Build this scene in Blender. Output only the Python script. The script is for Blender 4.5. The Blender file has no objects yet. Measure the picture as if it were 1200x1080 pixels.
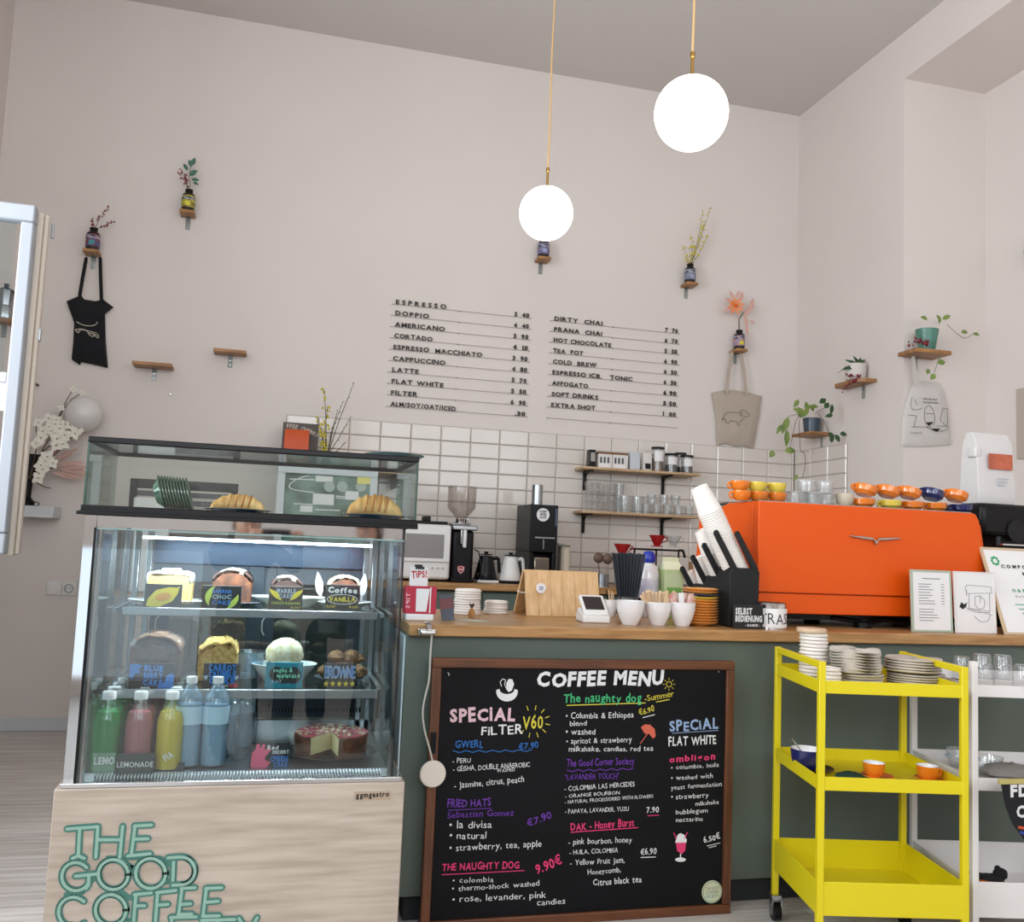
import bpy, math, random
from mathutils import Vector as V, Matrix
random.seed(7)
PI = math.pi
S = bpy.context.scene
C = S.collection
# ------------------------------------------------------------------ camera
YAW, PIT, ROL, F, H = .2468, .0913, .0416, 1078.8, 1.1903
fw = V((math.sin(YAW)*math.cos(PIT), math.cos(YAW)*math.cos(PIT), math.sin(PIT)))
_r = V((math.cos(YAW), -math.sin(YAW), 0)); _u = _r.cross(fw)
rt = _r*math.cos(ROL)+_u*math.sin(ROL); up = -_r*math.sin(ROL)+_u*math.cos(ROL)
EYE = V((0, 0, H))
cam = bpy.data.objects.new('camera', bpy.data.cameras.new('camera')); C.objects.link(cam)
m = Matrix((rt, up, -fw)).transposed().to_4x4(); m.translation = EYE
cam.matrix_world = m; cam.data.sensor_width = 36; cam.data.lens = F/1200*36; cam.data.clip_start = .02
S.camera = cam
# ------------------------------------------------------------------ light and exposure
S.view_settings.view_transform = 'Standard'; S.view_settings.look = 'None'
S.view_settings.gamma = 1; S.view_settings.use_curve_mapping = False
S.view_settings.exposure = 0.06
S.cycles.transparent_max_bounces = 32; S.cycles.max_bounces = 10; S.cycles.use_denoising = True
S.cycles.caustics_reflective = False; S.cycles.caustics_refractive = False
w = bpy.data.worlds.new('sky'); S.world = w; w.use_nodes = True
w.node_tree.nodes['Background'].inputs[0].default_value = (.80, .90, 1, 1)
w.node_tree.nodes['Background'].inputs[1].default_value = 1.6
def area(name, loc, rot, sx, sy, power, col):
    l = bpy.data.lights.new(name, 'AREA'); l.shape = 'RECTANGLE'; l.size = sx; l.size_y = sy; l.energy = power; l.color = col
    o = bpy.data.objects.new(name, l); C.objects.link(o); o.location = loc; o.rotation_euler = rot
    return o
area('window_daylight', (-.35, -1.98, 2.7), (PI/2, 0, 0), 2.3, 1.85, 84, (.93, .96, 1))
area('window_daylight', (2.5, -1.98, 2.7), (PI/2, 0, 0), 2.8, 1.85, 50, (.93, .96, 1))
area('side_daylight', (-2.5, 2.5, 2.4), (0, -PI/2, 0), 2.5, 1.7, 150, (.90, .95, 1))
area('side_daylight', (-2.5, .3, 2.4), (0, -PI/2, 0), 2.5, 1.9, 90, (.90, .95, 1))
# ------------------------------------------------------------------ helpers
def W(x, y, Y=None, X=None, Z=None):
    """photo pixel -> the point where its sight line meets a real plane of the room"""
    d = fw+rt*((x-600)/F)+up*((540-y)/F)
    t = Y/d.y if Y is not None else X/d.x if X is not None else (Z-H)/d.z
    return EYE+d*t
def lin(h):
    h = h.lstrip('#'); c = [int(h[i:i+2], 16)/255 for i in (0, 2, 4)]
    return tuple(x/12.92 if x <= .04045 else ((x+.055)/1.055)**2.4 for x in c)+(1,)
MATS = {}
def mat(name, col, rough=.5, metal=0, var=0, vscale=8, stretch=(1, 1, 1), bump=0, bscale=60, emit=0, trans=0, sss=0, rnd=0, col2=None, coat=0, spec=.5):
    if name in MATS: return MATS[name]
    m = bpy.data.materials.new(name); m.use_nodes = True; nt = m.node_tree; N = nt.nodes; L = nt.links
    b = N['Principled BSDF']; c = lin(col)
    b.inputs['Base Color'].default_value = c; b.inputs['Roughness'].default_value = rough; b.inputs['Metallic'].default_value = metal
    b.inputs['Specular IOR Level'].default_value = spec; b.inputs['Coat Weight'].default_value = coat
    if trans: b.inputs['Transmission Weight'].default_value = trans
    if sss: b.inputs['Subsurface Weight'].default_value = sss; b.inputs['Subsurface Radius'].default_value = (.02, .01, .005)
    if emit: b.inputs['Emission Color'].default_value = c; b.inputs['Emission Strength'].default_value = emit
    if var or bump or col2:
        tc = N.new('ShaderNodeTexCoord'); mp = N.new('ShaderNodeMapping'); mp.inputs['Scale'].default_value = stretch
        L.new(tc.outputs['Object'], mp.inputs[0])
        if rnd:
            oi = N.new('ShaderNodeObjectInfo'); ad = N.new('ShaderNodeVectorMath'); ad.operation = 'ADD'
            mu = N.new('ShaderNodeMath'); mu.operation = 'MULTIPLY'; mu.inputs[1].default_value = 37
            L.new(oi.outputs['Random'], mu.inputs[0]); L.new(tc.outputs['Object'], ad.inputs[0]); L.new(mu.outputs[0], ad.inputs[1]); L.new(ad.outputs[0], mp.inputs[0])
    if var or col2:
        n = N.new('ShaderNodeTexNoise'); n.inputs['Scale'].default_value = vscale; n.inputs['Detail'].default_value = 5
        L.new(mp.outputs[0], n.inputs[0]); r = N.new('ShaderNodeValToRGB')
        c2 = lin(col2) if col2 else tuple(x*(1-var) for x in c[:3])+(1,)
        r.color_ramp.elements[0].color = c2; r.color_ramp.elements[1].color = c
        r.color_ramp.elements[0].position = .35; r.color_ramp.elements[1].position = .65
        L.new(n.outputs['Fac'], r.inputs[0]); out = r.outputs[0]
        if rnd:
            hs = N.new('ShaderNodeHueSaturation'); mr = N.new('ShaderNodeMapRange')
            mr.inputs[3].default_value = 1-rnd; mr.inputs[4].default_value = 1+rnd
            L.new(oi.outputs['Random'], mr.inputs[0]); L.new(mr.outputs[0], hs.inputs['Value']); L.new(out, hs.inputs['Color']); out = hs.outputs[0]
        L.new(out, b.inputs['Base Color'])
    if bump:
        n2 = N.new('ShaderNodeTexNoise'); n2.inputs['Scale'].default_value = bscale; n2.inputs['Detail'].default_value = 4
        L.new(mp.outputs[0], n2.inputs[0]); bp = N.new('ShaderNodeBump'); bp.inputs['Strength'].default_value = bump; bp.inputs['Distance'].default_value = .01
        L.new(n2.outputs['Fac'], bp.inputs['Height']); L.new(bp.outputs[0], b.inputs['Normal'])
    MATS[name] = m; return m
def pane(name, tint='#ffffff', refl=.05, edge=.6, rough=0.0, milky=0):
    """thin glass: tinted see-through with a fresnel gloss, optional milky film"""
    m = bpy.data.materials.new(name); m.use_nodes = True; nt = m.node_tree; N = nt.nodes; L = nt.links; N.clear()
    o = N.new('ShaderNodeOutputMaterial'); t = N.new('ShaderNodeBsdfTransparent'); t.inputs[0].default_value = lin(tint)
    g = N.new('ShaderNodeBsdfGlossy'); g.inputs['Roughness'].default_value = rough
    lw = N.new('ShaderNodeLayerWeight'); lw.inputs[0].default_value = .5; pw = N.new('ShaderNodeMath'); pw.operation = 'POWER'; pw.inputs[1].default_value = 4
    mr = N.new('ShaderNodeMapRange'); mr.inputs[3].default_value = refl; mr.inputs[4].default_value = edge
    mx = N.new('ShaderNodeMixShader'); L.new(lw.outputs['Facing'], pw.inputs[0]); L.new(pw.outputs[0], mr.inputs[0]); L.new(mr.outputs[0], mx.inputs[0])
    src = t.outputs[0]
    if milky:
        d = N.new('ShaderNodeBsdfDiffuse'); d.inputs[0].default_value = lin(tint); m2 = N.new('ShaderNodeMixShader'); m2.inputs[0].default_value = milky
        L.new(src, m2.inputs[1]); L.new(d.outputs[0], m2.inputs[2]); src = m2.outputs[0]
    L.new(src, mx.inputs[1]); L.new(g.outputs[0], mx.inputs[2]); L.new(mx.outputs[0], o.inputs[0]); MATS[name] = m; return m
def wood(name, a, b, axis=0, rough=.45, rnd=0, sc=5):
    st = [14, 14, 14]; st[axis] = 1.2
    return mat(name, a, rough, var=.1, vscale=sc, stretch=tuple(st), bump=.06, bscale=6, col2=b, rnd=rnd)

class G:
    def __init__(s): s.v = []; s.f = []
    def add(s, vs, fs):
        k = len(s.v); s.v += [tuple(p) for p in vs]; s.f += [tuple(i+k for i in f) for f in fs]; return s
    def box(s, x0, x1, y0, y1, z0, z1, M=None):
        vs = [V((x, y, z)) for x in (x0, x1) for y in (y0, y1) for z in (z0, z1)]
        if M: vs = [M @ p for p in vs]
        return s.add(vs, [(0, 1, 3, 2), (4, 6, 7, 5), (0, 4, 5, 1), (2, 3, 7, 6), (0, 2, 6, 4), (1, 5, 7, 3)])
    def cyl(s, a, b, r0, r1=None, n=16, cap=True):
        a, b = V(a), V(b); r1 = r0 if r1 is None else r1; d = (b-a).normalized()
        p = d.orthogonal().normalized(); q = d.cross(p); vs = []
        for c, r in ((a, r0), (b, r1)): vs += [c+(p*math.cos(2*PI*i/n)+q*math.sin(2*PI*i/n))*r for i in range(n)]
        fs = [(i, (i+1) % n, n+(i+1) % n, n+i) for i in range(n)]
        if cap: fs += [tuple(range(n))[::-1], tuple(range(n, 2*n))]
        return s.add(vs, fs)
    def lathe(s, prof, o=(0, 0, 0), n=24, M=None):
        o = V(o); vs = []; fs = []
        for r, z in prof:
            for i in range(n):
                a = 2*PI*i/n; p = V((max(r, 1e-4)*math.cos(a), max(r, 1e-4)*math.sin(a), z)); vs.append(o+(M @ p if M else p))
        for j in range(len(prof)-1):
            for i in range(n): fs.append((j*n+i, j*n+(i+1) % n, (j+1)*n+(i+1) % n, (j+1)*n+i))
        return s.add(vs, fs)
    def tube(s, pts, r, n=6, r1=None):
        pts = [V(p) for p in pts]; m_ = len(pts)
        for i in range(m_-1):
            ra = r if r1 is None else r+(r1-r)*i/(m_-1); rb = r if r1 is None else r+(r1-r)*(i+1)/(m_-1)
            if (pts[i+1]-pts[i]).length > 1e-6: s.cyl(pts[i], pts[i+1], ra, rb, n)
        return s
    def prism(s, poly, y0, y1, M=None):
        n = len(poly); vs = [V((x, y0, z)) for x, z in poly]+[V((x, y1, z)) for x, z in poly]
        if M: vs = [M @ p for p in vs]
        return s.add(vs, [tuple(range(n))[::-1], tuple(range(n, 2*n))]+[(i, (i+1) % n, n+(i+1) % n, n+i) for i in range(n)])
    def ball(s, c, r, sc=(1, 1, 1), n=16, jit=0, M=None):
        c = V(c); k = n//2; vs = []; fs = []
        for j in range(k+1):
            t = PI*j/k
            for i in range(n):
                a = 2*PI*i/n; q = 1+(random.uniform(-jit, jit) if jit else 0)
                p = V((math.sin(t)*math.cos(a)*r*sc[0]*q, math.sin(t)*math.sin(a)*r*sc[1]*q, math.cos(t)*r*sc[2]*q))
                vs.append(c+(M @ p if M else p))
        for j in range(k):
            for i in range(n): fs.append((j*n+i, (j+1)*n+i, (j+1)*n+(i+1) % n, j*n+(i+1) % n))
        return s.add(vs, fs)
    def leaf(s, a, d, L, wd, nrm=(0, -1, .3), bend=.15):
        a, d, nrm = V(a), V(d).normalized(), V(nrm).normalized(); sd = d.cross(nrm).normalized(); nn = sd.cross(d)
        row = [(0, 0), (.25, .8), (.55, 1), (.85, .45), (1, 0)]; vs = []
        for t, k in row:
            c = a+d*(L*t)-nn*(bend*L*t*t)
            vs += [c-sd*(wd/2*k)+nn*.08*wd*k, c, c+sd*(wd/2*k)+nn*.08*wd*k]
        fs = []
        for j in range(4): fs += [(3*j, 3*j+1, 3*j+4, 3*j+3), (3*j+1, 3*j+2, 3*j+5, 3*j+4)]
        return s.add(vs, fs)
    def ribbon(s, pts, wd, nrm=(0, -1, 0), th=.0006, n=8):
        """a flat painted or glued stroke with round joints, slightly raised along nrm"""
        nrm = V(nrm).normalized(); pts = [V(p) for p in pts]
        for i in range(len(pts)-1):
            a, b = pts[i], pts[i+1]
            if (b-a).length < 1e-6: continue
            q = nrm.cross((b-a).normalized())*(wd/2); o = nrm*th
            s.add([a-q+o, b-q+o, b+q+o, a+q+o, a-q, b-q, b+q, a+q], [(0, 1, 2, 3), (0, 4, 5, 1), (1, 5, 6, 2), (2, 6, 7, 3), (3, 7, 4, 0)])
        for p in pts:
            a = nrm.orthogonal().normalized(); b = nrm.cross(a)
            s.add([p+nrm*(th*1.02)+(a*math.cos(2*PI*i/n)+b*math.sin(2*PI*i/n))*wd/2 for i in range(n)], [tuple(range(n))])
        return s
ROOT = {}
def _mesh(name, g, mt, off, bevel):
    me = bpy.data.meshes.new(name); me.from_pydata([(a-off[0], b-off[1], c-off[2]) for a, b, c in g.v], [], g.f)
    for p in me.polygons: p.use_smooth = True
    me.set_sharp_from_angle(angle=math.radians(38))
    me.materials.append(mt); me.validate(); return me
def obj(name, g, mt, parent=None, bevel=0, label=None, seg=2):
    off = ROOT.get(parent, V((0, 0, 0))) if parent else V((0, 0, 0))
    o = bpy.data.objects.new(name, _mesh(name, g, mt, off, bevel)); C.objects.link(o)
    if parent: o.parent = parent; ROOT[o] = off
    if bevel:
        b = o.modifiers.new('bevel', 'BEVEL'); b.width = bevel; b.segments = seg; b.limit_method = 'ANGLE'
    if label: o['label'] = label
    return o
def thing(name, label, cat, loc=(0, 0, 0), group=None, rz=0, local=False, M=None):
    o = bpy.data.objects.new(name, None); C.objects.link(o); o.empty_display_size = .05
    o.location = loc; o.rotation_euler = (0, 0, rz); o['label'] = label; o['category'] = cat
    if group: o['group'] = group
    if M: o.matrix_world = M
    ROOT[o] = V((0, 0, 0)) if local else V(loc); return o
def solo(name, g, mt, label, cat, loc=(0, 0, 0), group=None, bevel=0, local=False):
    off = V((0, 0, 0)) if local else V(loc)
    o = bpy.data.objects.new(name, _mesh(name, g, mt, off, bevel)); C.objects.link(o); o.location = loc
    o['label'] = label; o['category'] = cat; ROOT[o] = off
    if group: o['group'] = group
    if bevel:
        b = o.modifiers.new('bevel', 'BEVEL'); b.width = bevel; b.segments = 2; b.limit_method = 'ANGLE'
    return o
def struct(name, g, mt, parent=None, bevel=0):
    o = obj(name, g, mt, parent, bevel)
    if not parent: o['kind'] = 'structure'
    return o
def dup(root, loc, label=None, group=None, rz=None, rx=None):
    r = root.copy(); C.objects.link(r); r.location = loc
    if rz is not None: r.rotation_euler.z = rz
    if rx is not None: r.rotation_euler.x = rx
    if label: r['label'] = label
    if group: r['group'] = group
    for ch in list(root.children):
        c = ch.copy(); C.objects.link(c); c.parent = r
        for gch in ch.children:
            d = gch.copy(); C.objects.link(d); d.parent = c
    return r
# lettering: glyph outlines cached once, then laid out along a line with slight hand jitter
GL = {}
def glyph(ch, bold):
    k = (ch, bold)
    if k not in GL:
        def geo(body):
            cu = bpy.data.curves.new('t', 'FONT'); cu.body = body; cu.size = 1; cu.offset = bold; cu.resolution_u = 2; cu.fill_mode = 'BOTH'
            ob = bpy.data.objects.new('t', cu); me = bpy.data.meshes.new_from_object(ob)
            vs = [tuple(v.co) for v in me.vertices]; fs = [tuple(p.vertices) for p in me.polygons]
            bpy.data.objects.remove(ob); bpy.data.curves.remove(cu); bpy.data.meshes.remove(me); return vs, fs
        vs, fs = geo(ch)
        if vs:
            x0 = min(v[0] for v in vs); x1 = max(v[0] for v in vs); GL[k] = ([(v[0]-x0, v[1]) for v in vs], fs, x1-x0)
        else: GL[k] = ([], [], .28)
    return GL[k]
def letters(g, s, A, B, h, bold=.012, jit=.0, nrm=(0, -1, 0), off=.0008, fit=False, slant=0):
    A, B, nrm = V(A), V(B), V(nrm).normalized(); d = (B-A); L = d.length; d.normalize(); u = nrm.cross(d)*-1
    if u.z < 0: u = -u
    gl = [glyph(c, bold) for c in s]; k = h/.73
    nat = sum(x[2] for x in gl)*k; n = max(1, len(s)-1)
    sx = min(1.25, max(.5, L/(nat+n*.09*k))); gap = (L-nat*sx)/n
    if fit: sx = L/(nat+n*.09*k); gap = .09*k*sx
    x = 0
    for vs, fs, wd in gl:
        if vs:
            a = random.uniform(-jit, jit); sc = k*(1+random.uniform(-jit, jit)); dy = random.uniform(-jit, jit)*h*.5; ca, sa = math.cos(a*.7), math.sin(a*.7)
            pts = []
            for px, py in vs:
                px, py = px*k*sx+py*slant*k, py*sc; px, py = px*ca-py*sa, px*sa+py*ca
                pts.append(A+d*(x+px)+u*(py+dy)+nrm*off)
            g.add(pts, fs)
        x += wd*k*sx+gap
    return g
def text(parent, s, A, B, h, mt, name='lettering', **k):
    return obj(name, letters(G(), s, A, B, h, **k), mt, parent)
# ------------------------------------------------------------------ materials
M_wall = mat('plaster_white', '#e1d8d2', .85, var=.03, vscale=1.2, bump=.04, bscale=35)
M_ceil = mat('plaster_ceiling', '#d3cdc9', .9, var=.02, vscale=1)
M_base = mat('white_paint', '#cdd0d3', .4)
M_plank = mat('floor_wood', '#ddd8d4', .38, vscale=3, stretch=(.8, 16, 16), col2='#bcb3ac', bump=.05, bscale=5, rnd=.1)
M_sub = mat('floor_joint', '#8a8078', .9)
M_tile = mat('glazed_tile', '#ddd5cd', .12, var=.02, vscale=2, bump=.02, bscale=12)
M_grout = mat('grout', '#9a8f86', .9)
M_ply = wood('pale_oak', '#c9ab86', '#b3926d', 0)
M_oak = wood('oak_worktop', '#b78c5a', '#976c40', 0, rough=.35)
M_base_w = wood('light_wood_laminate', '#bdb0a2', '#a59687', 0, rough=.5, sc=3)
M_walnut = wood('walnut_shelf', '#b3804d', '#80562f', 0)
M_frame = wood('brown_frame', '#6b3d20', '#4c2913', 2)
M_bamboo = wood('bamboo', '#d9b282', '#c79d69', 2, rough=.4, sc=4)
M_green = mat('counter_green', '#58635a', .55, var=.06, vscale=2)
M_dark = mat('plinth_dark', '#23272a', .7)
M_black = mat('black_plastic', '#0b0b0d', .35, spec=.25)
M_blackm = mat('black_matte', '#101012', .75, bump=.03)
M_board = mat('chalkboard', '#0d0c10', .7, spec=.2, var=.25, vscale=6)
M_steel = mat('mirror_steel', '#cfd2d4', .04, 1)
M_brush = mat('brushed_steel', '#a9adb0', .28, 1)
M_chrome = mat('chrome', '#d8d8d8', .1, 1)
M_brass = mat('brass', '#c39a56', .25, 1)
M_cord = mat('cord_beige', '#c9a673', .6)
M_white = mat('white_ceramic', '#e6e4e4', .15, coat=.3)
M_wplas = mat('white_plastic', '#e4e2df', .35)
M_paper = mat('paper_white', '#e9e7e6', .8)
M_cupw = mat('paper_cup_white', '#e8e3dc', .6)
M_orange = mat('orange_paint', '#e0560a', .42, spec=.3)
M_orcup = mat('orange_glaze', '#e27a1e', .12, coat=.5)
M_yecup = mat('yellow_glaze', '#e0c64a', .15, coat=.5)
M_navy = mat('navy_glaze', '#1c2358', .12, coat=.5)
M_ycart = mat('yellow_paint', '#d9c70f', .4)
M_wcart = mat('cart_white_paint', '#dfdbd9', .45)
M_red = mat('red_plastic', '#a81c20', .35)
M_ink = mat('ink_black', '#0c0b0c', .5)
M_chW = mat('chalk_white', '#dcdcdc', .9); M_chB = mat('chalk_blue', '#2f6db4', .9); M_chLB = mat('chalk_pale_blue', '#8ea6c8', .9)
M_chP = mat('chalk_purple', '#6a38a0', .9); M_chR = mat('chalk_pink', '#d63a6c', .9); M_chG = mat('chalk_green', '#3fae72', .9)
M_chY = mat('chalk_yellow', '#cdbf42', .9); M_chC = mat('chalk_coral', '#c8604a', .9); M_chK = mat('chalk_pinkish', '#d8b6bc', .9)
M_leaf = mat('leaf_green', '#5f7a3a', .5, col2='#8a9a4c', vscale=14); M_dleaf = mat('leaf_dark', '#35562f', .45, var=.3, vscale=10)
M_stem = mat('stem_brown', '#4a3a2a', .7); M_gstem = mat('stem_green', '#5c6b42', .7)
M_berry = mat('berry_red', '#7d1724', .35); M_yflo = mat('yellow_blossom', '#cfc23f', .7)
M_wflo = mat('white_petal', '#e8e4d6', .7); M_pflo = mat('dried_pink', '#c9a498', .8, var=.15); M_oflo = mat('orange_petal', '#e98540', .6, col2='#e9a98a', vscale=20)
M_black_c = mat('black_cotton', '#131318', .95, bump=.1, bscale=90); M_canvas = mat('canvas_cotton', '#b9ab9c', .95, bump=.08, bscale=70, var=.08); M_wcanvas = mat('white_cotton', '#cfcac6', .95, bump=.08, bscale=70)
M_glass = pane('window_glass', '#f4f8f8', .02, .3); M_case = pane('case_glass', '#eef4f4', .07, .6); M_tum = pane('tumbler_glass', '#f6f7f7', .08, .75, .03, milky=.07)
M_smoke = pane('smoky_plastic', '#eeebe8', .06, .5, .05, milky=.06); M_film = pane('clear_film', '#f7f9fb', .05, .5, .08, milky=.03); M_wbot = pane('water_bottle', '#cfe4f2', .12, .8, .05, milky=.22)
M_globe_on = mat('lit_globe', '#fff1dc', .4, emit=5.5)
M_globe_off = mat('opal_globe', '#dcd8d6', .25)
M_led = mat('led_strip', '#dcecff', .4, emit=14)
# ------------------------------------------------------------------ room shell
XL, XR, XN, YB, YR, ZC, ZS, YF = -1.7553, 3.6478, 4.2501, 6.0, 4.7943, 4.5189, 4.2126, -1.9
struct('floor', G().box(XL-.2, XN+.2, YF-.2, YB+.1, -.12, -.012), M_sub)
fl = S.objects['floor']
PH = {}
yy = .62; row = 0
while yy < YB:
    w_ = min(.19, YB-yy); x = XL-((row*.47) % 1.25); 
    while x < XN:
        a, b = max(x, XL), min(x+1.25, XN)
        if b-a > .05:
            key = (round(b-a, 3), round(w_, 3))
            if key not in PH:
                PH[key] = _mesh('plank', G().box(0, b-a-.003, 0, w_-.003, -.012, 0), M_plank, (0, 0, 0), 0)
            o = bpy.data.objects.new('plank', PH[key]); C.objects.link(o); o.parent = fl; o.location = (a, yy, 0)
        x += 1.25
    yy += .19; row += 1
pk = obj('plank', G().box(XL, XN, YF, .617, -.012, 0), M_plank, fl)
WB = struct('wall_back', G().box(XL-.2, XN+.2, YB, YB+.2, -.1, ZC+.2), M_wall)
g = G().box(XL-.2, XL, YF-.2, YB, -.1, 1.15).box(XL-.2, XL, YF-.2, YB, 3.6, ZC+.2)
for a, b in ((YF-.2, -.6), (1.2, 1.9), (3.42, YB)): g.box(XL-.2, XL, a, b, 1.15, 3.6)
WL = struct('wall_left', g, M_wall)
g = G()
for a, b in ((-.6, 1.2), (1.9, 3.42)):
    g.box(XL-.14, XL-.06, a, a+.06, 1.15, 3.6).box(XL-.14, XL-.06, b-.06, b, 1.15, 3.6).box(XL-.14, XL-.06, a, b, 1.15, 1.2).box(XL-.14, XL-.06, a, b, 3.54, 3.6).box(XL-.14, XL-.06, a, b, 2.44, 2.5)
struct('window_4', g, M_base)
g = G().box(XR, XN+.2, YR, YB, -.1, ZC+.2); g.box(XR, XN+.2, YF-.2, YR, ZS, ZC+.2); g.box(XN, XN+.2, YF-.2, YR, -.1, ZS)
WR = struct('wall_right', g, M_wall)
struct('ceiling', G().box(XL-.2, XN+.2, YF-.2, YB+.2, ZC, ZC+.15), M_ceil)
# street side behind the camera: wall with two tall windows
g = G(); wins = ((-1.5, .8), (1.1, 3.9))
g.box(XL-.2, -1.5, YF-.2, YF, -.1, 1.75).box(-.5, XN+.2, YF-.2, YF, -.1, 1.75).box(-1.5, -.5, YF-.2, YF, -.1, .12).box(-1.5, -.5, YF-.2, YF, 1.05, 1.75); g.box(XL-.2, XN+.2, YF-.2, YF, 3.65, ZC)  # unseen low left opening is added for bluish reflections in the case glass
for a, b in ((XL-.2, -1.5), (.8, 1.1), (3.9, XN+.2)): g.box(a, b, YF-.2, YF, 1.75, 3.65)
struct('wall_front', g, M_wall)
for i, (a, b) in enumerate(wins):
    g = G(); g.box(a, b, YF-.12, YF-.05, 1.75, 1.82).box(a, b, YF-.12, YF-.05, 3.58, 3.65).box(a, b, YF-.12, YF-.05, 2.7, 2.76)
    for k in range(4):
        x = a+(b-a-.07)*k/3; g.box(x, x+.07, YF-.12, YF-.05, 1.82, 3.58)
    struct('window_%d' % (i+2), g, M_base)
struct('baseboard_back', G().box(XL, .42, YB-.018, YB, 0, .075), M_base, bevel=.004)
struct('baseboard_left', G().box(XL, XL+.018, YF, YB-.018, 0, .075), M_base, bevel=.004)
# wall tiles, each a bevelled piece
TZ, TX = 1.8598, 1.0188
gt = obj('grout', G().box(.0188, XR-.004, YB-.004, YB, .9, 1.961), M_grout, WB)
gt2 = obj('grout', G().box(XR-.004, XR, 5.3555, YB-.004, .9, 1.961), M_grout, WR)
TM = {}
def tile(par, M_, L, Hh):
    k = (round(L, 3), round(Hh, 3), par.name)
    if k not in TM:
        b = .008; t = .011; p = .0015
        def P(x, y, z): return (x, -y, z) if par is WB else (-y, x, z)
        vs = [P(p, 0, p), P(L-p, 0, p), P(L-p, 0, Hh-p), P(p, 0, Hh-p), P(p, t*.5, p), P(L-p, t*.5, p), P(L-p, t*.5, Hh-p), P(p, t*.5, Hh-p), P(b, t, b), P(L-b, t, b), P(L-b, t, Hh-b), P(b, t, Hh-b)]
        g = G().add(vs, [(0, 1, 5, 4), (1, 2, 6, 5), (2, 3, 7, 6), (3, 0, 4, 7), (4, 5, 9, 8), (5, 6, 10, 9), (6, 7, 11, 10), (7, 4, 8, 11), (8, 9, 10, 11)])
        me = _mesh('tile', g, M_tile, (0, 0, 0), 0)
        for q in me.polygons: q.use_smooth = False
        TM[k] = me
    o = bpy.data.objects.new('tile', TM[k]); C.objects.link(o); o.parent = par; o.location = M_
for r in range(-10, 1):
    z0 = TZ+.1*r; z1 = z0+.1
    if z1 < .97: continue
    for c in range(-5, 14):
        x0 = TX+.2*c; x1 = min(x0+.2, XR-.012)
        if x1-x0 > .008: tile(WB, (x0, YB-.003, z0), x1-x0, .1)
    for c in range(3):
        tile(WR, (XR-.003, YB-.013-.2105*(c+1), z0), .2105, .1)
# ------------------------------------------------------------------ open casement sash at the left
SY = 3.40
a_ = W(42, 240, Y=SY); zt = a_.z; zb = W(23, 650, Y=SY).z; xr = a_.x; xl = XL+.02
win = struct('window_1', G().box(xl, xr, SY, SY+.045, zt-.062, zt).box(xl, xr, SY, SY+.045, zb, zb+.07).box(xr-.042, xr, SY, SY+.045, zb+.07, zt-.062).box(xl, xl+.065, SY, SY+.045, zb+.07, zt-.062), mat('sash_paint', '#a0a5ac', .45), bevel=.006)
zm = W(10, 442, Y=SY).z
obj('glazing_bar', G().box(xl+.065, xr-.042, SY+.004, SY+.04, zm-.018, zm+.018), M_base, win, .005)
obj('pane', G().box(xl+.06, xr-.06, SY+.02, SY+.026, zm+.01, zt-.05), M_glass, win)
obj('pane', G().box(xl+.06, xr-.06, SY+.02, SY+.026, zb+.06, zm-.01), pane('old_pane', '#dfe6ea', .06, .4), win)
obj('casing', G().box(xr-.004, xr+.016, SY+.045, SY+.12, zb-.004, zt-.01).box(xr+.016, xr+.03, SY+.06, SY+.085, zb, zt-.012), mat('cream_paint', '#cfc4b6', .5), win, .004)
obj('latch', G().box(xr+.03, xr+.036, SY+.06, SY+.08, 1.83, 1.87).box(xr+.03, xr+.04, SY+.1, SY+.112, zt-.08, zt-.03), M_brush, win)
p = W(-2, 480, Y=SY-.003); q = W(19, 450, Y=SY-.003)
stk = solo('window_sticker', G().box(xl+.07, q.x, SY+.016, SY+.0185, p.z, q.z+.004), M_paper, 'white paper sticker with blue monogram on the lower window pane', 'sticker', (q.x, SY+.016, p.z))
text(stk, 'Æ', W(4, 467, Y=SY+.015), W(15, 468, Y=SY+.015), .03, mat('sticker_blue', '#5566a0', .7), bold=-.01, slant=.2)
# ------------------------------------------------------------------ service counter and back worktop
CX = .422
ctr = thing('service_counter', 'long grey-green service counter with oak worktop across the room', 'counter', (CX, 2.96, 0))
obj('body', G().box(CX, XN-.02, 2.96, 3.56, .085, .893), M_green, ctr, .003)
obj('plinth', G().box(CX+.04, XN-.02, 3.0, 3.5, 0, .085), M_dark, ctr)
obj('end_panel', G().box(CX-.006, CX-.0005, 2.962, 3.55, .10, .89), mat('daylit_blue_panel', '#c6d6dc', .3), ctr, .001)  # pale blue of the daylight on this end is put into the colour
obj('worktop', G().box(CX+.005, XN-.02, 2.925, 3.60, .893, .930), M_oak, ctr, .004)
bk = thing('back_counter', 'low grey-green cupboard run with oak worktop along the tiled wall', 'counter', (.02, 5.4, 0))
obj('worktop', G().box(0, XR-.01, 5.38, 5.965, .915, .955), M_oak, bk, .004)
obj('plinth', G().box(.05, XR-.01, 5.48, 5.94, 0, .09), M_dark, bk)
for i in range(6):
    d = obj('door', G().box(.02+.6*i, .615+.6*i, 5.41, 5.43, .1, .9), M_green, bk, .003)
obj('carcass', G().box(.02, XR-.015, 5.431, 5.94, .09, .914), M_green, bk)
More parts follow.
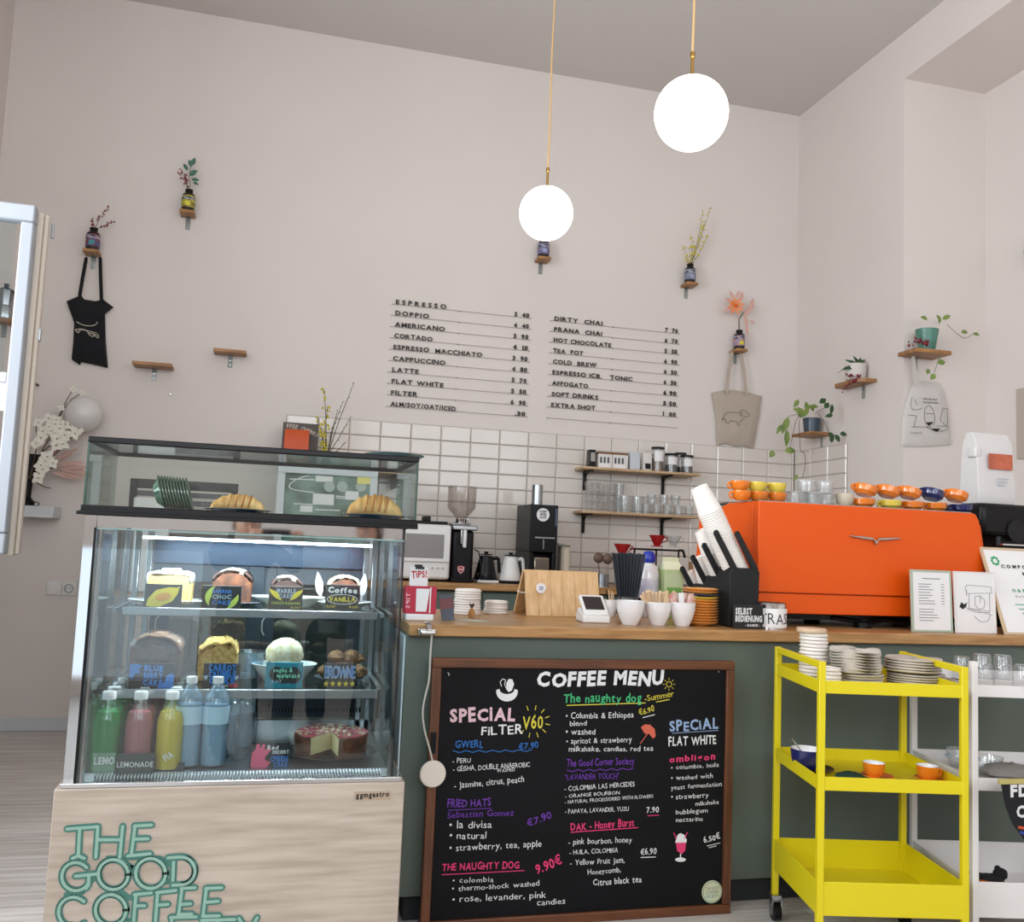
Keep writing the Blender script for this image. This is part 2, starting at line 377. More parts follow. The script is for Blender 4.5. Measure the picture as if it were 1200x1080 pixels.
# ------------------------------------------------------------------ display case
DX0, DX1, DY, DYB = -.503, .388, 2.60, 3.22
dc = thing('display_case', 'refrigerated glass display case on a wood-look base, full of cakes and bottles', 'display case', (DX0, DY, 0))
obj('base', G().box(DX0, DX1, DY, DYB, .06, .528), M_base_w, dc, .003)
obj('foot', G().box(DX0+.04, DX1-.04, DY+.04, DYB-.04, 0, .06), M_dark, dc)
GX0, GX1, GZ0, GZ1 = -.452, .346, .540, 1.188
obj('sill', G().box(DX0+.012, DX1-.01, DY+.004, DYB, .528, .541), M_chrome, dc, .002)
obj('side_trim', G().box(DX0+.014, GX0-.008, DY+.03, DY+.05, .541, 1.225), M_steel, dc)
obj('side_trim', G().box(GX0-.008, GX0-.002, DY+.004, DY+.05, .541, GZ1+.004), M_black, dc)
obj('side_trim', G().box(GX1+.006, GX1+.010, DY+.02, DY+.05, .541, 1.225), M_black, dc)
obj('canopy', G().box(DX0+.014, GX1+.014, DY+.035, DYB, GZ1+.006, 1.226), M_steel, dc)
obj('front_glass', G().box(GX0, GX1+.006, DY+.004, DY+.010, GZ0, GZ1), M_case, dc)
obj('glass_edge', G().box(GX0, GX1+.006, DY+.003, DY+.011, GZ1, GZ1+.004), mat('glass_edge', '#7f9a98', .2), dc)
IX0, IX1, IYB = GX0+.004, GX1-.002, DYB-.03
for x in (IX0, IX1): obj('side_glass', G().box(x, x+.005, DY+.05, IYB, GZ0, GZ1), pane('side_glass%d' % (x > 0), '#d5e0e3', .16, .8), dc)
# inner liner posts, back frame and sliding doors
g = G()
BX0, BX1 = IX0+.07, IX1-.05
for x in (IX0+.012, BX0-.02): g.box(x, x+.018, IYB-.02, IYB, GZ0, GZ1)
for x in (IX1-.02, BX1): g.box(x, x+.018, IYB-.02, IYB, GZ0, GZ1)
g.box(IX0, IX1, IYB-.02, IYB, GZ0, GZ0+.05)
obj('back_post', g, M_brush, dc, .002)
M_dfr = mat('dark_door_frame', '#4d5660', .45)
obj('back_panel', G().box(BX0, BX1, IYB-.012, IYB+.012, GZ1-.10, GZ1-.015), mat('blue_steel', '#5a6a80', .25, .6), dc)
for k, x0 in enumerate((BX0, BX0+.33)):
    x1 = x0+.35; y = IYB+.004+.014*k
    g = G().box(x0, x0+.06, y, y+.012, GZ0+.05, GZ1-.10).box(x1-.05, x1, y, y+.012, GZ0+.05, GZ1-.10).box(x0+.06, x1-.05, y, y+.012, GZ1-.16, GZ1-.10).box(x0+.06, x1-.05, y, y+.012, GZ0+.05, GZ0+.14)
    d = obj('sliding_door', g, M_dfr, dc, .002)
    obj('pane', G().box(x0+.06, x1-.05, y+.004, y+.008, GZ0+.14, GZ1-.16), pane('door_pane%d' % k, '#c4cccf', .10), d)
    obj('handle', G().tube([(x0+.03, y-.014, .86), (x0+.022, y-.014, .875), (x0+.022, y-.014, .905), (x0+.03, y-.014, .92)], .003), M_white, d)
obj('led_strip', G().box(BX0+.005, BX1-.005, DY+.26, DY+.272, GZ1-.022, GZ1-.014), M_led, dc)
l = area('case_light', ((BX0+BX1)/2, DY+.27, GZ1-.03), (0, 0, 0), .66, .02, 11, (.86, .94, 1))
# shelves with steel lip
def shelf(z, y0, x0, x1, lip):
    s = obj('glass_shelf', G().box(x0, x1, y0+.01, IYB-.04, z-.006, z), pane('shelf_glass%d' % int(z*100), '#e6efee', .08), dc)
    obj('shelf_lip', G().box(x0-.004, x1+.004, y0, y0+.012, z-lip, z-.001), M_brush, s, .002)
S1, S2 = W(290, 713.5, Y=2.83).z, W(290, 807.5, Y=2.74).z
x0, x1 = W(145, 713, Y=2.83).x, W(441, 716, Y=2.83).x
shelf(S1, 2.83, x0, x1, .024)
x0, x1 = W(131, 808, Y=2.74).x, W(441, 807, Y=2.74).x
shelf(S2, 2.74, x0, x1, .026)
for z in (S1, S2):
    obj('shelf_bracket', G().box(IX0+.006, IX0+.02, 2.86, IYB-.02, z-.02, z-.008).box(IX1-.02, IX1-.006, 2.86, IYB-.02, z-.02, z-.008), M_brush, dc)
DF = GZ0+.012
obj('case_floor', G().box(IX0, IX1, DY+.06, IYB-.02, GZ0, DF), M_brush, dc)
g = G()
for i in range(90):
    x = IX0+.03+i*.0083
    if x < IX1-.02: g.box(x, x+.0032, DY+.025, DY+.058, GZ0+.004, DF)
o = obj('vent_grille', g, mat('grille_grey', '#dbe2e6', .4), dc); o['kind'] = 'stuff'
g = G()
for i in range(70):
    x = IX0+.05+i*.0105
    if x < IX1-.03: g.box(x, x+.005, IYB-.032, IYB-.026, GZ0+.075, GZ0+.09)
obj('rear_vent', g, M_black, dc)['kind'] = 'stuff'
text(dc, 'ggmgastro', W(417, 934.5, Y=DY-.001), W(456, 932.5, Y=DY-.001), .014, M_ink, 'name_plate_lettering', bold=.045)
obj('name_plate', G().box(W(415, 930, Y=2.6).x, W(458, 930, Y=2.6).x, DY-.0016, DY-.0002, W(436, 937, Y=2.6).z, W(436, 927, Y=2.6).z), mat('plate_beige', '#a8957f', .4), dc)
# glass box standing on the case
bx = thing('glass_box', 'low black-trimmed glass box holding croissants on top of the display case', 'display box', (DX0, DY, 1.226))
TX0, TX1, TY1 = -.492, .383, 3.05; TZ0, TZ1 = 1.2262, 1.43
def rim(z0, z1, y0=DY-.004, e=.0, w_=.014):
    return G().box(TX0-e, TX1+e, y0-e, y0+w_, z0, z1).box(TX0-e, TX1+e, TY1-w_, TY1+e, z0, z1).box(TX0-e, TX0+w_, y0+w_, TY1-w_, z0, z1).box(TX1-w_, TX1+e, y0+w_, TY1-w_, z0, z1)
obj('top_trim', rim(TZ1-.016, TZ1), M_black, bx, .003)
obj('bottom_trim', rim(TZ0, TZ0+.024, e=.004), M_black, bx, .003)
obj('lower_rim', G().box(TX0-.012, TX1+.004, DY-.012, DY, TZ0-.002, TZ0+.008), M_black, bx, .002)
obj('floor_panel', G().box(TX0+.014, TX1-.014, DY+.014, TY1-.014, TZ0+.014, TZ0+.018), M_case, bx)
M_box = pane('box_glass', '#f8fbfa', .04, .6)
for g in (G().box(TX0+.006, TX1-.006, DY+.002, DY+.006, TZ0+.02, TZ1-.012), G().box(TX0+.006, TX1-.006, TY1-.008, TY1-.004, TZ0+.02, TZ1-.012)): obj('long_pane', g, M_box, bx)
for x in (TX0+.002, TX1-.006): obj('end_pane', G().box(x, x+.004, DY+.008, TY1-.008, TZ0+.02, TZ1-.012), pane('end_glass%d' % (x > 0), '#e2ece9', .10, .8), bx)
for x in (TX0+.001, TX1-.006): obj('corner_edge', G().box(x, x+.005, DY-.001, DY+.004, TZ0+.02, TZ1-.012), mat('green_glass_edge', '#2f4c42', .2), bx)
obj('top_pane', G().box(TX0+.008, TX1-.008, DY+.008, TY1-.008, TZ1-.010, TZ1-.006), pane('top_glass', '#f0f4f3', .16, .85), bx)
# outlined sign lettering stuck to the base
M_s1 = mat('sign_green', '#42766a', .6); M_s2 = mat('sign_pale_green', '#8aaf9f', .6)
def cp(x, y): return W(40+x/4, 930+y/4, Y=DY-.0008)
def arc(cx, cy, r, a0, a1, n=18, ry=None): return [(cx+r*math.cos(math.radians(a0+(a1-a0)*i/n)), cy+(ry or r)*math.sin(math.radians(a0+(a1-a0)*i/n))) for i in range(n+1)]
SG = [('T', [[(155, 163), (300, 152)], [(214, 160), (208, 290)], [(180, 300), (208, 288), (236, 300)]]), ('H', [[(300, 152), (290, 295)], [(416, 150), (402, 295)], [(295, 213), (410, 213)]]),
 ('E', [[(470, 148), (552, 144)], [(474, 148), (456, 285)], [(468, 210), (535, 208)], [(440, 288), (545, 278)]]),
 ('G', [arc(197, 385, 66, -40, -330), [(195, 383), (300, 372)], [(258, 380), (256, 425), (245, 440)]]), ('O', [arc(372, 375, 70, 0, 360, 28)]), ('O', [arc(547, 370, 70, 0, 360, 28)]),
 ('D', [[(628, 297), (690, 293)]+arc(690, 358, 65, -90, 90)[1:]+[(650, 425)], [(655, 300), (650, 425)]]),
 ('C', [arc(185, 552, 70, -45, -315)]), ('O', [arc(360, 542, 72, 0, 360, 28)]), ('F', [[(470, 470), (550, 462)], [(478, 470), (466, 610)], [(474, 522), (520, 522)]]),
 ('F', [[(575, 460), (665, 450)], [(580, 460), (568, 610)], [(578, 518), (628, 515)]]), ('E', [[(690, 440), (755, 437)], [(694, 440), (676, 575)], [(688, 515), (735, 512)], [(676, 562), (740, 560)]]),
 ('E', [[(805, 440), (880, 437)], [(808, 440), (792, 570)], [(802, 505), (864, 500)], [(790, 570), (868, 568)]]),
 ('S', [arc(170, 650, 36, -20, -270, 14)+arc(170, 722, 36, -90, 160, 14)]), ('O', [arc(295, 688, 62, 0, 360, 26)]), ('C', [arc(445, 688, 62, -45, -315)]), ('I', [[(545, 630), (538, 750)]]), ('E', [[(640, 577), (760, 574)], [(646, 577), (632, 748)], [(640, 660), (715, 657)], [(632, 748), (735, 745)]]),
 ('T', [[(785, 590), (942, 586)], [(862, 588), (850, 748)]]), ('Y', [[(960, 580), (1002, 650), (1046, 577)], [(1002, 650), (994, 748)]])]
sign = thing('shop_sign_lettering', 'green outlined shop name lettering across the display case base', 'sign', tuple(cp(155, 163)))
SK = 0
for ch, st in SG:
    g = G(); g2 = G()
    for s_ in st:
        SK += 1; e = V((0, -.00011*(SK % 17), 0)); g.ribbon([cp(*p)+e for p in s_], .0175, th=.0012); g2.ribbon([cp(*p)+e+V((0, -.0023, 0)) for p in s_], .0075, th=.0004)
    o = obj('letter', g, M_s1, sign); obj('inner_line', g2, M_s2, o)
g = G()
for s_ in (((345, 300), (400, 300), (470, 352)), ((430, 300), (520, 296), (590, 300), (640, 330)), ((440, 345), (480, 345)), ((265, 410), (310, 380)), ((600, 420), (640, 405)), ((230, 460), (150, 470)), ((400, 450), (450, 490), (480, 470)), ((440, 590), (470, 600))): g.ribbon([cp(*p) for p in s_], .012, th=.0006)
obj('connecting_stroke', g, M_s1, sign)
# ------------------------------------------------------------------ menu chalkboard
BY = 2.905
bl, br = W(491.5, 1075, Y=BY), W(858, 1068, Y=BY); tl, tr_ = W(508, 770, Y=BY), W(858, 775, Y=BY)
cbx0, cbx1, cbz = (bl.x+tl.x)/2, (br.x+tr_.x)/2, (tl.z+tr_.z)/2
cb = thing('menu_chalkboard', 'large brown-framed chalkboard with coloured coffee menu leaning on the counter', 'chalkboard', (cbx0, BY, 0))
obj('slate', G().box(cbx0+.02, cbx1-.02, BY+.004, BY+.016, .02, cbz-.02), M_board, cb)
fb = .030
obj('frame_rail', G().box(cbx0, cbx1, BY-.006, BY+.018, cbz-fb, cbz), wood('brown_frame_x', '#6b3d20', '#4c2913', 0), cb, .003)
obj('frame_rail', G().box(cbx0, cbx1, BY-.006, BY+.018, 0, fb), wood('brown_frame_x2', '#6d3f22', '#5c331a', 0), cb, .003)
obj('frame_stile', G().box(cbx0, cbx0+fb, BY-.006, BY+.018, fb, cbz-fb), M_frame, cb, .003)
obj('frame_stile', G().box(cbx1-fb, cbx1, BY-.006, BY+.018, fb, cbz-fb), M_frame, cb, .003)
obj('latch', G().box(cbx0+.004, cbx0+.022, BY-.012, BY-.006, W(508, 882, Y=BY).z, W(508, 857, Y=BY).z), M_black, cb, .002)
def A_(x, y): return W(500+x/3.484, 770+y/3.484, Y=BY+.0035)
def B_(x, y): return W(650+x/3.486, 770+y/3.486, Y=BY+.0035)
def cw(f, s, x0, y0, x1, y1, h, mt, bold=.0, **k):
    text(cb, s, f(x0, y0), f(x1, y1), h/3.486*.00272, mt, 'chalk_lettering', bold=bold, jit=k.pop('jit', .10), **k)
def cl(f, pts, wd, mt, name='chalk_stroke'): obj(name, G().ribbon([f(*p) for p in pts], wd, n=6), mt, cb)
def wave(x0, y0, x1, y1, n=12, a=4): return [(x0+(x1-x0)*i/n, y0+(y1-y0)*i/n+(a if i % 2 else -a)) for i in range(n+1)]
text(cb, 'COFFEE MENU', W(628.5, 803.5, Y=BY+.0035), W(777, 801.5, Y=BY+.0035), .046, M_chW, 'chalk_lettering', bold=.045, jit=.08, slant=.1)
cw(A_, 'SPECiAL', 95, 264, 360, 255, 52, M_chK, .04); cw(A_, 'FiLTER', 222, 318, 392, 312, 38, M_chW, .012)
cw(A_, 'V60', 390, 292, 474, 288, 58, M_chY, .015)
for i in range(12):
    a = 2*PI*i/12+.2
    if 2.4 < a < 3.9: continue
    cl(A_, [(432+55*math.cos(a), 262+48*math.sin(a)), (432+72*math.cos(a), 262+66*math.sin(a))], .0025, M_chY, 'sun_ray')
cw(A_, 'GWERL', 116, 370, 230, 368, 30, M_chB, .012); cw(A_, '€7.90', 376, 375, 456, 368, 27, M_chB, .01); cl(A_, wave(107, 385, 430, 380), .0022, M_chB)
cw(A_, '- PERU', 105, 432, 180, 428, 20, M_chW); cw(A_, '- GEISHA, DOUBLE ANAEROBIC', 108, 466, 422, 447, 21, M_chW); cw(A_, 'WASHED', 287, 470, 360, 464, 15, M_chW); cw(A_, '- Jasmine, citrus, peach', 112, 535, 397, 508, 26, M_chW)
cw(A_, 'FRIED HATS', 83, 612, 262, 606, 32, M_chP, .015); cl(A_, [(88, 624), (262, 616)], .002, M_chP); cw(A_, 'Sebastian Gomez', 83, 656, 355, 644, 26, M_chP); cw(A_, '€7.90', 412, 690, 512, 655, 30, M_chP, .012)
cw(A_, '• la divisa', 92, 698, 265, 695, 30, M_chW); cw(A_, '• natural', 92, 742, 242, 738, 28, M_chW); cw(A_, '• strawberry, tea, apple', 93, 792, 468, 772, 28, M_chW)
cw(A_, 'THE NAUGHTY DOG', 62, 870, 378, 860, 28, M_chR, .02); cl(A_, [(62, 887), (398, 870)], .0025, M_chR); cw(A_, '9.90€', 448, 884, 555, 842, 38, M_chR, .02)
cw(A_, '• colombia', 105, 920, 272, 916, 20, M_chW); cw(A_, '• thermo-shock washed', 103, 955, 460, 932, 22, M_chW); cw(A_, '• rose, levander, pink', 103, 1000, 487, 980, 26, M_chW); cw(A_, 'candies', 450, 1012, 565, 1005, 24, M_chW)
cl(A_, [(86, 62), (92, 68), (90, 75)], .002, M_chW)
cw(B_, 'The naughty dog', 35, 184, 355, 182, 38, M_chG, .015); cl(B_, [(50, 196), (370, 186)], .003, M_chY); cw(B_, '-Summer', 368, 180, 487, 160, 28, M_chY); cl(B_, [(415, 182), (468, 172)], .003, M_chY)
cl(B_, arc(467, 110, 11, 0, 360, 12), .002, M_chY, 'sun_circle')
for i in range(8):
    a = 2*PI*i/8; cl(B_, [(467+18*math.cos(a), 110+18*math.sin(a)), (467+25*math.cos(a), 110+25*math.sin(a))], .0018, M_chY, 'sun_ray')
cw(B_, '€6.90', 345, 236, 408, 220, 26, M_chY, .012); cl(B_, [(360, 246), (408, 234)], .0025, M_chW)
cw(B_, '• Columbia & Ethiopea', 45, 250, 322, 246, 26, M_chW); cw(B_, 'blend', 62, 281, 130, 278, 22, M_chW); cw(B_, '• washed', 45, 316, 165, 314, 26, M_chW); cw(B_, '• apricot & strawberry', 47, 353, 315, 346, 24, M_chW); cw(B_, 'milkshake, candies, red tea', 57, 384, 402, 382, 22, M_chW)
obj('umbrella_drawing', G().add([B_(*p) for p in ((352, 285), (368, 274), (390, 275), (408, 292), (413, 322), (402, 332), (385, 312), (368, 312), (360, 298))], [tuple(range(9))]), M_chC, cb); cl(B_, [(384, 305), (350, 352)], .0025, M_chC)
cw(B_, 'The Good Corner Society', 48, 446, 325, 436, 30, M_chP, .01); cl(B_, wave(50, 464, 322, 455), .0022, M_chP); cw(B_, '"LAVANDER TOUCH"', 42, 500, 262, 495, 24, M_chP)
cw(B_, '- COLOMBIA LAS MERCEDES', 40, 546, 327, 526, 20, M_chW); cw(B_, '- ORANGE BOURBON', 42, 574, 265, 558, 15, M_chW); cw(B_, '- NATURAL PROCESS/DRIED WITH FLOWERS', 42, 598, 402, 573, 15, M_chW); cw(B_, '- PAPAYA, LAVANDER, YUZU', 42, 638, 303, 626, 18, M_chW)
cw(B_, '7.90', 375, 635, 425, 632, 24, M_chW, .01); cl(B_, [(380, 647), (425, 644)], .0025, M_chR)
cw(B_, 'DAK - Honey Burst', 65, 708, 325, 688, 32, M_chR, .018); cl(B_, [(67, 714), (340, 695)], .0028, M_chR)
cw(B_, '- pink bourbon, honey', 55, 765, 315, 755, 24, M_chW); cw(B_, '- HUILA, COLOMBIA', 60, 806, 258, 796, 20, M_chW); cw(B_, '€6.90', 350, 806, 415, 803, 25, M_chW, .012); cl(B_, [(352, 817), (412, 815)], .0025, M_chW)
cw(B_, '- Yellow Fruit Jam,', 62, 850, 285, 838, 24, M_chW); cw(B_, 'Honeycomb,', 135, 888, 270, 876, 22, M_chW); cw(B_, 'Citrus black tea', 157, 932, 355, 918, 26, M_chW, .01)
cw(B_, 'SPECiAL', 470, 303, 668, 290, 44, M_chLB, .03); cl(B_, [(480, 310), (668, 298)], .0018, M_chLB); cw(B_, 'FLAT WHITE', 465, 362, 660, 353, 38, M_chW, .02)
cw(B_, 'ombligon', 468, 428, 655, 416, 27, M_chR, .03); cw(B_, '• colombia, huila', 475, 459, 670, 446, 18, M_chW); cw(B_, '• washed with', 475, 502, 645, 492, 20, M_chW); cw(B_, 'yeast fermentation', 475, 541, 682, 525, 20, M_chW)
cw(B_, '• strawberry', 475, 580, 628, 572, 22, M_chW); cw(B_, 'milkshake', 575, 606, 670, 598, 18, M_chW); cw(B_, 'bubblegum', 495, 641, 625, 632, 20, M_chW); cw(B_, 'nectarine', 495, 673, 605, 668, 20, M_chW); cw(B_, '6.50€', 610, 757, 677, 740, 25, M_chW, .012); cl(B_, [(622, 770), (675, 758)], .002, M_chW); cl(B_, [(630, 777), (660, 770)], .002, M_chW)
cl(B_, [(668, 57), (671, 60)], .002, M_chW)
# swan in a cup, milkshake glass, round sticker
obj('cup_drawing', G().add([A_(*p) for p in arc(328, 140, 44, -10, 190, 16, 40)+arc(328, 132, 30, 190, -10, 12, 18)], [tuple(range(30))]), M_chW, cb)
cl(A_, [(305, 118), (300, 100), (310, 88), (322, 92), (318, 110), (326, 128)], .0022, M_chW, 'swan_drawing'); obj('swan_wing_drawing', G().add([A_(*p) for p in ((326, 132), (325, 105), (335, 88), (350, 90), (357, 110), (348, 135), (335, 142))], [tuple(range(7))]), M_chW, cb)
obj('milkshake_drawing', G().add([B_(*p) for p in ((495, 752), (537, 752), (533, 790), (519, 803), (500, 790))], [(0, 1, 2, 3, 4)]), M_chR, cb)
obj('milkshake_drawing', G().add([B_(*p) for p in [(492, 757), (498, 735), (505, 722), (515, 718), (530, 725), (540, 745), (538, 757)]+[]], [tuple(range(7))]).add([B_(*p) for p in arc(514, 826, 22, 0, 360, 12, 9)[:-1]], [tuple(range(12))]), M_chW, cb)
cl(B_, [(514, 803), (514, 824)], .004, M_chW); cl(B_, [(497, 742), (487, 717)], .003, M_chR); cl(B_, [(530, 740), (542, 715)], .003, M_chR)
c = B_(641, 956); c.y = BY-.0005
st = solo('round_sticker', G().cyl(c+V((0, .003, 0)), c, .0365, n=28), mat('sticker_pale', '#c5d3b4', .6, col2='#cfc9a0', vscale=20), 'pale green round sticker in the lower right corner of the chalkboard', 'sticker', tuple(c))
obj('sticker_border', G().ribbon([c+V((math.cos(t*PI/12)*.033, -.0006, math.sin(t*PI/12)*.033)) for t in range(25)], .002), mat('sticker_green', '#7f9a86', .6), st)
for i, s_ in enumerate(('THE GOOD', 'COFFEE', 'SOCIETY')): text(st, s_, c+V((-.024, -.0008, .008-.013*i)), c+V((.024, -.0008, .009-.013*i)), .009, mat('sticker_grey', '#7a8793', .6), bold=0)
# ------------------------------------------------------------------ wall price lists
def pricelist(nm, lab, xa, xb, z0, z1, n, rows, prices, px0, px1, pl, pr, h=.030):
    t = thing(nm, lab, 'menu board', (xa, YB, (z0+z1)/2), 'wire-rail price lists on the wall')
    dz = (z1-z0)/9
    M_w = mat('rail_wire', '#8d8179', .5)
    for i in range(n):
        z = z0+dz*i
        r = obj('rail', G().box(xa-.02, xb+.01, YB-.012, YB-.010, z-.0012, z+.0012).box((xa+xb)/2-.03, (xa+xb)/2-.024, YB-.012, YB, z-.004, z+.002).box(xa-.02, xa-.016, YB-.01, YB, z-.002, z+.002).box(xb+.004, xb+.008, YB-.01, YB, z-.002, z+.002), M_w, t)
        if i < len(rows):
            s, e = rows[i]; X0 = xa+.006; X1 = xa+(e-px0)/(px1-px0)*(xb-xa)
            letters_bm = letters(G(), s, (X0, YB-.012, z+.003), (X1, YB-.012, z+.003), h, bold=.035, jit=.05)
            obj('lettering', letters_bm, M_ink, r)
            a = xa+(pl-px0)/(px1-px0)*(xb-xa); b = xa+(pr-px0)/(px1-px0)*(xb-xa); pr_ = prices[i]
            if pr_[0] == '.': a = b-.075
            obj('price', letters(G(), pr_, (a, YB-.012, z+.003), (b, YB-.012, z+.003), h*1.0, bold=.05, jit=.04), M_ink, r)
pricelist('price_list', 'left wall price list of ten rows running from espresso to oat milk', .6663, 1.5947, 2.7445, 2.0627, 10,
  [('ESPRESSO', 520), ('DOPPIO', 500.5), ('AMERICANO', 519.5), ('CORTADO', 506), ('ESPRESSO  MACCHIATO', 564.5), ('CAPPUCCINO', 522), ('LATTE', 492), ('FLAT WHITE', 521), ('FILTER', 492), ('ALM/SOY/OAT/ICED', 536.5)],
  ['3  40', '4  40', '3  90', '4  10', '3  90', '4  80', '5  70', '5  50', '6  90', '.30'], 461, 619.7, 600.5, 618.5)
pricelist('price_list', 'right wall price list running from dirty chai to extra shot', 1.7623, 2.6969, 2.7442, 2.0674, 10,
  [('DIRTY  CHAI', 704), ('PRANA  CHAI', 704), ('HOT CHOCOLATE', 715), ('TEA  POT', 683), ('COLD  BREW', 699), ('ESPRESSO ICB.   TONIC', 741), ('AFFOGATO', 690), ('SOFT DRINKS', 702), ('EXTRA SHOT', 699)],
  ['7  70', '6  70', '5  50', '6  90', '6  50', '6  50', '6 90', '5 50', '1  00'], 648, 794.5, 778, 793.5)
# ------------------------------------------------------------------ pendant lamps
def pendant(lab, x, y, Y, pw):
    c = W(x, y, Y=Y); t = thing('pendant_lamp', lab, 'lamp', tuple(c), 'globe pendant lamps'); R = .128
    obj('globe', G().ball(c, R, n=40), M_globe_on, t)
    obj('stem', G().lathe([(.012, R-.004), (.012, R+.006), (.006, R+.008), (.006, R+.075), (.009, R+.078), (.009, R+.095), (.003, R+.1)], c, 12), M_brass, t)
    obj('cord', G().tube([c+V((.002*math.sin(i*1.7), 0, R+.098+(ZC-c.z-R-.098)*i/8)) for i in range(9)], .0045), M_cord, t)
    obj('ceiling_rose', G().lathe([(.05, ZC-c.z), (.05, ZC-c.z-.02), (.004, ZC-c.z-.024)], c, 20), M_brass, t)
    l = bpy.data.lights.new('globe_light', 'POINT'); l.energy = pw; l.color = (1, .86, .68); l.shadow_soft_size = .13
    o = bpy.data.objects.new('globe_light', l); C.objects.link(o); o.location = c-V((0, 0, .0))
    return t
pendant('smaller-looking lit white globe pendant on a beige cord, over the aisle', 640, 250, 4.1, 0)
pendant('larger-looking lit white globe pendant nearer the camera, right of the other', 810, 133, 2.86, 0)
c = W(98, 485, Y=5.87); wl = thing('wall_lamp', 'unlit opal globe wall lamp above the flowers', 'lamp', (c.x, 6, c.z))
obj('globe', G().ball(c, .104, n=32), M_globe_off, wl); obj('wall_plate', G().cyl((c.x, 6, c.z), (c.x, 5.975, c.z), .04, n=20), M_base, wl)
# sockets, hooks
p = W(72, 689, Y=5.99); sw = thing('wall_socket', 'double white light switch and power socket low on the left wall', 'socket', (p.x, 6, p.z))
for k in (-1, 1): obj('cover_plate', G().box(p.x+k*.041-.04, p.x+k*.041+.04, 5.988, 6, p.z-.04, p.z+.04), M_wplas, sw, .003)
obj('rocker', G().box(p.x-.068, p.x-.014, 5.983, 5.989, p.z-.027, p.z+.027), M_wplas, sw, .002)
obj('socket_ring', G().lathe([(.022, 0), (.027, 0), (.027, .006), (.022, .006), (.020, -.004), (.001, -.004)], (p.x+.041, 5.985, p.z), 24, Matrix.Rotation(PI/2, 3, 'X')), mat('socket_grey', '#a9a6a2', .4), sw)
for a in (-.008, .008): obj('pin_hole', G().cyl((p.x+.041+a, 5.9825, p.z), (p.x+.041+a, 5.9875, p.z), .003, n=8), M_ink, sw)
p = W(44, 451, Y=5.98); solo('wall_hook', G().cyl((p.x, 6, p.z), (p.x-.01, 5.95, p.z+.006), .006, n=8).ball((p.x-.01, 5.95, p.z+.006), .01, n=8), M_frame, 'small brown peg on the wall right of the open window', 'hook', (p.x, 6, p.z))
p = W(200, 462, Y=5.99); solo('wall_screw', G().cyl((p.x, 6, p.z), (p.x, 5.985, p.z), .006, n=8), M_brush, 'single small screw in the wall below the left empty shelf', 'screw', (p.x, 6, p.z))
# ------------------------------------------------------------------ wall shelves with bottles, branches, bags and plants
M_acr = pane('clear_acrylic', '#e8eeee', .12, .6)
def wshelf(lab, c, w_, dp, th=.02, name='wall_shelf', side=0):
    """c = middle of the top front edge; board reaches back to the wall"""
    t = thing(name, lab, 'shelf', tuple(c), 'little wooden shelves scattered over the wall')
    if side == 0:
        y1 = YB if c.y > 5 else YR
        obj('board', G().box(c.x-w_/2, c.x+w_/2, c.y, y1-.001, c.z-th, c.z), M_walnut, t, .003)
        obj('bracket', G().box(c.x-.012, c.x+.012, y1-.05, y1-.001, c.z-th-.004, c.z-th).box(c.x-.014, c.x+.014, y1-.005, y1-.001, c.z-th-.075, c.z-th), M_acr, t)
        for k in (.03, .06): obj('screw', G().cyl((c.x, y1-.008, c.z-th-k), (c.x, y1-.005, c.z-th-k), .004, n=8), M_brush, t)
    else:
        obj('board', G().box(c.x, XR-.001, c.y-w_/2, c.y+w_/2, c.z-th, c.z), M_walnut, t, .004)
        obj('bracket', G().box(XR-.005, XR-.001, c.y-.014, c.y+.014, c.z-th-.07, c.z-th), M_acr, t)
    return t
def bottle(lab, c, cols, s=1):
    t = thing('vase_bottle', lab, 'bottle', tuple(c), 'black label bottles used as vases')
    obj('body', G().lathe([(0, 0), (.036*s, 0), (.040*s, .004), (.040*s, .098*s), (.037*s, .108*s), (.026*s, .118*s), (.022*s, .120*s)], c, 20), mat('bottle_dark', '#1a0f10', .12, spec=.6), t)
    obj('neck', G().lathe([(.022*s, .120*s), (.022*s, .126*s), (.024*s, .127*s), (.024*s, .142*s), (.018*s, .143*s), (.018*s, .125*s)], c, 20), M_black, t)
    m = mat('label_%s' % cols[0], cols[0], .5, col2=cols[1], vscale=26, stretch=(1, 1, 1.4))
    l = obj('label', G().lathe([(.0405*s, .022*s), (.0408*s, .023*s), (.0408*s, .096*s), (.0405*s, .097*s)], c, 20), m, t)
    obj('label_stripe', G().lathe([(.0411*s, .070*s), (.0411*s, .088*s)], c, 20), mat('lab2_%s' % cols[2], cols[2], .5, col2='#2a2733', vscale=60), t)
    obj('label_emblem', G().box(c.x-.016, c.x+.016, c.y-.0415*s, c.y-.036*s, c.z+.03*s, c.z+.058*s), mat('lab3_%s' % cols[3], cols[3], .5), t, .006)
    return t
def sprig(name, lab, cat, base, tips, mt, berries=None, br=.005, nb=10, rad=.0018, along=.35, grp=None):
    t = thing(name, lab, cat, tuple(base), grp)
    for k, tp in enumerate(tips):
        b = V(base); tp = V(tp); mid = (b+tp)/2+V((random.uniform(-.012, .012), 0, random.uniform(-.01, .012)))
        pts = [b, mid, tp]; obj('stem', G().tube(pts, rad, 5, rad*.5), mt, t)
        if berries:
            g = G()
            for i in range(nb):
                q = along+(1-along)*i/(nb-1); p = b.lerp(mid, q*2) if q < .5 else mid.lerp(tp, q*2-1)
                p = p+V((random.uniform(-1, 1)*br*1.8, random.uniform(-1, 1)*br*1.5, random.uniform(-1, 1)*br*1.8)); g.ball(p, br*random.uniform(.7, 1.15), n=6)
            obj('berries' if 'berry' in berries.name else 'blossoms', g, berries, t)['kind'] = 'stuff'
    return t
def at6(x, y, Y=5.92): return W(x, y, Y=Y)
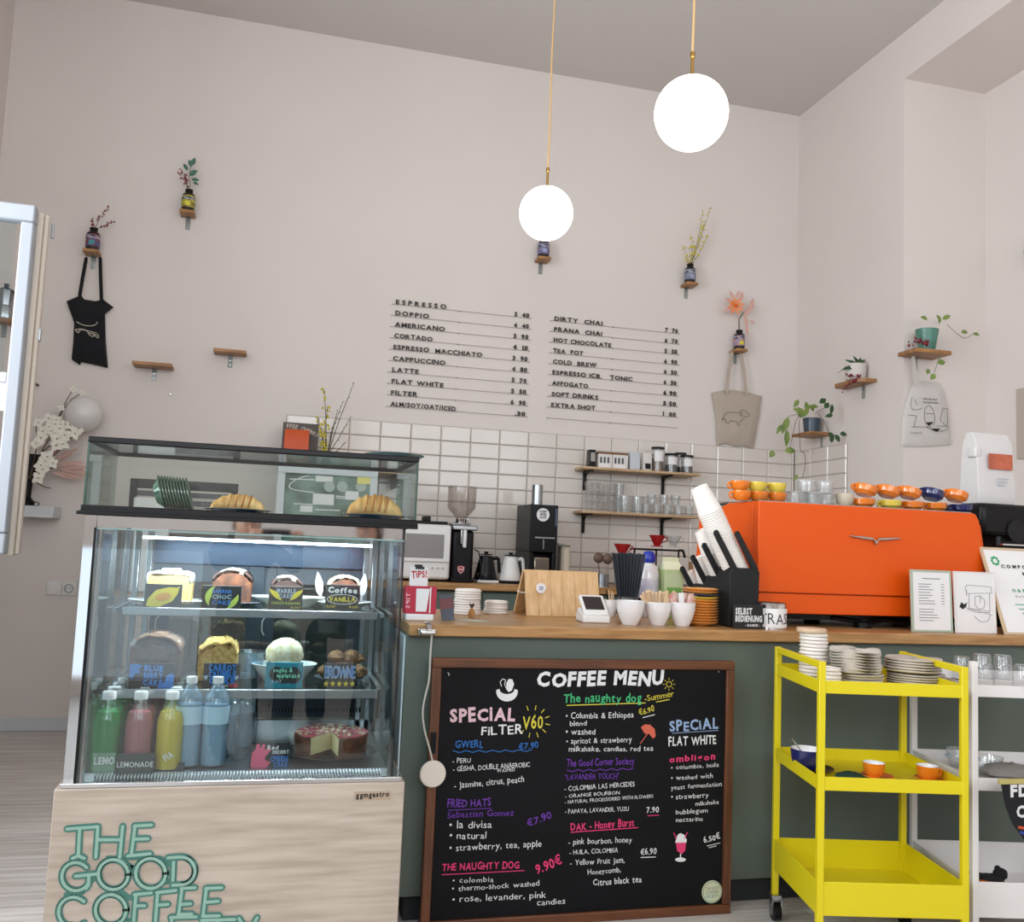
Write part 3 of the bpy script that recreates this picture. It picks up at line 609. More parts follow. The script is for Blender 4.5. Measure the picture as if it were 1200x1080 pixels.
def stand(x, y, lab, blab, cols, w_=.088):
    c = at6(x, y, 5.885); wshelf(lab, c, w_, YB-5.885); b = V((c.x, 5.935, c.z)); bottle(blab, b, cols); return b
b = stand(106, 291, 'narrow wooden wall shelf above the black tote bag', 'dark vase bottle with blue and red label above the black tote bag', ('#8a3038', '#3a5a8a', '#c8c4d0', '#3f8f9a'))
sprig('berry_branch', 'red berry sprigs in the bottle above the black tote bag', 'branch', b+V((0, 0, .13)), [at6(128, 240, 5.9), at6(134, 259, 5.9), at6(107, 257, 5.93)], M_stem, M_berry, .006, 12)
b = stand(219, 245, 'highest narrow wooden wall shelf on the left half of the wall', 'dark vase bottle with yellow label on the highest shelf', ('#c8c23a', '#6a4a30', '#b9bcc8', '#d8d040'))
sprig('berry_branch', 'short red berry sprigs beside green leaves in the highest bottle', 'branch', b+V((0, 0, .13)), [at6(208, 201, 5.9), at6(212, 198, 5.9), at6(218, 204, 5.92)], M_stem, M_berry, .006, 10)
t = thing('leaf_sprig', 'green leafy sprig in the highest bottle', 'plant', tuple(b+V((0, 0, .13))))
obj('stem', G().tube([b+V((.005, 0, .13)), at6(222, 205, 5.93), at6(224, 188, 5.93)], .0018, 5), M_gstem, t)
for x, y, dx, dz, L in ((222, 206, .6, .5, .06), (222, 203, .9, .4, .055), (220, 200, -.5, .8, .05), (224, 196, -.3, 1, .05), (225, 194, .3, 1, .055), (224, 210, 1, .0, .05), (226, 213, .9, -.4, .04)):
    obj('leaf', G().leaf(at6(x, y, 5.92), (dx, -.2, dz), L, L*.5, (.2, -1, .2)), mat('leaf_blue_green', '#3d6a58', .5), t)
wshelf('empty wooden wall shelf right of the black tote bag', W(178, 424, Y=5.86), .225, .14)
wshelf('empty wooden wall shelf highest right above the display case', W(269.5, 409, Y=5.88), .195, .12)
b = stand(639, 300, 'narrow wooden wall shelf behind the smaller pendant', 'dark vase bottle half hidden behind the smaller pendant', ('#8a86a8', '#3a3450', '#b9bcc8', '#9aa0c8'))
b = stand(812, 330, 'narrow wooden wall shelf right of the price lists, holding a yellow branch bottle', 'dark vase bottle with grey label holding yellow blossom', ('#8e92a6', '#5a5e74', '#c8cad4', '#9aa0b8'))
sprig('blossom_branch', 'tall yellow blossom branch in the bottle right of the price lists', 'branch', b+V((0, 0, .13)), [at6(834, 242), at6(826, 260), at6(830, 275), at6(801, 290), at6(811, 277), at6(824, 247)], M_stem, M_yflo, .008, 12, along=.1)
b = stand(870, 408, 'narrow wooden wall shelf holding the beige tote bag', 'dark vase bottle with colourful label holding an orange lily', ('#7a8ab0', '#c87a5a', '#c8b4c0', '#d8d040'))
t = thing('lily_flower', 'orange and pink lily blooms in the bottle above the beige tote bag', 'flower', tuple(b+V((0, 0, .13))))
obj('stem', G().tube([b+V((0, 0, .13)), at6(866, 374), at6(871, 366), at6(876, 364)], .005, 6, .003), M_gstem, t)
fc = at6(862, 358, 5.90)
for i in range(8):
    a = 2*PI*i/8+.3; obj('petal', G().leaf(fc, (math.cos(a), -.35, math.sin(a)*.9), .07, .034, (0, -1, .1), .3), M_oflo, t)
obj('flower_centre', G().ball(fc+V((0, -.006, 0)), .014, n=8), mat('deep_orange', '#e0661a', .6), t)
for x, y, dx, dz, L in ((874, 378, .2, -.9, .09), (876, 366, .8, .9, .09), (860, 350, -.5, .8, .07), (862, 349, .5, .9, .07), (858, 352, -1, .2, .06), (878, 376, .9, -.2, .05)):
    obj('petal', G().leaf(at6(x, y, 5.9), (dx, -.1, dz), L, .024, (0, -1, .1), .2), mat('pale_petal', '#d3a79c', .7), t)
for x, y, dx, dz, L in ((872, 372, .4, .9, .10), (878, 360, .5, .9, .08), (868, 352, .2, 1, .07), (876, 382, -.3, .9, .08), (858, 362, -.9, -.2, .07)): obj('petal', G().leaf(at6(x, y, 5.9), (dx, -.15, dz), L, .034, (0, -1, .1), .25), mat('pale_petal', '#d3a79c'), t)
# black tote
def cloth(poly, Y, th, mt, parent, name='bag_body', sag=.02, n=12):
    """closed cloth pouch: front bulges towards the room, back stays against the wall"""
    P = [W(x, y, Y=Y) for x, y in poly]; c = sum(P, V())/len(P); g = G(); k = len(P)
    rings = [1, .88, .6, .3]; vs = []
    for i, s_ in enumerate(rings):
        for p in P:
            q = c+(p-c)*s_; vs.append(V((q.x, Y-th*(.15, .7, 1, 1.08)[i]+sag*.25*math.sin(q.x*55+q.z*9)*(1-s_+.2), q.z)))
    vs.append(V((c.x, Y-th*1.08, c.z))); fs = []
    for i in range(3):
        for j in range(k): fs.append((i*k+j, i*k+(j+1) % k, (i+1)*k+(j+1) % k, (i+1)*k+j))
    for j in range(k): fs.append((3*k+j, 3*k+(j+1) % k, 4*k))
    vb = len(vs); vs += [V((p.x, Y, p.z)) for p in P]; fs.append(tuple(range(vb, vb+k)))
    for j in range(k): fs.append((j, vb+j, vb+(j+1) % k, (j+1) % k))
    g.add(vs, fs); return obj(name, g, mt, parent)
def straps(parent, lines, Y, wd, mt):
    for ln in lines: obj('handle', G().ribbon([W(x, y, Y=Y) for x, y in ln], wd, th=.004, n=8), mt, parent)
def draw(parent, lines, Y, wd, mt, name='print_line'):
    for ln in lines: obj(name, G().ribbon([W(x, y, Y=Y) for x, y in ln], wd, n=6), mt, parent)
def smooth(pts, it=2):
    for _ in range(it):
        o = [pts[0]]
        for a, b_ in zip(pts, pts[1:]): o += [(a[0]*.75+b_[0]*.25, a[1]*.75+b_[1]*.25), (a[0]*.25+b_[0]*.75, a[1]*.25+b_[1]*.75)]
        pts = o+[pts[-1]]
    return pts
tb = thing('tote_bag', 'black tote bag with a cream line print, hanging left', 'bag', tuple(W(106, 385, Y=5.97)), 'tote bags hanging from wall shelves')
cloth([(78, 353), (95, 346), (99, 351), (112, 353), (121, 351), (133, 360), (123, 368), (124, 400), (126.5, 431), (110, 427), (95, 424), (94, 428), (84, 421), (86, 400), (87, 378)], 5.985, .03, M_black_c, tb)
straps(tb, [[(101, 303), (97, 325), (93.5, 346)], [(117.5, 303), (118, 325), (119, 352)]], 5.955, .02, M_black_c)
M_cream = mat('cream_print', '#bdb5a3', .9)
draw(tb, [smooth([(90, 377), (97, 381), (107, 382), (113, 380), (114, 377)]), smooth([(88, 386), (92, 391), (93, 386), (102, 387), (104, 392), (110, 395), (110, 391), (104, 390)]), smooth([(110, 391), (115, 397), (116, 392), (112, 392)]), smooth([(88, 386), (96, 385), (104, 388), (113, 390)])], 5.948, .005, M_cream)
tb = thing('tote_bag', 'beige canvas tote bag with a dachshund outline', 'bag', tuple(W(862, 490, Y=5.97)), 'tote bags hanging from wall shelves')
cloth([(834, 460), (848, 457), (862, 457), (877, 460), (892, 464), (889, 490), (882, 526), (872, 522), (862, 523), (850, 519), (840, 522), (839, 490)], 5.985, .022, M_canvas, tb)
straps(tb, [[(858, 412), (854, 435), (851.5, 460)], [(868, 412), (872, 435), (874.5, 461)]], 5.957, .024, M_canvas)
draw(tb, [smooth([(846, 493), (848, 487), (851, 483.5), (856, 482.5), (862, 483.5), (866, 484), (868, 481), (872, 480), (875, 483), (879, 486), (877, 488), (873, 487.5), (870, 491), (867, 494), (866.5, 499), (864, 498), (864, 494), (858, 493), (855, 492.5), (855, 496), (851, 495.5), (850, 491), (848, 490), (846, 493)],1), smooth([(867, 484), (868, 488), (870, 486), (869, 482)])], 5.957, .0025, M_ink)
# corner plank with the trailing plant
def pot(t, c, r0, r1, h, mt, name='pot'):
    obj(name, G().lathe([(0, 0), (r0*.8, 0), (r0, .006), (r1, h), (r1-.006, h), (r0-.004, .01), (0, .012)], c, 28), mt, t)
    obj('soil', G().cyl(c+V((0, 0, h-.02)), c+V((0, 0, h-.012)), r1-.008, n=20), mat('soil', '#2c2119', .95), t)
Yc = 5.62; cc = W(930, 507, Y=5.6)
c3 = V((XR-.165, 5.66, W(948, 506, Y=5.6).z)); wshelf('wooden corner shelf under the dark grey-blue plant pot', c3, .24, .12, side=1)
t = thing('trailing_plant', 'trailing green plant in a dark grey-blue pot on the corner shelf', 'potted plant', (c3.x+.08, 5.66, c3.z)); pc = V((c3.x+.085, 5.66, c3.z))
pot(t, pc, .052, .062, .105, mat('grey_blue_glaze', '#3f4f5c', .3))
def lf(t, items, Y, mt=M_leaf, n=(0, -1, .25)):
    for x, y, dx, dz, L, wd in items: obj('leaf', G().leaf(W(x, y, Y=Y), (dx, -.15, dz), L, wd, n, .2), mt, t)
Yp = 5.58
lf(t, [(942, 484, -.9, .3, .085, .05), (940, 478, -.4, -.9, .07, .04), (944, 470, .2, -.9, .09, .04), (946, 480, -.6, -.6, .08, .045), (948, 474, .6, -.6, .06, .035), (936, 468, -.5, -.7, .07, .035), (950, 476, .9, .1, .06, .03)], Yp)
lf(t, [(960, 472, .8, .5, .06, .04), (975, 473, -.1, -1, .075, .03), (976, 486, -.9, -.2, .06, .03), (971, 506, .5, -.7, .07, .045), (984, 508, .6, 0, .05, .035), (973, 512, .3, -.8, .04, .03), (966, 478, .5, .6, .05, .04), (978, 509, .3, -.4, .06, .04)], 5.36, M_dleaf)
lf(t, [(924, 488, -.4, -1, .13, .05), (922, 503, .0, -1, .12, .045), (919, 528, .8, .1, .085, .05), (907, 528, -.5, -.7, .055, .045), (916, 497, -.5, -.9, .08, .03), (935, 556, -.7, -.8, .055, .025)], Yp)
for ln in ([(944, 484), (934, 488), (930, 505), (925, 528)], [(944, 482), (936, 490), (937, 510), (938, 529), (943, 530), (944, 545), (940, 560)], [(938, 529), (948, 529)], [(938, 484), (924, 488)], [(955, 484), (966, 478), (975, 473)], [(958, 484), (968, 496), (971, 508), (982, 509)]):
    obj('vine', G().tube([W(x, y, Y=Yp) for x, y in smooth(ln, 1)], .0018, 5), M_stem, t)
# round-ended shelf on the right wall
zb_ = W(1012, 452, Y=5.3).z; c4 = V((XR-.13, 5.2, zb_))
t = thing('wall_shelf', 'round-ended wooden shelf on the right wall under a white pot', 'shelf', tuple(c4), 'little wooden shelves scattered over the wall')
obj('board', G().prism([(XR-.001, 5.05), (XR-.08, 5.055), (XR-.115, 5.09), (XR-.12, 5.33), (XR-.085, 5.37), (XR-.001, 5.37)], 0, .022, Matrix(((1, 0, 0), (0, 0, 1), (0, 1, 0))).to_4x4() @ Matrix.Translation((0, 0, 0))), M_walnut, t)
o = t.children[0]
for v in o.data.vertices: v.co.z += zb_-.022
obj('bracket', G().box(XR-.006, XR-.001, 5.17, 5.2, zb_-.11, zb_-.022), M_acr, t)
def on(x, y, z, X): p = W(x, y, X=X); return V((X, p.y, z))
pc = V((XR-.075, 5.17, zb_)); t = thing('small_plant', 'small green plant in a white ribbed pot on the round-ended shelf', 'potted plant', tuple(pc))
pot(t, pc, .062, .070, .105, mat('ribbed_white', '#d5cec8', .6, bump=.4, bscale=80))
for a, L in ((2.6, .09), (1.9, .07), (.9, .07), (.2, .06), (3.4, .11), (1.3, .06)): obj('leaf', G().leaf(pc+V((0, -.03, .09)), (math.cos(a), -.3, math.sin(a)*.8+.1), L, .03, (0, -1, .4), .5), M_dleaf, t)
obj('vine', G().tube([pc+V((-.02, -.03, .09)), pc+V((-.09, -.03, .08)), pc+V((-.15, -.03, .03))], .0018, 5), M_gstem, t)
b = pc+V((-.03, -.085, .012)); sprig('berry_branch', 'red berry sprig lying at the left of the round-ended shelf', 'branch', b, [W(988, 458, Y=5.12), W(993, 440, Y=5.12), W(998, 448, Y=5.12)], M_stem, M_berry, .007, 12, along=.0)
# reveal shelf with green pot and white tote
c5 = W(1095, 409, Y=4.62); wshelf('wooden shelf in the window recess under the green pot', c5, .245, YR-4.62, .024)
pc = V((c5.x+.012, 4.70, c5.z)); t = thing('recess_plant', 'small trailing plant in a tall green pot in the window recess', 'potted plant', tuple(pc))
pot(t, pc, .046, .068, .135, mat('green_glaze', '#3c6f60', .3, col2='#56887a', vscale=9))
lf(t, [(1087, 374, -.9, .2, .05, .03), (1102, 376, -.5, .7, .045, .028), (1104, 374, .9, .5, .07, .03), (1100, 378, .3, .9, .04, .02), (1126, 389, .8, .1, .05, .03), (1140, 391, .9, 0, .05, .026)], 4.68)
lf(t, [(1098, 425, .9, .2, .06, .04), (1088, 432, -.2, -.6, .035, .03), (1096, 438, -.6, -.6, .05, .035)], 4.60)
for ln in ([(1110, 380), (1118, 388), (1130, 397), (1136, 394), (1142, 390)], [(1103, 414), (1099, 424), (1095, 436)], [(1100, 380), (1103, 375)]): obj('vine', G().tube([W(x, y, Y=4.66 if ln[0][0] != 1103 else 4.6) for x, y in smooth(ln, 1)], .0018, 5), M_gstem, t)
sprig('berry_branch', 'red berry sprigs beside the green pot in the recess', 'branch', W(1088, 402, Y=4.64), [W(1064, 403, Y=4.63), W(1073, 398, Y=4.63), W(1082, 404, Y=4.62)], M_stem, M_berry, .0075, 14, along=.0)
tb = thing('tote_bag', 'white tote bag with black coffee drawing in the window recess', 'bag', tuple(W(1085, 485, Y=YR-.02)), 'tote bags hanging from wall shelves')
cloth([(1069, 450), (1082, 446), (1100, 448), (1106, 460), (1112, 490), (1114, 521), (1085, 523), (1056, 523), (1057, 490), (1062, 468)], YR-.006, .02, M_wcanvas, tb)
straps(tb, [[(1068, 404), (1071, 425), (1073, 449)]], YR-.05, .022, M_wcanvas)
Yw = YR-.0345
draw(tb, [smooth([(1069, 465), (1067, 474), (1069, 480), (1076, 480), (1080, 478)]), [(1064, 486), (1074, 487), (1071, 500)], [(1068, 500), (1092, 500)], smooth([(1084, 478), (1089, 474), (1094, 480), (1096, 492), (1094, 498)]), smooth([(1084, 478), (1083, 490), (1086, 497)]), [(1105, 478), (1111, 479), (1110, 500), (1102, 492), (1105, 478)], smooth([(1086, 500), (1095, 505), (1105, 505), (1112, 502), (1110, 499), (1098, 499)]), [(1085, 484), (1095, 485)], [(1072, 468), (1075, 474)]], Yw, .0022, M_ink)
obj('print_patch', G().add([W(x, y, Y=Yw) for x, y in ((1085, 495), (1094, 494), (1089, 499))], [(0, 1, 2)]).add([W(x, y, Y=Yw) for x, y in ((1091, 502), (1102, 502), (1098, 506))], [(0, 1, 2)]), M_ink, tb)
text(tb, 'THE BEANS', W(1081, 468, Y=Yw), W(1098, 469, Y=Yw), .010, M_ink, 'print_lettering', bold=.02); text(tb, 'WE HAVE GOT', W(1081, 472, Y=Yw), W(1100, 473, Y=Yw), .010, M_ink, 'print_lettering', bold=.02); text(tb, 'TOAST', W(1067, 508, Y=Yw), W(1080, 508, Y=Yw), .010, M_ink, 'print_lettering', bold=.02)
# picture edge and green wall object at the far right, moka pot at the far left
a = W(1192, 456, X=XN-.01); solo('wall_frame', G().box(XN-.02, XN-.001, a.y-.5, a.y, a.z-.42, a.z), mat('frame_beige', '#b8aca0', .6), 'pale framed panel cut by the right edge above the coffee bag', 'picture', (XN-.01, a.y-.25, a.z-.2), bevel=.004)
a = W(1197, 300, X=XN-.03); solo('wall_lantern', G().ball((XN-.06, a.y-.16, a.z), .1, (.5, 1, 1.1), n=20), mat('teal_glaze', '#6f9f92', .5), 'teal round ornament barely showing at the upper right edge', 'ornament', (XN-.06, a.y-.1, a.z))
c6 = W(-1, 372, Y=5.88); wshelf('wooden wall shelf behind the window glass with a moka pot', c6, .16, .12)
c = V((c6.x+.01, 5.93, c6.z)); t = thing('moka_pot', 'silver moka pot on the shelf seen through the window sash', 'coffee pot', tuple(c))
obj('boiler', G().lathe([(0, 0), (.046, 0), (.050, .01), (.044, .075), (.038, .085)], c, 8), M_brush, t); obj('jug', G().lathe([(.036, .085), (.046, .165), (.05, .175), (.0, .176)], c, 8), M_brush, t)
obj('lid_knob', G().lathe([(0, .176), (.045, .177), (.012, .195), (.014, .215), (0, .22)], c, 12), M_black, t); obj('handle', G().tube([c+V((.045, 0, .165)), c+V((.085, 0, .17)), c+V((.09, 0, .15)), c+V((.075, 0, .10))], .007, 8), M_black, t)
# white wall box with vase, dogwood and pink leaves
a = W(30, 592, Y=5.8); b_ = W(62, 607, Y=5.8); solo('wall_box_shelf', G().box(a.x-.12, b_.x, 5.8, 5.999, b_.z, a.z), M_base, 'white box shelf on the wall under the flower vase', 'shelf', (a.x, 5.9, b_.z), bevel=.004)
vc = V((W(31, 590, Y=5.88).x, 5.88, a.z)); t = thing('black_vase', 'tall black vase with blossom branches beside the open window', 'vase', tuple(vc))
obj('body', G().lathe([(0, 0), (.042, 0), (.044, .02), (.02, .05), (.024, .15), (.045, .26), (.05, .30), (.045, .30), (.02, .2), (0, .19)], vc, 20), M_black, t); obj('wire_foot', G().tube([vc+V((.03+.045*math.sin(i*.4), -.03, .012+.014*math.cos(i*.4))) for i in range(17)], .003, 6), M_black, t)
t = thing('blossom_spray', 'white dogwood blossom branches in the black vase', 'flower', tuple(vc+V((0, 0, .25))))
Yb = 5.84
br = [[(34, 560), (48, 530), (60, 510), (68, 492), (80, 470), (96, 460)], [(34, 560), (50, 545), (70, 528), (88, 508)], [(36, 555), (44, 520), (42, 495)], [(48, 530), (62, 520), (90, 502)], [(60, 510), (72, 480), (86, 455)], [(36, 560), (50, 570), (60, 572)]]
for ln in br: obj('twig', G().tube([W(x, y, Y=Yb) for x, y in smooth(ln, 1)], .0042, 5, .002), M_stem, t)
def dog(x, y, s=.03):
    c = W(x, y, Y=Yb-.02); a0 = random.uniform(0, 1.5); g = G()
    for k in range(4):
        a = a0+k*PI/2; g.leaf(c, (math.cos(a), -.25, math.sin(a)), s, s*.8, (0, -1, .1), .2)
    o = obj('blossom', g, M_wflo, t); obj('blossom_centre', G().ball(c+V((0, -.004, 0)), s*.12, n=6), mat('blossom_centre', '#8f8a55', .7), o)
for x, y, s in ((48, 545, .035), (45, 560, .035), (56, 535, .04), (53, 540, .035), (62, 543, .03), (45, 495, .03), (57, 490, .03), (66, 492, .03), (50, 505, .03), (60, 505, .03), (70, 502, .035), (76, 510, .035), (82, 498, .03), (88, 508, .035), (67, 514, .04), (58, 500, .03), (48, 513, .035), (71, 497, .03), (74, 520, .035), (42, 520, .03), (92, 502, .03), (86, 456, .02), (96, 460, .018), (72, 478, .02), (66, 522, .035), (50, 550, .035)): dog(x, y, s*1.15)
t = thing('dried_leaves', 'dusty pink dried leaves below the white blossom', 'plant', tuple(W(60, 548, Y=5.86)))
for x, y, dx, dz, L in ((62, 540, .9, .6, .16), (64, 545, 1, .2, .17), (68, 548, 1, -.15, .16), (62, 535, .4, 1, .13), (74, 548, 1, .1, .13), (60, 552, .8, -.2, .15), (80, 550, 1, .3, .1), (84, 548, .9, -.3, .12), (70, 540, .7, .7, .12), (72, 552, 1, -.25, .13)):
    obj('leaf', G().leaf(W(x, y, Y=5.88), (dx, -.1, dz), L, .03, (0, -1, .3), .1), M_pflo, t)
obj('stem', G().tube([W(x, y, Y=5.9) for x, y in ((36, 560), (60, 548), (84, 548))], .003, 5), M_stem, t)
# ------------------------------------------------------------------ bracket shelves on the tiles
sz1 = 1.735; sz2 = 1.442; SX0, SX1 = 1.95, 2.80
for z, lab in ((sz1, 'upper pale wooden bracket shelf on the tiles'), (sz2, 'lower pale wooden bracket shelf on the tiles')):
    t = thing('bracket_shelf', lab, 'shelf', (SX0, 5.98, z), 'bracket shelves on the tiles')
    obj('board', G().box(SX0, SX1, 5.79, 5.984, z-.018, z), M_ply, t, .004)
    for x in (SX0+.075, SX1-.2): obj('bracket', G().prism([(0, 0), (.16, 0), (.16, -.012), (.03, -.02), (.016, -.035), (.012, -.13), (0, -.13)], -.009, .009, Matrix.Translation((x, 5.984, z-.018)) @ Matrix.Rotation(-PI/2, 4, 'Z')), M_black, t)
def px(x, Y=5.87): return W(x, 560, Y=Y).x
pkY = 5.88
def pack(name, lab, x0, x1, h, mt, cat, z=sz1, dp=.07, top=None, grp=None, y=pkY, bev=.004):
    a, b = px(x0, y-dp/2), px(x1, y-dp/2); t = thing(name, lab, cat, ((a+b)/2, y, z), grp)
    obj('body', G().box(a, b, y-dp/2, y+dp/2, z, z+h), mt, t, bev)
    if top: obj('lid', G().box(a-.001, b+.001, y-dp/2-.001, y+dp/2+.001, z+h-.01, z+h+.003), top, t, .002)
    return t, a, b
t, a, b = pack('tea_packet', 'slim black packet at the left end of the upper tile shelf', 690.5, 697.5, .12, M_black, 'packet'); obj('packet_label', G().box(a+.006, b-.006, pkY-.037, pkY-.035, sz1+.04, sz1+.10), mat('label_grey', '#a9a39a', .6), t)
M_bx = mat('box_white', '#dcd8d4', .6)
for x0, x1, lab in ((700.5, 717, 'left white carton with brown top on the upper tile shelf'), (717.5, 735.5, 'right white carton with brown top on the upper tile shelf')):
    t, a, b = pack('tea_carton', lab, x0, x1, .105, M_bx, 'box', top=mat('kraft_brown', '#7d5437', .7), grp='white cartons on the upper tile shelf')
    for k in range(3): obj('printed_figure', G().box(a+.012+k*.026, a+.026+k*.026, pkY-.0365, pkY-.035, sz1+.035, sz1+.075), mat('print_slate', '#4d4f58', .6), t, .005)
    obj('printed_panel', G().box(a+.01, b-.02, pkY-.0365, pkY-.035, sz1+.004, sz1+.03), M_paper, t)
def bag(name, lab, c, w_, d_, h, mt, lmt=None, z0=.55, z1=.8, cat='bag'):
    t = thing(name, lab, cat, tuple(c)); g = G(); rows = [(1, 1, 0), (1.04, 1.05, .1), (1.03, .95, .5), (1.02, .75, .85), (1.01, .3, 1)]
    vs = [];
    for sx, sy, z in rows: vs += [c+V((x*w_/2*sx, y*d_/2*sy, z*h)) for x, y in ((-1, -1), (0, -1.12), (1, -1), (1, 1), (0, 1.1), (-1, 1))]
    fs = [tuple(range(6))[::-1], tuple(range(24, 30))]
    for j in range(4):
        for i in range(6): fs.append((j*6+i, j*6+(i+1) % 6, (j+1)*6+(i+1) % 6, (j+1)*6+i))
    obj('body', g.add(vs, fs), mt, t, .003)
    if lmt: obj('bag_label', G().box(c.x-w_*.32, c.x+w_*.32, c.y-d_*.62, c.y-d_*.5, c.z+h*z0, c.z+h*z1), lmt, t)
    return t
bag('tea_bag', 'pale grey-blue bag beside the white cartons', V((px(743), 5.88, sz1)), .07, .05, .125, mat('bag_paleblue', '#c3c9cf', .5))
bag('tea_bag', 'white bag leaning next to the tall jar', V((px(757), 5.87, sz1)), .06, .05, .125, mat('bag_white', '#d9d5d0', .5), M_black, .1, .4)
def jar(lab, x, h, r, fill, fh, y=5.87, z=sz1, label_mt=None):
    c = V((px(x, y), y, z)); t = thing('storage_jar', lab, 'jar', tuple(c), 'black-lidded storage jars')
    obj('glass', G().lathe([(0, 0), (r, 0), (r, h), (r-.004, h)], c, 24), M_tum, t); obj('contents', G().lathe([(0, .003), (r-.004, .003), (r-.004, fh), (0, fh)], c, 20), fill, t)
    obj('lid', G().lathe([(0, h), (r+.002, h), (r+.003, h+.004), (r+.003, h+.014), (0, h+.016)], c, 24), M_black, t)
    if label_mt: obj('jar_label', G().add([c+V((math.sin(a)*(r+.001), -math.cos(a)*(r+.001), q)) for q in (h*.45, h*.9) for a in [(-.9+.3*i) for i in range(7)]], [(i, i+1, i+8, i+7) for i in range(6)]), label_mt, t)
M_seed = mat('seeds_brown', '#7a5e42', .8, var=.5, vscale=90); M_tea = mat('tea_leaves', '#2a201c', .9, var=.4, vscale=90)
jar('tall jar of brown seeds with black lid', 770, .155, .042, M_seed, .09, label_mt=M_paper); jar('jar with white label and dark tea, middle front', 786, .115, .042, M_tea, .05, 5.85, label_mt=M_paper)
jar('jar standing behind the two front right jars', 797, .135, .038, M_tea, .05, 5.94); jar('rightmost jar with white label on the upper tile shelf', 804.5, .11, .042, M_tea, .045, 5.85, label_mt=M_paper)
# glasses on the lower shelf
def glass(name, r0, r1, h, grp, lab, c, mt=M_tum, foot=0, n=20, inv=0):
    t = thing(name, lab, 'glass', tuple(c), grp)
    p = [(0, 0), (r0, 0), (r1, h), (r1-.003, h), (r0-.003, .006), (0, .006)]
    if inv: p = [(a, h-z) for a, z in p]
    obj('bowl', G().lathe(p, c, n), mt, t); obj('rim', G().lathe([(r1, h-.001 if not inv else 0), (r1+.0008, (h if not inv else .001)), (r1, h+.001 if not inv else .002)], c, n), mat('rim_glint', '#d5d3d1', .1), t); return t
M_cur = pane('curvy_glass_mat', '#fafafa', .05, .6, .05, milky=.04)
g0 = thing('curvy_glass', 'curvy glass in the left rear stack on the lower tile shelf', 'glass', (px(691, 5.88), 5.88, sz2), 'curvy glasses stacked on the lower tile shelf')
obj('bowl', G().lathe([(0, 0), (.022, 0), (.031, .02), (.027, .038), (.034, .055), (.036, .07), (.034, .07), (.024, .038), (0, .006)], (g0.location), 20), M_cur, g0)
for x, y, n_ in ((691, 5.89, 3), (704, 5.9, 3), (717, 5.88, 3), (698, 5.825, 3)):
    for k in range(n_):
        if x == 691 and k == 0: continue
        dup(g0, (px(x, y), y, sz2+k*.062), 'curvy glass in the %s stack on the lower tile shelf' % {691: 'left rear', 704: 'middle', 717: 'right', 698: 'front'}[x])
glass('tall_glass', .026, .034, .2, 'glasses on the lower tile shelf', 'tallest clear glass standing alone behind the curvy stacks', V((px(730), 5.93, sz2)))
a = glass('water_glass', .036, .042, .115, 'wide tumblers', 'wide tumbler in the middle of the lower tile shelf', V((px(731), 5.84, sz2))); dup(a, (px(746), 5.84, sz2))
a = glass('small_tumbler', .028, .034, .065, 'small tumblers stacked two high', 'small tumbler in the bottom row on the lower tile shelf', V((px(756), 5.84, sz2)))
for i in range(1, 5): dup(a, (px(756+i*12.5), 5.84, sz2))
for i in range(3): dup(a, (px(762+i*14), 5.84, sz2+.068), 'small tumbler in the upper row on the lower tile shelf')
# ------------------------------------------------------------------ back counter appliances
BZ = .955
def bx_(x, Y): return W(x, 650, Y=Y).x
gx = bx_(541, 5.55); mw = thing('microwave', 'white microwave with grey door window on the back counter', 'microwave', (.9, 5.6, BZ))
x0, x1, y0 = .62, min(bx_(528, 5.5), gx-.074), 5.5; zt_ = W(505, 614, Y=5.5).z
obj('body', G().box(x0, x1, y0, 5.9, BZ+.012, zt_), M_wplas, mw, .018); obj('door', G().box(x0+.01, x1-.006, y0-.012, y0, BZ+.115, zt_-.008), M_wplas, mw, .008)
obj('door_window', G().box(x0+.06, bx_(520, 5.48), y0-.0155, y0-.012, BZ+.14, zt_-.06), mat('mw_window', '#8f8a87', .2), mw, .004)
obj('display', G().box(bx_(487, 5.49), bx_(496, 5.49), y0-.003, y0, BZ+.085, BZ+.098), M_ink, mw)
for x in (502, 508, 514, 520): obj('button', G().cyl((bx_(x, 5.49), y0, BZ+.08), (bx_(x, 5.49), y0-.005, BZ+.08), .008, n=12), mat('button_grey', '#bdb9b5', .4), mw)
for x in (x0+.05, x1-.05): obj('foot', G().cyl((x, y0+.04, BZ), (x, y0+.04, BZ+.013), .015, n=12), M_black, mw)
z = zt_; solo('scale_tray', G().box(bx_(470, 5.6), bx_(521, 5.6), 5.53, 5.75, z, z+.02).box(bx_(494, 5.6), bx_(503, 5.6), 5.6, 5.68, z+.02, z+.05), M_black, 'flat black scale lying on the microwave', 'scale', (.8, 5.6, z), bevel=.006)
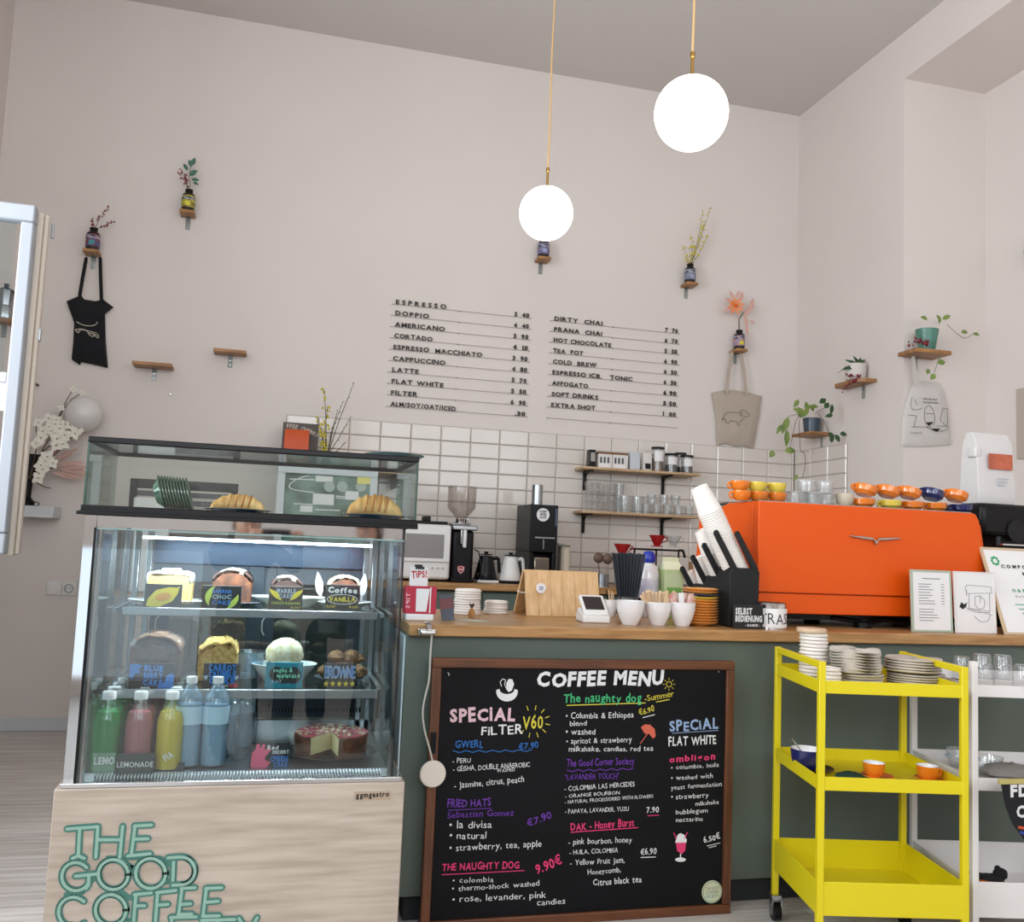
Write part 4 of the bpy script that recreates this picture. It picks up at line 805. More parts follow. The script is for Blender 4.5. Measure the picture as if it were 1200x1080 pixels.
# hopper grinder
gx = bx_(541, 5.55); gr = thing('coffee_grinder', 'tall black coffee grinder with clear hopper and red badge', 'coffee grinder', (gx, 5.6, BZ))
obj('body', G().box(gx-.068, gx+.07, 5.53, 5.75, BZ, BZ+.315), M_black, gr, .02, seg=3)
obj('base', G().box(gx-.072, gx+.072, 5.5, 5.78, BZ, BZ+.02), M_black, gr, .008)
obj('collar', G().box(gx-.07, gx+.085, 5.51, 5.77, BZ+.315, BZ+.345).box(gx-.075, gx+.05, 5.55, 5.72, BZ+.345, BZ+.36), M_brush, gr, .01)
obj('hopper', G().lathe([(.03, .37), (.035, .395), (.08, .44), (.088, .46), (.09, .585), (.087, .587), (.085, .46), (.03, .39)], (gx, 5.62, BZ), 28), M_smoke, gr)
obj('hopper_neck', G().lathe([(.034, .355), (.036, .385)], (gx, 5.62, BZ), 20), M_chrome, gr); obj('throttle', G().tube([(gx+.03, 5.6, BZ+.385), (gx+.09, 5.57, BZ+.388)], .004), M_chrome, gr)
obj('spout', G().box(gx-.008, gx+.014, 5.48, 5.51, BZ+.21, BZ+.318), M_white, gr, .006); obj('spout_guard', G().box(gx-.022, gx-.01, 5.49, 5.51, BZ+.23, BZ+.318), M_chrome, gr, .004)
zz = BZ+.075; sh = [(-.022, .02), (0, .026), (.022, .02), (.02, -.006), (0, -.026), (-.02, -.006)]
o = obj('badge', G().prism([(gx-.005+x, zz+z) for x, z in sh], 5.526, 5.531), mat('badge_red', '#b02a34', .3), gr); obj('badge_line', G().ribbon([(gx-.005+x*.8, 5.5255, zz+z*.8) for x, z in sh+sh[:1]], .003).ribbon([(gx-.018, 5.5255, zz+.003), (gx+.008, 5.5255, zz+.003)], .005), M_paper, o)
solo('power_cable', G().tube([(gx+.078, 5.55, BZ+.2), (gx+.10, 5.53, BZ+.19), (gx+.115, 5.52, BZ+.12), (gx+.12, 5.52, BZ+.03), (gx+.095, 5.5, BZ+.02), (gx+.085, 5.49, BZ+.006)], .004).ball((gx+.097, 5.51, BZ+.05), .01, n=8), M_black, 'black cable looping beside the hopper grinder', 'cable', (gx+.1, 5.52, BZ))
def kettle(lab, x, mt, base, hmt, h=.16):
    kx = bx_(x, 5.55); c = V((kx, 5.6, BZ+.018)); t = thing('kettle', lab, 'kettle', tuple(c), 'electric kettles'); s = h/.16
    obj('body', G().lathe([(0, 0), (.070, 0), (.072, .006), (.062, .05*s), (.048, .11*s), (.042, .14*s), (.042, .146*s), (0, .15*s)], c, 28), mt, t)
    obj('lid', G().lathe([(0, .152*s), (.04, .152*s), (.040, .158*s), (.012, .160*s), (.014, .172*s), (0, .173*s)], c, 20), hmt if base is M_black else mt, t)
    obj('handle', G().tube([c+V((.045, 0, .13*s)), c+V((.075, 0, .137*s)), c+V((.080, 0, .12*s)), c+V((.088, 0, .045*s))], .011, 8), mt, t); obj('spout', G().tube([c+V((0, .06, .03)), c+V((0, .10, .08)), c+V((0, .11, .13))], .006, 8), mt, t)
    obj('base', G().box(kx-.066, kx+.072, 5.53, 5.67, BZ, BZ+.017), base, t, .006)
kettle('black gooseneck kettle beside the white one', 572, M_black, M_wplas, M_black); kettle('white gooseneck kettle beside the black one', 601, M_wplas, M_black, M_black)
# slim black batch grinder
x0, x1 = bx_(621, 5.5), bx_(653.5, 5.5); zt_ = W(636, 591, Y=5.5).z; t = thing('batch_grinder', 'slim tall black grinder with steel chute and round white sticker', 'coffee grinder', ((x0+x1)/2, 5.6, BZ))
xm = (x0+x1)/2
obj('body', G().box(x0, x1, 5.52, 5.86, BZ+.20, zt_).box(x0, x0+.03, 5.52, 5.86, BZ, BZ+.2).box(x1-.03, x1, 5.52, 5.86, BZ, BZ+.2).box(x0+.03, x1-.03, 5.64, 5.86, BZ, BZ+.2), M_black, t, .004)
obj('chute', G().cyl((xm-.03, 5.6, zt_), (xm-.03, 5.6, zt_+.125), .035, n=24), M_brush, t); obj('chute_mouth', G().cyl((xm-.03, 5.6, zt_+.125), (xm-.03, 5.6, zt_+.127), .03, n=24), M_ink, t)
c = W(636.5, 603, Y=5.515); o = obj('round_sticker', G().cyl(c+V((0, .004, 0)), c, .041, n=28), M_paper, t)
for i, s_ in enumerate(('KEEP', 'GRIND', 'GOOD')): obj('sticker_lettering', letters(G(), s_, c+V((-.022, -.0006, .014-.018*i)), c+V((.022, -.0006, .014-.018*i)), .014, bold=.03), M_ink, o)
obj('side_sticker', G().box(x1-.018, x1-.006, 5.516, 5.52, zt_-.13, zt_-.02), mat('sticker_blue2', '#4a5568', .5), t)
obj('shelf_lip', G().box(x0+.03, x1-.02, 5.505, 5.52, BZ+.285, BZ+.295), M_brush, t, .002); obj('slot', G().box(xm-.003, xm+.003, 5.516, 5.52, BZ+.22, BZ+.28), M_brush, t)
obj('grounds_bin', G().box(xm-.055, xm+.05, 5.53, 5.62, BZ+.02, BZ+.17), mat('bin_bronze', '#a39687', .2, .8), t, .01); obj('lever', G().tube([(x1, 5.55, BZ+.26), (x1+.035, 5.53, BZ+.25), (x1+.085, 5.52, BZ+.245)], .006), M_brush, t)
solo('paper_roll', G().box(bx_(657, 5.6), bx_(668, 5.6), 5.58, 5.7, BZ, BZ+.26), mat('cream_box', '#cfc3ae', .6), 'tall cream box behind the slim black grinder', 'box', (x1+.06, 5.64, BZ), bevel=.02)
c = V((bx_(686, 5.55), 5.6, BZ)); t = thing('cloth_bowl', 'beige bowl with brown cloth behind the wooden stand', 'bowl', tuple(c)); obj('bowl', G().lathe([(0, 0), (.05, 0), (.085, .05), (.08, .052), (.045, .008), (0, .008)], c, 24), M_canvas, t); obj('cloth', G().ball(c+V((0, 0, .055)), .06, (1.1, .8, .55), 14, .08), M_canvas, t)
c = V((bx_(707, 5.5), 5.5, BZ)); t = thing('utensil_tin', 'steel tin holding tea strainers', 'utensil holder', tuple(c)); obj('tin', G().lathe([(0, 0), (.04, 0), (.04, .08), (.037, .08), (.037, .004), (0, .004)], c, 20), M_brush, t)
for k, (dx, dz) in enumerate(((-.03, .18), (.03, .175))):
    s_ = thing('tea_strainer', ('left', 'right')[k]+' round mesh strainer in the steel tin', 'strainer', tuple(c+V((dx, 0, dz)))); obj('mesh_bowl', G().ball(c+V((dx, 0, dz)), .034, (1, .5, 1), 16), mat('mesh_brown', '#6a5548', .5, .3), s_); obj('handle', G().tube([c+V((dx*.3, 0, .02)), c+V((dx, 0, dz-.03))], .003), M_chrome, s_)
# pour-over stand and drippers
def dripper(lab, x, y, Y, mt):
    c = W(x, y, Y=Y); t = thing('coffee_dripper', lab, 'dripper', tuple(c), 'pour-over drippers'); obj('cone', G().lathe([(.014, 0), (.018, .004), (.055, .075), (.053, .075), (.014, .01)], c, 24), mt, t); obj('flange', G().lathe([(0, 0), (.04, 0), (.04, .006), (0, .006)], c, 20), mt, t)
    obj('handle', G().tube([c+V((.047, 0, .06)), c+V((.068, 0, .062)), c+V((.07, 0, .045)), c+V((.035, 0, .025))], .004), mt, t); return c
M_clear_red = M_red
c = W(772, 643, Y=5.55); t = thing('pour_over_stand', 'black bar stand carrying a red and a clear dripper', 'dripper stand', (c.x, 5.55, BZ)); zb_ = c.z
x0, x1 = bx_(742, 5.55), bx_(797, 5.55)
obj('bar', G().box(x0, x1, 5.5, 5.62, zb_-.012, zb_), M_black, t, .004)
for x in (x0+.012, (x0+x1)/2, x1-.006): obj('leg', G().tube([(x, 5.56, zb_-.01), (x, 5.56, BZ)], .006), M_black, t)
obj('drip_arm', G().tube([(x1-.01, 5.55, zb_-.004), (x1+.02, 5.55, zb_-.004), (x1+.035, 5.55, zb_-.05)], .008), M_black, t)
dripper('red dripper standing on the black bar', 770, 640.5, 5.55, M_red); dripper('clear dripper standing on the black bar', 789, 641, 5.55, M_tum)
c = dripper('lower red dripper behind the black straws', 729, 651, 5.5, M_red)
solo('server_stand', G().lathe([(0, 0), (.05, 0), (.045, c.z-BZ), (0, c.z-BZ)], (c.x, 5.5, BZ), 20), M_tum, 'glass server under the lower red dripper', 'coffee server', (c.x, 5.5, BZ))
a = W(800, 661, Y=5.5); solo('cutting_board', G().box(a.x+.04, a.x+.16, 5.42, 5.5, BZ, a.z+.02), M_oak, 'thick wooden block on the back counter behind the black cup rack', 'wooden block', (a.x+.06, 5.5, BZ), bevel=.005)
# ------------------------------------------------------------------ things behind the display case
a, b_ = W(326, 545, Y=5.5), W(443, 560, Y=5.5); PX0, PX1, PZ1 = a.x, b_.x, a.z+.005
t = thing('framed_poster', 'white-framed green menu poster standing behind the display case', 'poster', ((PX0+PX1)/2, 5.5, BZ))
fw_ = .045
g = [G().box(PX0, PX1, 5.5, 5.53, PZ1-fw_, PZ1), G().box(PX0, PX1, 5.5, 5.53, BZ, BZ+fw_), G().box(PX0, PX0+fw_, 5.5, 5.53, BZ+fw_, PZ1-fw_), G().box(PX1-fw_, PX1, 5.5, 5.53, BZ+fw_, PZ1-fw_)]
for q in g: obj('frame_side', q, M_base, t, .003)
obj('print', G().box(PX0+fw_, PX1-fw_, 5.512, 5.525, BZ+fw_, PZ1-fw_), mat('poster_green', '#2f4a3c', .5, col2='#7d9a8e', vscale=7), t)
def pr(x0, y0, x1, y1, mt, nm='printed_label'):
    a, b = W(x0, y0, Y=5.51), W(x1, y1, Y=5.51); obj(nm, G().box(a.x, b.x, 5.509, 5.512, b.z, a.z), mt, t, .001)
pr(370, 557, 390, 565, M_paper); pr(367, 578, 391, 592, M_paper); pr(405, 575, 420, 586, M_paper); pr(352, 592, 366, 600, M_paper)
for x in (386, 401, 423): c = W(x, 570, Y=5.508); obj('printed_circle', G().cyl(c+V((0, .004, 0)), c, .032, n=20), mat('pale_grey_green', '#a9b6ae', .6), t)
for y_, x0_, x1_ in ((561, 340, 368), (590, 345, 366), (597, 370, 398), (583, 394, 404), (581, 394, 405)): obj('printed_line', G().ribbon([W(x0_, y_, Y=5.5085), W(x1_, y_+1, Y=5.5085)], .006), M_paper, t)
obj('printed_arc', G().ribbon([W(x, y, Y=5.5085) for x, y in smooth([(368, 577), (338, 573), (340, 566), (350, 560), (362, 557)], 2)], .005), M_paper, t)
obj('yellow_note', G().box(W(419, 555, Y=5.5).x, W(437, 555, Y=5.5).x, 5.504, 5.509, W(425, 567, Y=5.5).z, W(425, 556, Y=5.5).z), mat('yellow_note', '#e8dc7a', .6), t, .01)
sh = thing('ledge_shelf', 'wooden ledge hidden behind the framed poster, holding the bag and vase', 'shelf', (.5, 5.9, PZ1-.02)); lz = PZ1+.02
obj('board', G().box(.12, .78, 5.70, 5.985, lz-.02, lz), M_ply, sh, .003)
for x in (.2, .7): obj('bracket', G().box(x, x+.02, 5.72, 5.985, lz-.1, lz-.02), M_black, sh)
a, b_ = W(332, 494, Y=5.82), W(371, 540, Y=5.82); gb = thing('coffee_box', 'grey coffee box with arched lettering behind the orange bag', 'box', ((a.x+b_.x)/2, 5.84, lz)); obj('body', G().box(a.x, b_.x, 5.82, 5.9, lz, a.z), mat('box_grey', '#5d5754', .7), gb, .003)
pts = [(335+i*4.4, 502-2.0*math.sin(i/7*PI)-i*-.25) for i in range(8)]
g = G()
for ch, i in zip('FFEE CHERRY', range(11)):
    q = i/10; p0 = W(336+q*32, 501+q*q*9, Y=5.8195); letters(g, ch, p0, p0+V((.016, 0, -.014*q*1.2)), .026, bold=.02)
obj('arched_lettering', g, mat('cream_letter', '#c9bfae', .7), gb)
c = W(346, 540, Y=5.78); c.z = lz; bag('coffee_bag', 'orange coffee bag with pale label on the ledge above the poster', c, .145, .07, W(345, 503, Y=5.78).z-lz, mat('bag_orange', '#c8501f', .5), mat('label_cream', '#d6cdb0', .6), .18, .42)
c = W(382, 540, Y=5.80); c.z = lz; solo('twig_vase', G().lathe([(0, 0), (.03, 0), (.035, .03), (.02, .07), (.022, .09), (.018, .09), (.0, .02)], c, 20), M_black, 'small black vase with yellow twigs above the poster', 'vase', tuple(c))
b = c+V((0, 0, .07)); sprig('forsythia_twigs', 'bare and yellow-blossomed twigs rising behind the display case', 'branch', b, [W(380, 455, Y=5.78), W(384, 475, Y=5.78), W(371, 487, Y=5.78), W(377, 500, Y=5.78)], M_stem, M_yflo, .009, 13, .003, .15)
sprig('forsythia_twigs', 'bare dark twigs leaning right behind the display case', 'branch', b+V((.006, 0, 0)), [W(415, 448, Y=5.78), W(402, 470, Y=5.78), W(411, 488, Y=5.78), W(404, 519, Y=5.76), W(396, 480, Y=5.78)], M_stem, mat('berry_bud', '#3f352a', .8), .0035, 9, .003, .2)
# dark louvred appliance seen through the left of the box
a, b_ = W(153, 560, Y=5.3), W(277, 600, Y=5.3); t = thing('black_crate', 'black slatted crate with white front seen through the glass box', 'crate', ((a.x+b_.x)/2, 5.4, .86))
cz = a.z; X0, X1 = a.x, b_.x
for g in (G().box(X0, X1, 5.3, 5.33, cz-.05, cz), G().box(X0, X0+.035, 5.3, 5.33, .86, cz-.05), G().box(X1-.035, X1, 5.3, 5.33, .86, cz-.05)): obj('frame_bar', g, M_black, t, .003)
for k in range(10): obj('slat', G().box(X0+.035, X1-.035, 5.31+.006, 5.33, cz-.09-k*.045, cz-.062-k*.045), mat('slat_grey', '#4a4a4c', .5), t, .002)
obj('white_bin', G().box(X0+.03, X0+.22, 5.25, 5.295, .862, cz-.10), M_wplas, t, .01)
t = thing('low_cabinet', 'light wood cabinet behind the display case under the black crate', 'cabinet', (-.4, 5.5, 0)); obj('carcass', G().box(-.80, -.01, 5.24, 5.72, .06, .858), M_ply, t, .003)
for i in range(2):
    d = obj('drawer', G().box(-.795+.395*i, -.41+.395*i, 5.222, 5.239, .48, .845), M_base_w, t, .003); obj('handle', G().box(-.68+.395*i, -.53+.395*i, 5.21, 5.222, .80, .812), M_brush, d)
    d = obj('door', G().box(-.795+.395*i, -.41+.395*i, 5.222, 5.239, .08, .465), M_base_w, t, .003)
obj('plinth', G().box(-.78, -.03, 5.28, 5.70, 0, .06), M_dark, t)
# ------------------------------------------------------------------ display case contents
M_clear = pane('clear_sleeve', '#f4f6f7', .14, .6, .08, milky=.08)
def board_card(lab, x0, y0, x1, y1, Y, mt, lean=.08, name='price_card', grp='name cards in the display case'):
    """small upright card whose face fills the given patch of its plane; returns root, half width, height"""
    a, b = W((x0+x1)/2, y1, Y=Y), W((x0+x1)/2, y0, Y=Y); w_ = abs(W(x1, y1, Y=Y).x-W(x0, y1, Y=Y).x); h = (b-a).z
    t = thing(name, lab, 'card', (a.x, Y, a.z), grp, local=True); t.rotation_euler = (-lean, 0, 0)
    obj('card_face', G().box(-w_/2, w_/2, 0, .004, 0, h), mt, t, .001); obj('strut', G().add([(-.01, .004, h*.6), (.01, .004, h*.6), (.01, .03, .001), (-.01, .03, .001), (-.01, .004, h*.55), (.01, .004, h*.55), (.01, .027, .001), (-.01, .027, .001)], [(0, 1, 2, 3), (4, 7, 6, 5), (0, 3, 7, 4), (1, 5, 6, 2)]), M_acr, t)
    return t, w_, h
def L2(t, w_, h, s, x0, x1, z, hh, mt, **k): text(t, s, ((x0-.5)*w_, -.0004, z*h), ((x1-.5)*w_, -.0004, z*h), hh*h, mt, 'card_lettering', **k)
def poly(t, w_, h, pts, mt, nm='card_drawing', y=-.0006): obj(nm, G().add([((x-.5)*w_, y, z*h) for x, z in pts], [tuple(range(len(pts)))]), mt, t)
def ell(cx, cz, rx, rz, n=20, a=0): return [(cx+rx*math.cos(2*PI*i/n)*math.cos(a)-rz*math.sin(2*PI*i/n)*math.sin(a), cz+rx*math.cos(2*PI*i/n)*math.sin(a)+rz*math.sin(2*PI*i/n)*math.cos(a)) for i in range(n)]
M_card = mat('card_black', '#17181a', .6); M_cy = mat('card_yellow', '#dcc83a', .7); M_cb = mat('card_blue', '#3579c4', .7); M_cpb = mat('card_pale', '#9fb0bf', .7); M_cteal = mat('card_teal', '#177f92', .6); M_cgreen = mat('card_lime', '#b9cb5a', .7)
def plate(name, lab, c, rx, ry, mt, h=.012, M=None, grp=None, cat='plate', pr=None):
    g = G().lathe(pr or [(0, 0), (rx*.6, 0), (rx, h), (rx*.97, h+.001), (rx*.58, .004), (0, .004)], (0, 0, 0), 32)
    for i, v in enumerate(g.v): g.v[i] = (c[0]+v[0], c[1]+v[1]*ry/rx, c[2]+v[2])
    return solo(name, g, mt, lab, cat, c, grp)
def loaf(lab, x, Y, w_, d, h, crust, top, z, icing=None, cat='cake', nm='loaf_cake', jit=.012, sq=1):
    c = V((W(x, 700, Y=Y).x, Y, z)); t = thing(nm, lab, cat, tuple(c), 'cakes in the display case')
    n = 10; sec = [(-w_/2, 0), (-w_/2*1.02, h*.6)]+[(-w_/2*math.copysign(abs(math.cos(PI*i/n))**sq, math.cos(PI*i/n))*1.03, h*.62+h*.38*math.sin(PI*i/n)**sq) for i in range(1, n)]+[(w_/2*1.02, h*.6), (w_/2, 0)]
    g = G(); m_ = 8; k = len(sec); vs = []
    for j in range(m_+1):
        s_ = 1 if 0 < j < m_ else .93
        for x_, z_ in sec: vs.append(c+V((x_*s_+random.uniform(-1, 1)*.0015, -d/2+d*j/m_, z_*s_+(random.uniform(-1, 1)*jit*.3 if z_ > h*.5 else 0))))
    fs = [tuple(range(k))[::-1], tuple(range(m_*k, m_*k+k))]
    for j in range(m_):
        for i in range(k): fs.append((j*k+i, j*k+(i+1) % k, (j+1)*k+(i+1) % k, (j+1)*k+i))
    obj('sponge', g.add(vs, fs), crust, t)
    g = G(); vs = []
    xs = [i/10 for i in range(11)]
    for j in range(m_+1):
        for q in xs:
            a = PI*q; vs.append(c+V((-w_/2*1.05*math.copysign(abs(math.cos(a))**sq, math.cos(a))*(.97 if j in (0, m_) else 1), -d/2*1.02+d*1.02*j/m_, h*.70+h*.36*math.sin(a)**sq+random.uniform(-1, 1)*jit*.25)))
    fs = [(j*11+i, j*11+i+1, (j+1)*11+i+1, (j+1)*11+i) for j in range(m_) for i in range(10)]
    o = obj('topping', g.add(vs, fs), top, t); so = o.modifiers.new('thick', 'SOLIDIFY'); so.thickness = .006
    if icing:
        for q in range(5): obj('icing_swirl', G().tube([c+V((math.sin(q*2+i)*w_*.3, -d*.45+q*d*.2+.006*math.cos(i*1.7), h*1.06-abs(math.sin(q*2+i))*h*.12)) for i in range(6)], .0065, 6), icing, t)
    return t, c
M_yel = mat('lemon_sponge', '#d8b258', .8, var=.15, vscale=60); M_ice = mat('white_icing', '#e9e6dc', .4, sss=.1); M_choc = mat('chocolate_crumb', '#38201a', .85, var=.4, vscale=70); M_crumb = mat('golden_crumb', '#d9b876', .85, col2='#b98a48', vscale=70, bump=.3, bscale=90); M_brn = mat('brown_crust', '#6d4026', .75, col2='#43261a', vscale=40, bump=.2, bscale=60)
M_brown = mat('brownie', '#8f6a45', .85, col2='#5c3d28', vscale=60, bump=.4, bscale=70); M_crm = mat('cream_crumb', '#ddd8c0', .8, col2='#c9b68c', vscale=60, bump=.3, bscale=80)
M_pw = mat('serving_white', '#dfe6e6', .3)
y1 = 2.98
plate('serving_plate', 'white rectangular plate under the lemon cake', (W(197, 705, Y=y1).x, y1, S1), .115, .08, M_pw, grp='serving plates in the display case')
t, c = loaf('lemon loaf cake with flat white icing on the upper case shelf', 199, y1, .125, .13, .085, M_yel, M_ice, S1+.006, sq=.35); obj('icing_swirl', G().lathe([(0, .09), (.03, .09), (.028, .1), (0, .1)], c, 20), M_ice, t)
plate('serving_plate', 'grey plate under the chocolate swirl loaf', (W(272, 705, Y=y1).x, y1, S1), .10, .085, mat('plate_grey', '#5e6670', .3), grp='serving plates in the display case')
loaf('chocolate loaf cake with white icing swirls on the upper case shelf', 272, y1+.02, .115, .15, .098, M_brn, M_choc, S1+.006, M_ice)
plate('serving_plate', 'long white plate under the banana loaf', (W(337, 705, Y=y1).x, y1, S1), .115, .07, M_pw, .03, grp='serving plates in the display case')
loaf('dark banana loaf with white icing behind the banana card', 335, y1, .095, .12, .082, M_choc, M_choc, S1+.006, M_ice)
plate('serving_plate', 'round white plate under the crumble cake', (W(402, 705, Y=y1).x, y1, S1), .09, .08, M_pw, .02, grp='serving plates in the display case')
loaf('cream-topped crumble cake on the upper case shelf, far right', 402, y1, .095, .12, .09, M_brn, M_crm, S1+.006, jit=.02)
for x_, nm in ((376, 'left'), (424, 'right')):
    c = V((W(x_, 690, Y=y1+.02).x, y1+.02, S1+.009)); t = thing('cake_server', 'white plastic cake server standing at the %s of the crumble cake' % nm, 'server', tuple(c)); obj('blade', G().leaf(c+V((0, 0, .02)), (-.15 if nm == 'left' else .1, 0, 1), .08, .025, (0, -1, .1)), M_white, t); obj('handle', G().tube([c, c+V((0, 0, .03))], .004), M_white, t)
# upper cards
t, w_, h = board_card('black card with a big yellow lemon drawing', 168, 684, 212, 713, 2.86, M_card); poly(t, w_, h, [(.06, .12), (.1, .4), (.3, .75), (.65, .88), (.86, .86), (.93, .93), (.88, .6), (.75, .3), (.45, .1), (.2, .06)], M_cy); poly(t, w_, h, ell(.5, .48, .22, .15, 16, .5), mat('lemon_orange', '#d99a3c', .7), y=-.0009)
t, w_, h = board_card('black oval card with pale banana arcs and blue lettering', 236, 686, 282, 713.5, 2.86, M_card)
def banana(t, w_, h, cx, cz, r, a0, a1, mt, wd=.10):
    o_ = [(cx+r*math.cos(a0+(a1-a0)*i/8), cz+r*1.25*math.sin(a0+(a1-a0)*i/8)) for i in range(9)]; i_ = [(cx+(r-wd*math.sin(PI*i/8))*math.cos(a0+(a1-a0)*i/8), cz+(r-wd*math.sin(PI*i/8))*1.25*math.sin(a0+(a1-a0)*i/8)) for i in range(8, -1, -1)]
    g = G(); vs = [((x-.5)*w_, -.0006, z*h) for x, z in o_+i_[::-1]]; g.add(vs, [(i, i+1, 9+i+1, 9+i) for i in range(8)]); obj('card_drawing', g, mt, t)
banana(t, w_, h, .5, .5, .43, 2.0, 3.9, M_cgreen, .16); banana(t, w_, h, .5, .5, .43, -1.3, .3, M_cgreen, .16)
for i, s_ in enumerate(('BANANA', 'CHOC', 'CAKE')): L2(t, w_, h, s_, .26, .74, .68-.24*i, .18, (M_cb, M_cpb, M_cb)[i], bold=.03, jit=.1)
t, w_, h = board_card('brown-black card with two yellow bananas and grey lettering', 314, 687, 354, 714, 2.86, mat('card_brown', '#2b2620', .6)); banana(t, w_, h, .5, 1.0, .5, 3.3, 4.5, M_cy, .18); banana(t, w_, h, .5, 1.0, .5, 4.95, 6.1, M_cy, .18); L2(t, w_, h, 'MARBLE', .22, .78, .72, .18, M_cpb, bold=.04, jit=.1); L2(t, w_, h, 'CAKE', .3, .7, .5, .18, M_cpb, bold=.04, jit=.1); L2(t, w_, h, 'CHOCO BANANA', .08, .94, .22, .12, M_cgreen, jit=.1); L2(t, w_, h, 'A.H.F', .66, .96, .05, .1, M_cy)
t, w_, h = board_card('black card with white swirled lettering and yellow word below', 381, 685, 420, 713.5, 2.86, M_card); L2(t, w_, h, 'Coffee', .06, .94, .66, .24, M_chW, bold=.05, jit=.15); L2(t, w_, h, 'VANILLA', .1, .9, .32, .2, M_cy, bold=.04, jit=.1); obj('card_drawing', G().ribbon([((x-.5)*w_, -.0004, z*h) for x, z in ell(.5, .4, .45, .2, 24)+[(.95, .4)]], .002), M_chW, t); L2(t, w_, h, 'A.H.F', .03, .3, .05, .12, M_cy); L2(t, w_, h, 'kcal', .72, .97, .05, .12, M_cy)
# second shelf
y2 = 2.92
plate('serving_plate', 'clear tray under the wrapped blueberry loaf', (W(196, 795, Y=y2).x, y2, S2), .13, .09, M_clear, grp='serving plates in the display case')
t, c = loaf('brown blueberry loaf in a clear wrapper on the lower case shelf', 190, y2, .135, .17, .125, M_brn, mat('pink_crust', '#b08068', .7, var=.3, vscale=30), S2+.006)
obj('wrapper', G().box(c.x-.075, c.x+.078, y2-.1, y2+.09, S2+.007, S2+.135), M_film, t, .03)
loaf('golden crumble cake behind the blue-lettered card', 261, y2, .11, .12, .108, M_crumb, M_crumb, S2+.006, jit=.05)
plate('serving_plate', 'pale blue scoop plate right of the golden crumble cake', (W(290, 795, Y=y2+.03).x, y2+.04, S2), .05, .05, M_wbot, .07, grp='serving plates in the display case', pr=[(0, 0), (.035, 0), (.05, .08), (.048, .08), (.033, .005), (0, .005)])
plate('serving_plate', 'deep white dish under the white crumb muffin cake', (W(332, 795, Y=y2).x, y2, S2), .098, .075, M_pw, .05, grp='serving plates in the display case')
c = V((W(332, 790, Y=y2-.01).x, y2-.01, S2+.05)); t = thing('muffin_cake', 'round white crumb-covered muffin cake in a deep white dish', 'cake', tuple(c), 'cakes in the display case'); obj('crumb_dome', G().ball(c+V((0, 0, .028)), .056, (1, 1, .85), 28, .06), M_crm, t); obj('cake_case', G().lathe([(0, -.045), (.042, -.045), (.05, .02)], c, 24), M_brn, t)
bz = V((W(401, 790, Y=y2).x, y2, S2)); plate('serving_plate', 'dark plate under the brownies', tuple(bz), .085, .075, mat('plate_grey', '#5e6670', .3), grp='serving plates in the display case')
for i, (dx, dy, dz, s_) in enumerate(((-.045, -.01, .006, .05), (0, .02, .006, .055), (.045, -.005, .006, .05), (.03, .03, .05, .045), (-.02, .03, .048, .045), (.05, .03, .048, .035))):
    solo('brownie', G().ball(bz+V((dx, dy, dz+s_*.42)), s_*.55, (1.1, .9, .8), 12, .12), M_brown, ('left front', 'centre', 'right front', 'upper right', 'upper left', 'uppermost right')[i]+' brownie chunk on the dark plate', 'brownie', tuple(bz+V((dx, dy, dz))), 'brownie chunks')
t, w_, h = board_card('black blueberry cake card with sky-blue lettering', 150, 777, 203, 807.5, 2.77, M_card)
for i, s_ in enumerate(('BLUE', 'BERRY', 'CAKE')): L2(t, w_, h, s_, .32, .74, .70-.27*i, .22, M_cb, bold=.06, jit=.1)
poly(t, w_, h, [(0, .95), (.14, .98), (.28, .9), (.2, .75), (.24, .62), (.12, .6), (.08, .4), (0, .45)], M_cb); poly(t, w_, h, [(.62, 0), (.68, .18), (.8, .28), (.82, .5), (.92, .62), (1, .55), (1, 0)], M_cb)
t, w_, h = board_card('black card with dense bright blue lettering and red corner', 237, 777, 280, 806, 2.77, M_card)
for i, s_ in enumerate(('CARROT', 'CRUMBLE', 'CAKE')): L2(t, w_, h, s_, .14+.02*i, .88, .70-.26*i, .24, M_cb, bold=.05, jit=.12)
L2(t, w_, h, 'vegan', .42, .7, .05, .14, M_chW); poly(t, w_, h, [(.74, .04), (.72, .16), (.84, .24), (.96, .2), (.96, .02)], mat('card_red', '#b04038', .7))
for dx in (.08, .92): poly(t, w_, h, [(dx, .3), (dx-.07, .45), (dx-.03, .52), (dx, .47), (dx+.03, .52), (dx+.06, .45)], M_cpb)
t, w_, h = board_card('teal card with black blot and pale green handwriting', 310, 776, 354, 806.5, 2.77, M_cteal); poly(t, w_, h, ell(.30, .55, .20, .28, 16), M_card); poly(t, w_, h, ell(.5, .48, .3, .3, 16), M_card, y=-.0007); poly(t, w_, h, ell(.74, .50, .22, .33, 16), M_card, y=-.0008); L2(t, w_, h, 'vegan &', .2, .72, .62, .17, mat('mint', '#8fe0c0', .7), bold=.02, jit=.15, off=.0012); L2(t, w_, h, 'applecake', .3, .92, .42, .17, mat('mint', '#8fe0c0', .7), bold=.02, jit=.15, off=.0012); L2(t, w_, h, 'A.H.F', .16, .44, .22, .12, M_cpb, off=.0012)
t, w_, h = board_card('black brownie card with five yellow stars', 378, 777, 416.5, 807, 2.77, M_card); L2(t, w_, h, 'BROWNIE', .04, .98, .42, .48, M_cpb, bold=.04, jit=.03); L2(t, w_, h, 'BROWNIE', .06, .96, .46, .40, M_cb, bold=.0, jit=.03, off=.0012)
for i in range(5): poly(t, w_, h, [(.1+.2*i+(.09 if k % 2 == 0 else .04)*math.sin(k*PI/5), .2+(.13 if k % 2 == 0 else .055)*math.cos(k*PI/5)) for k in range(10)], M_cy, 'card_star')
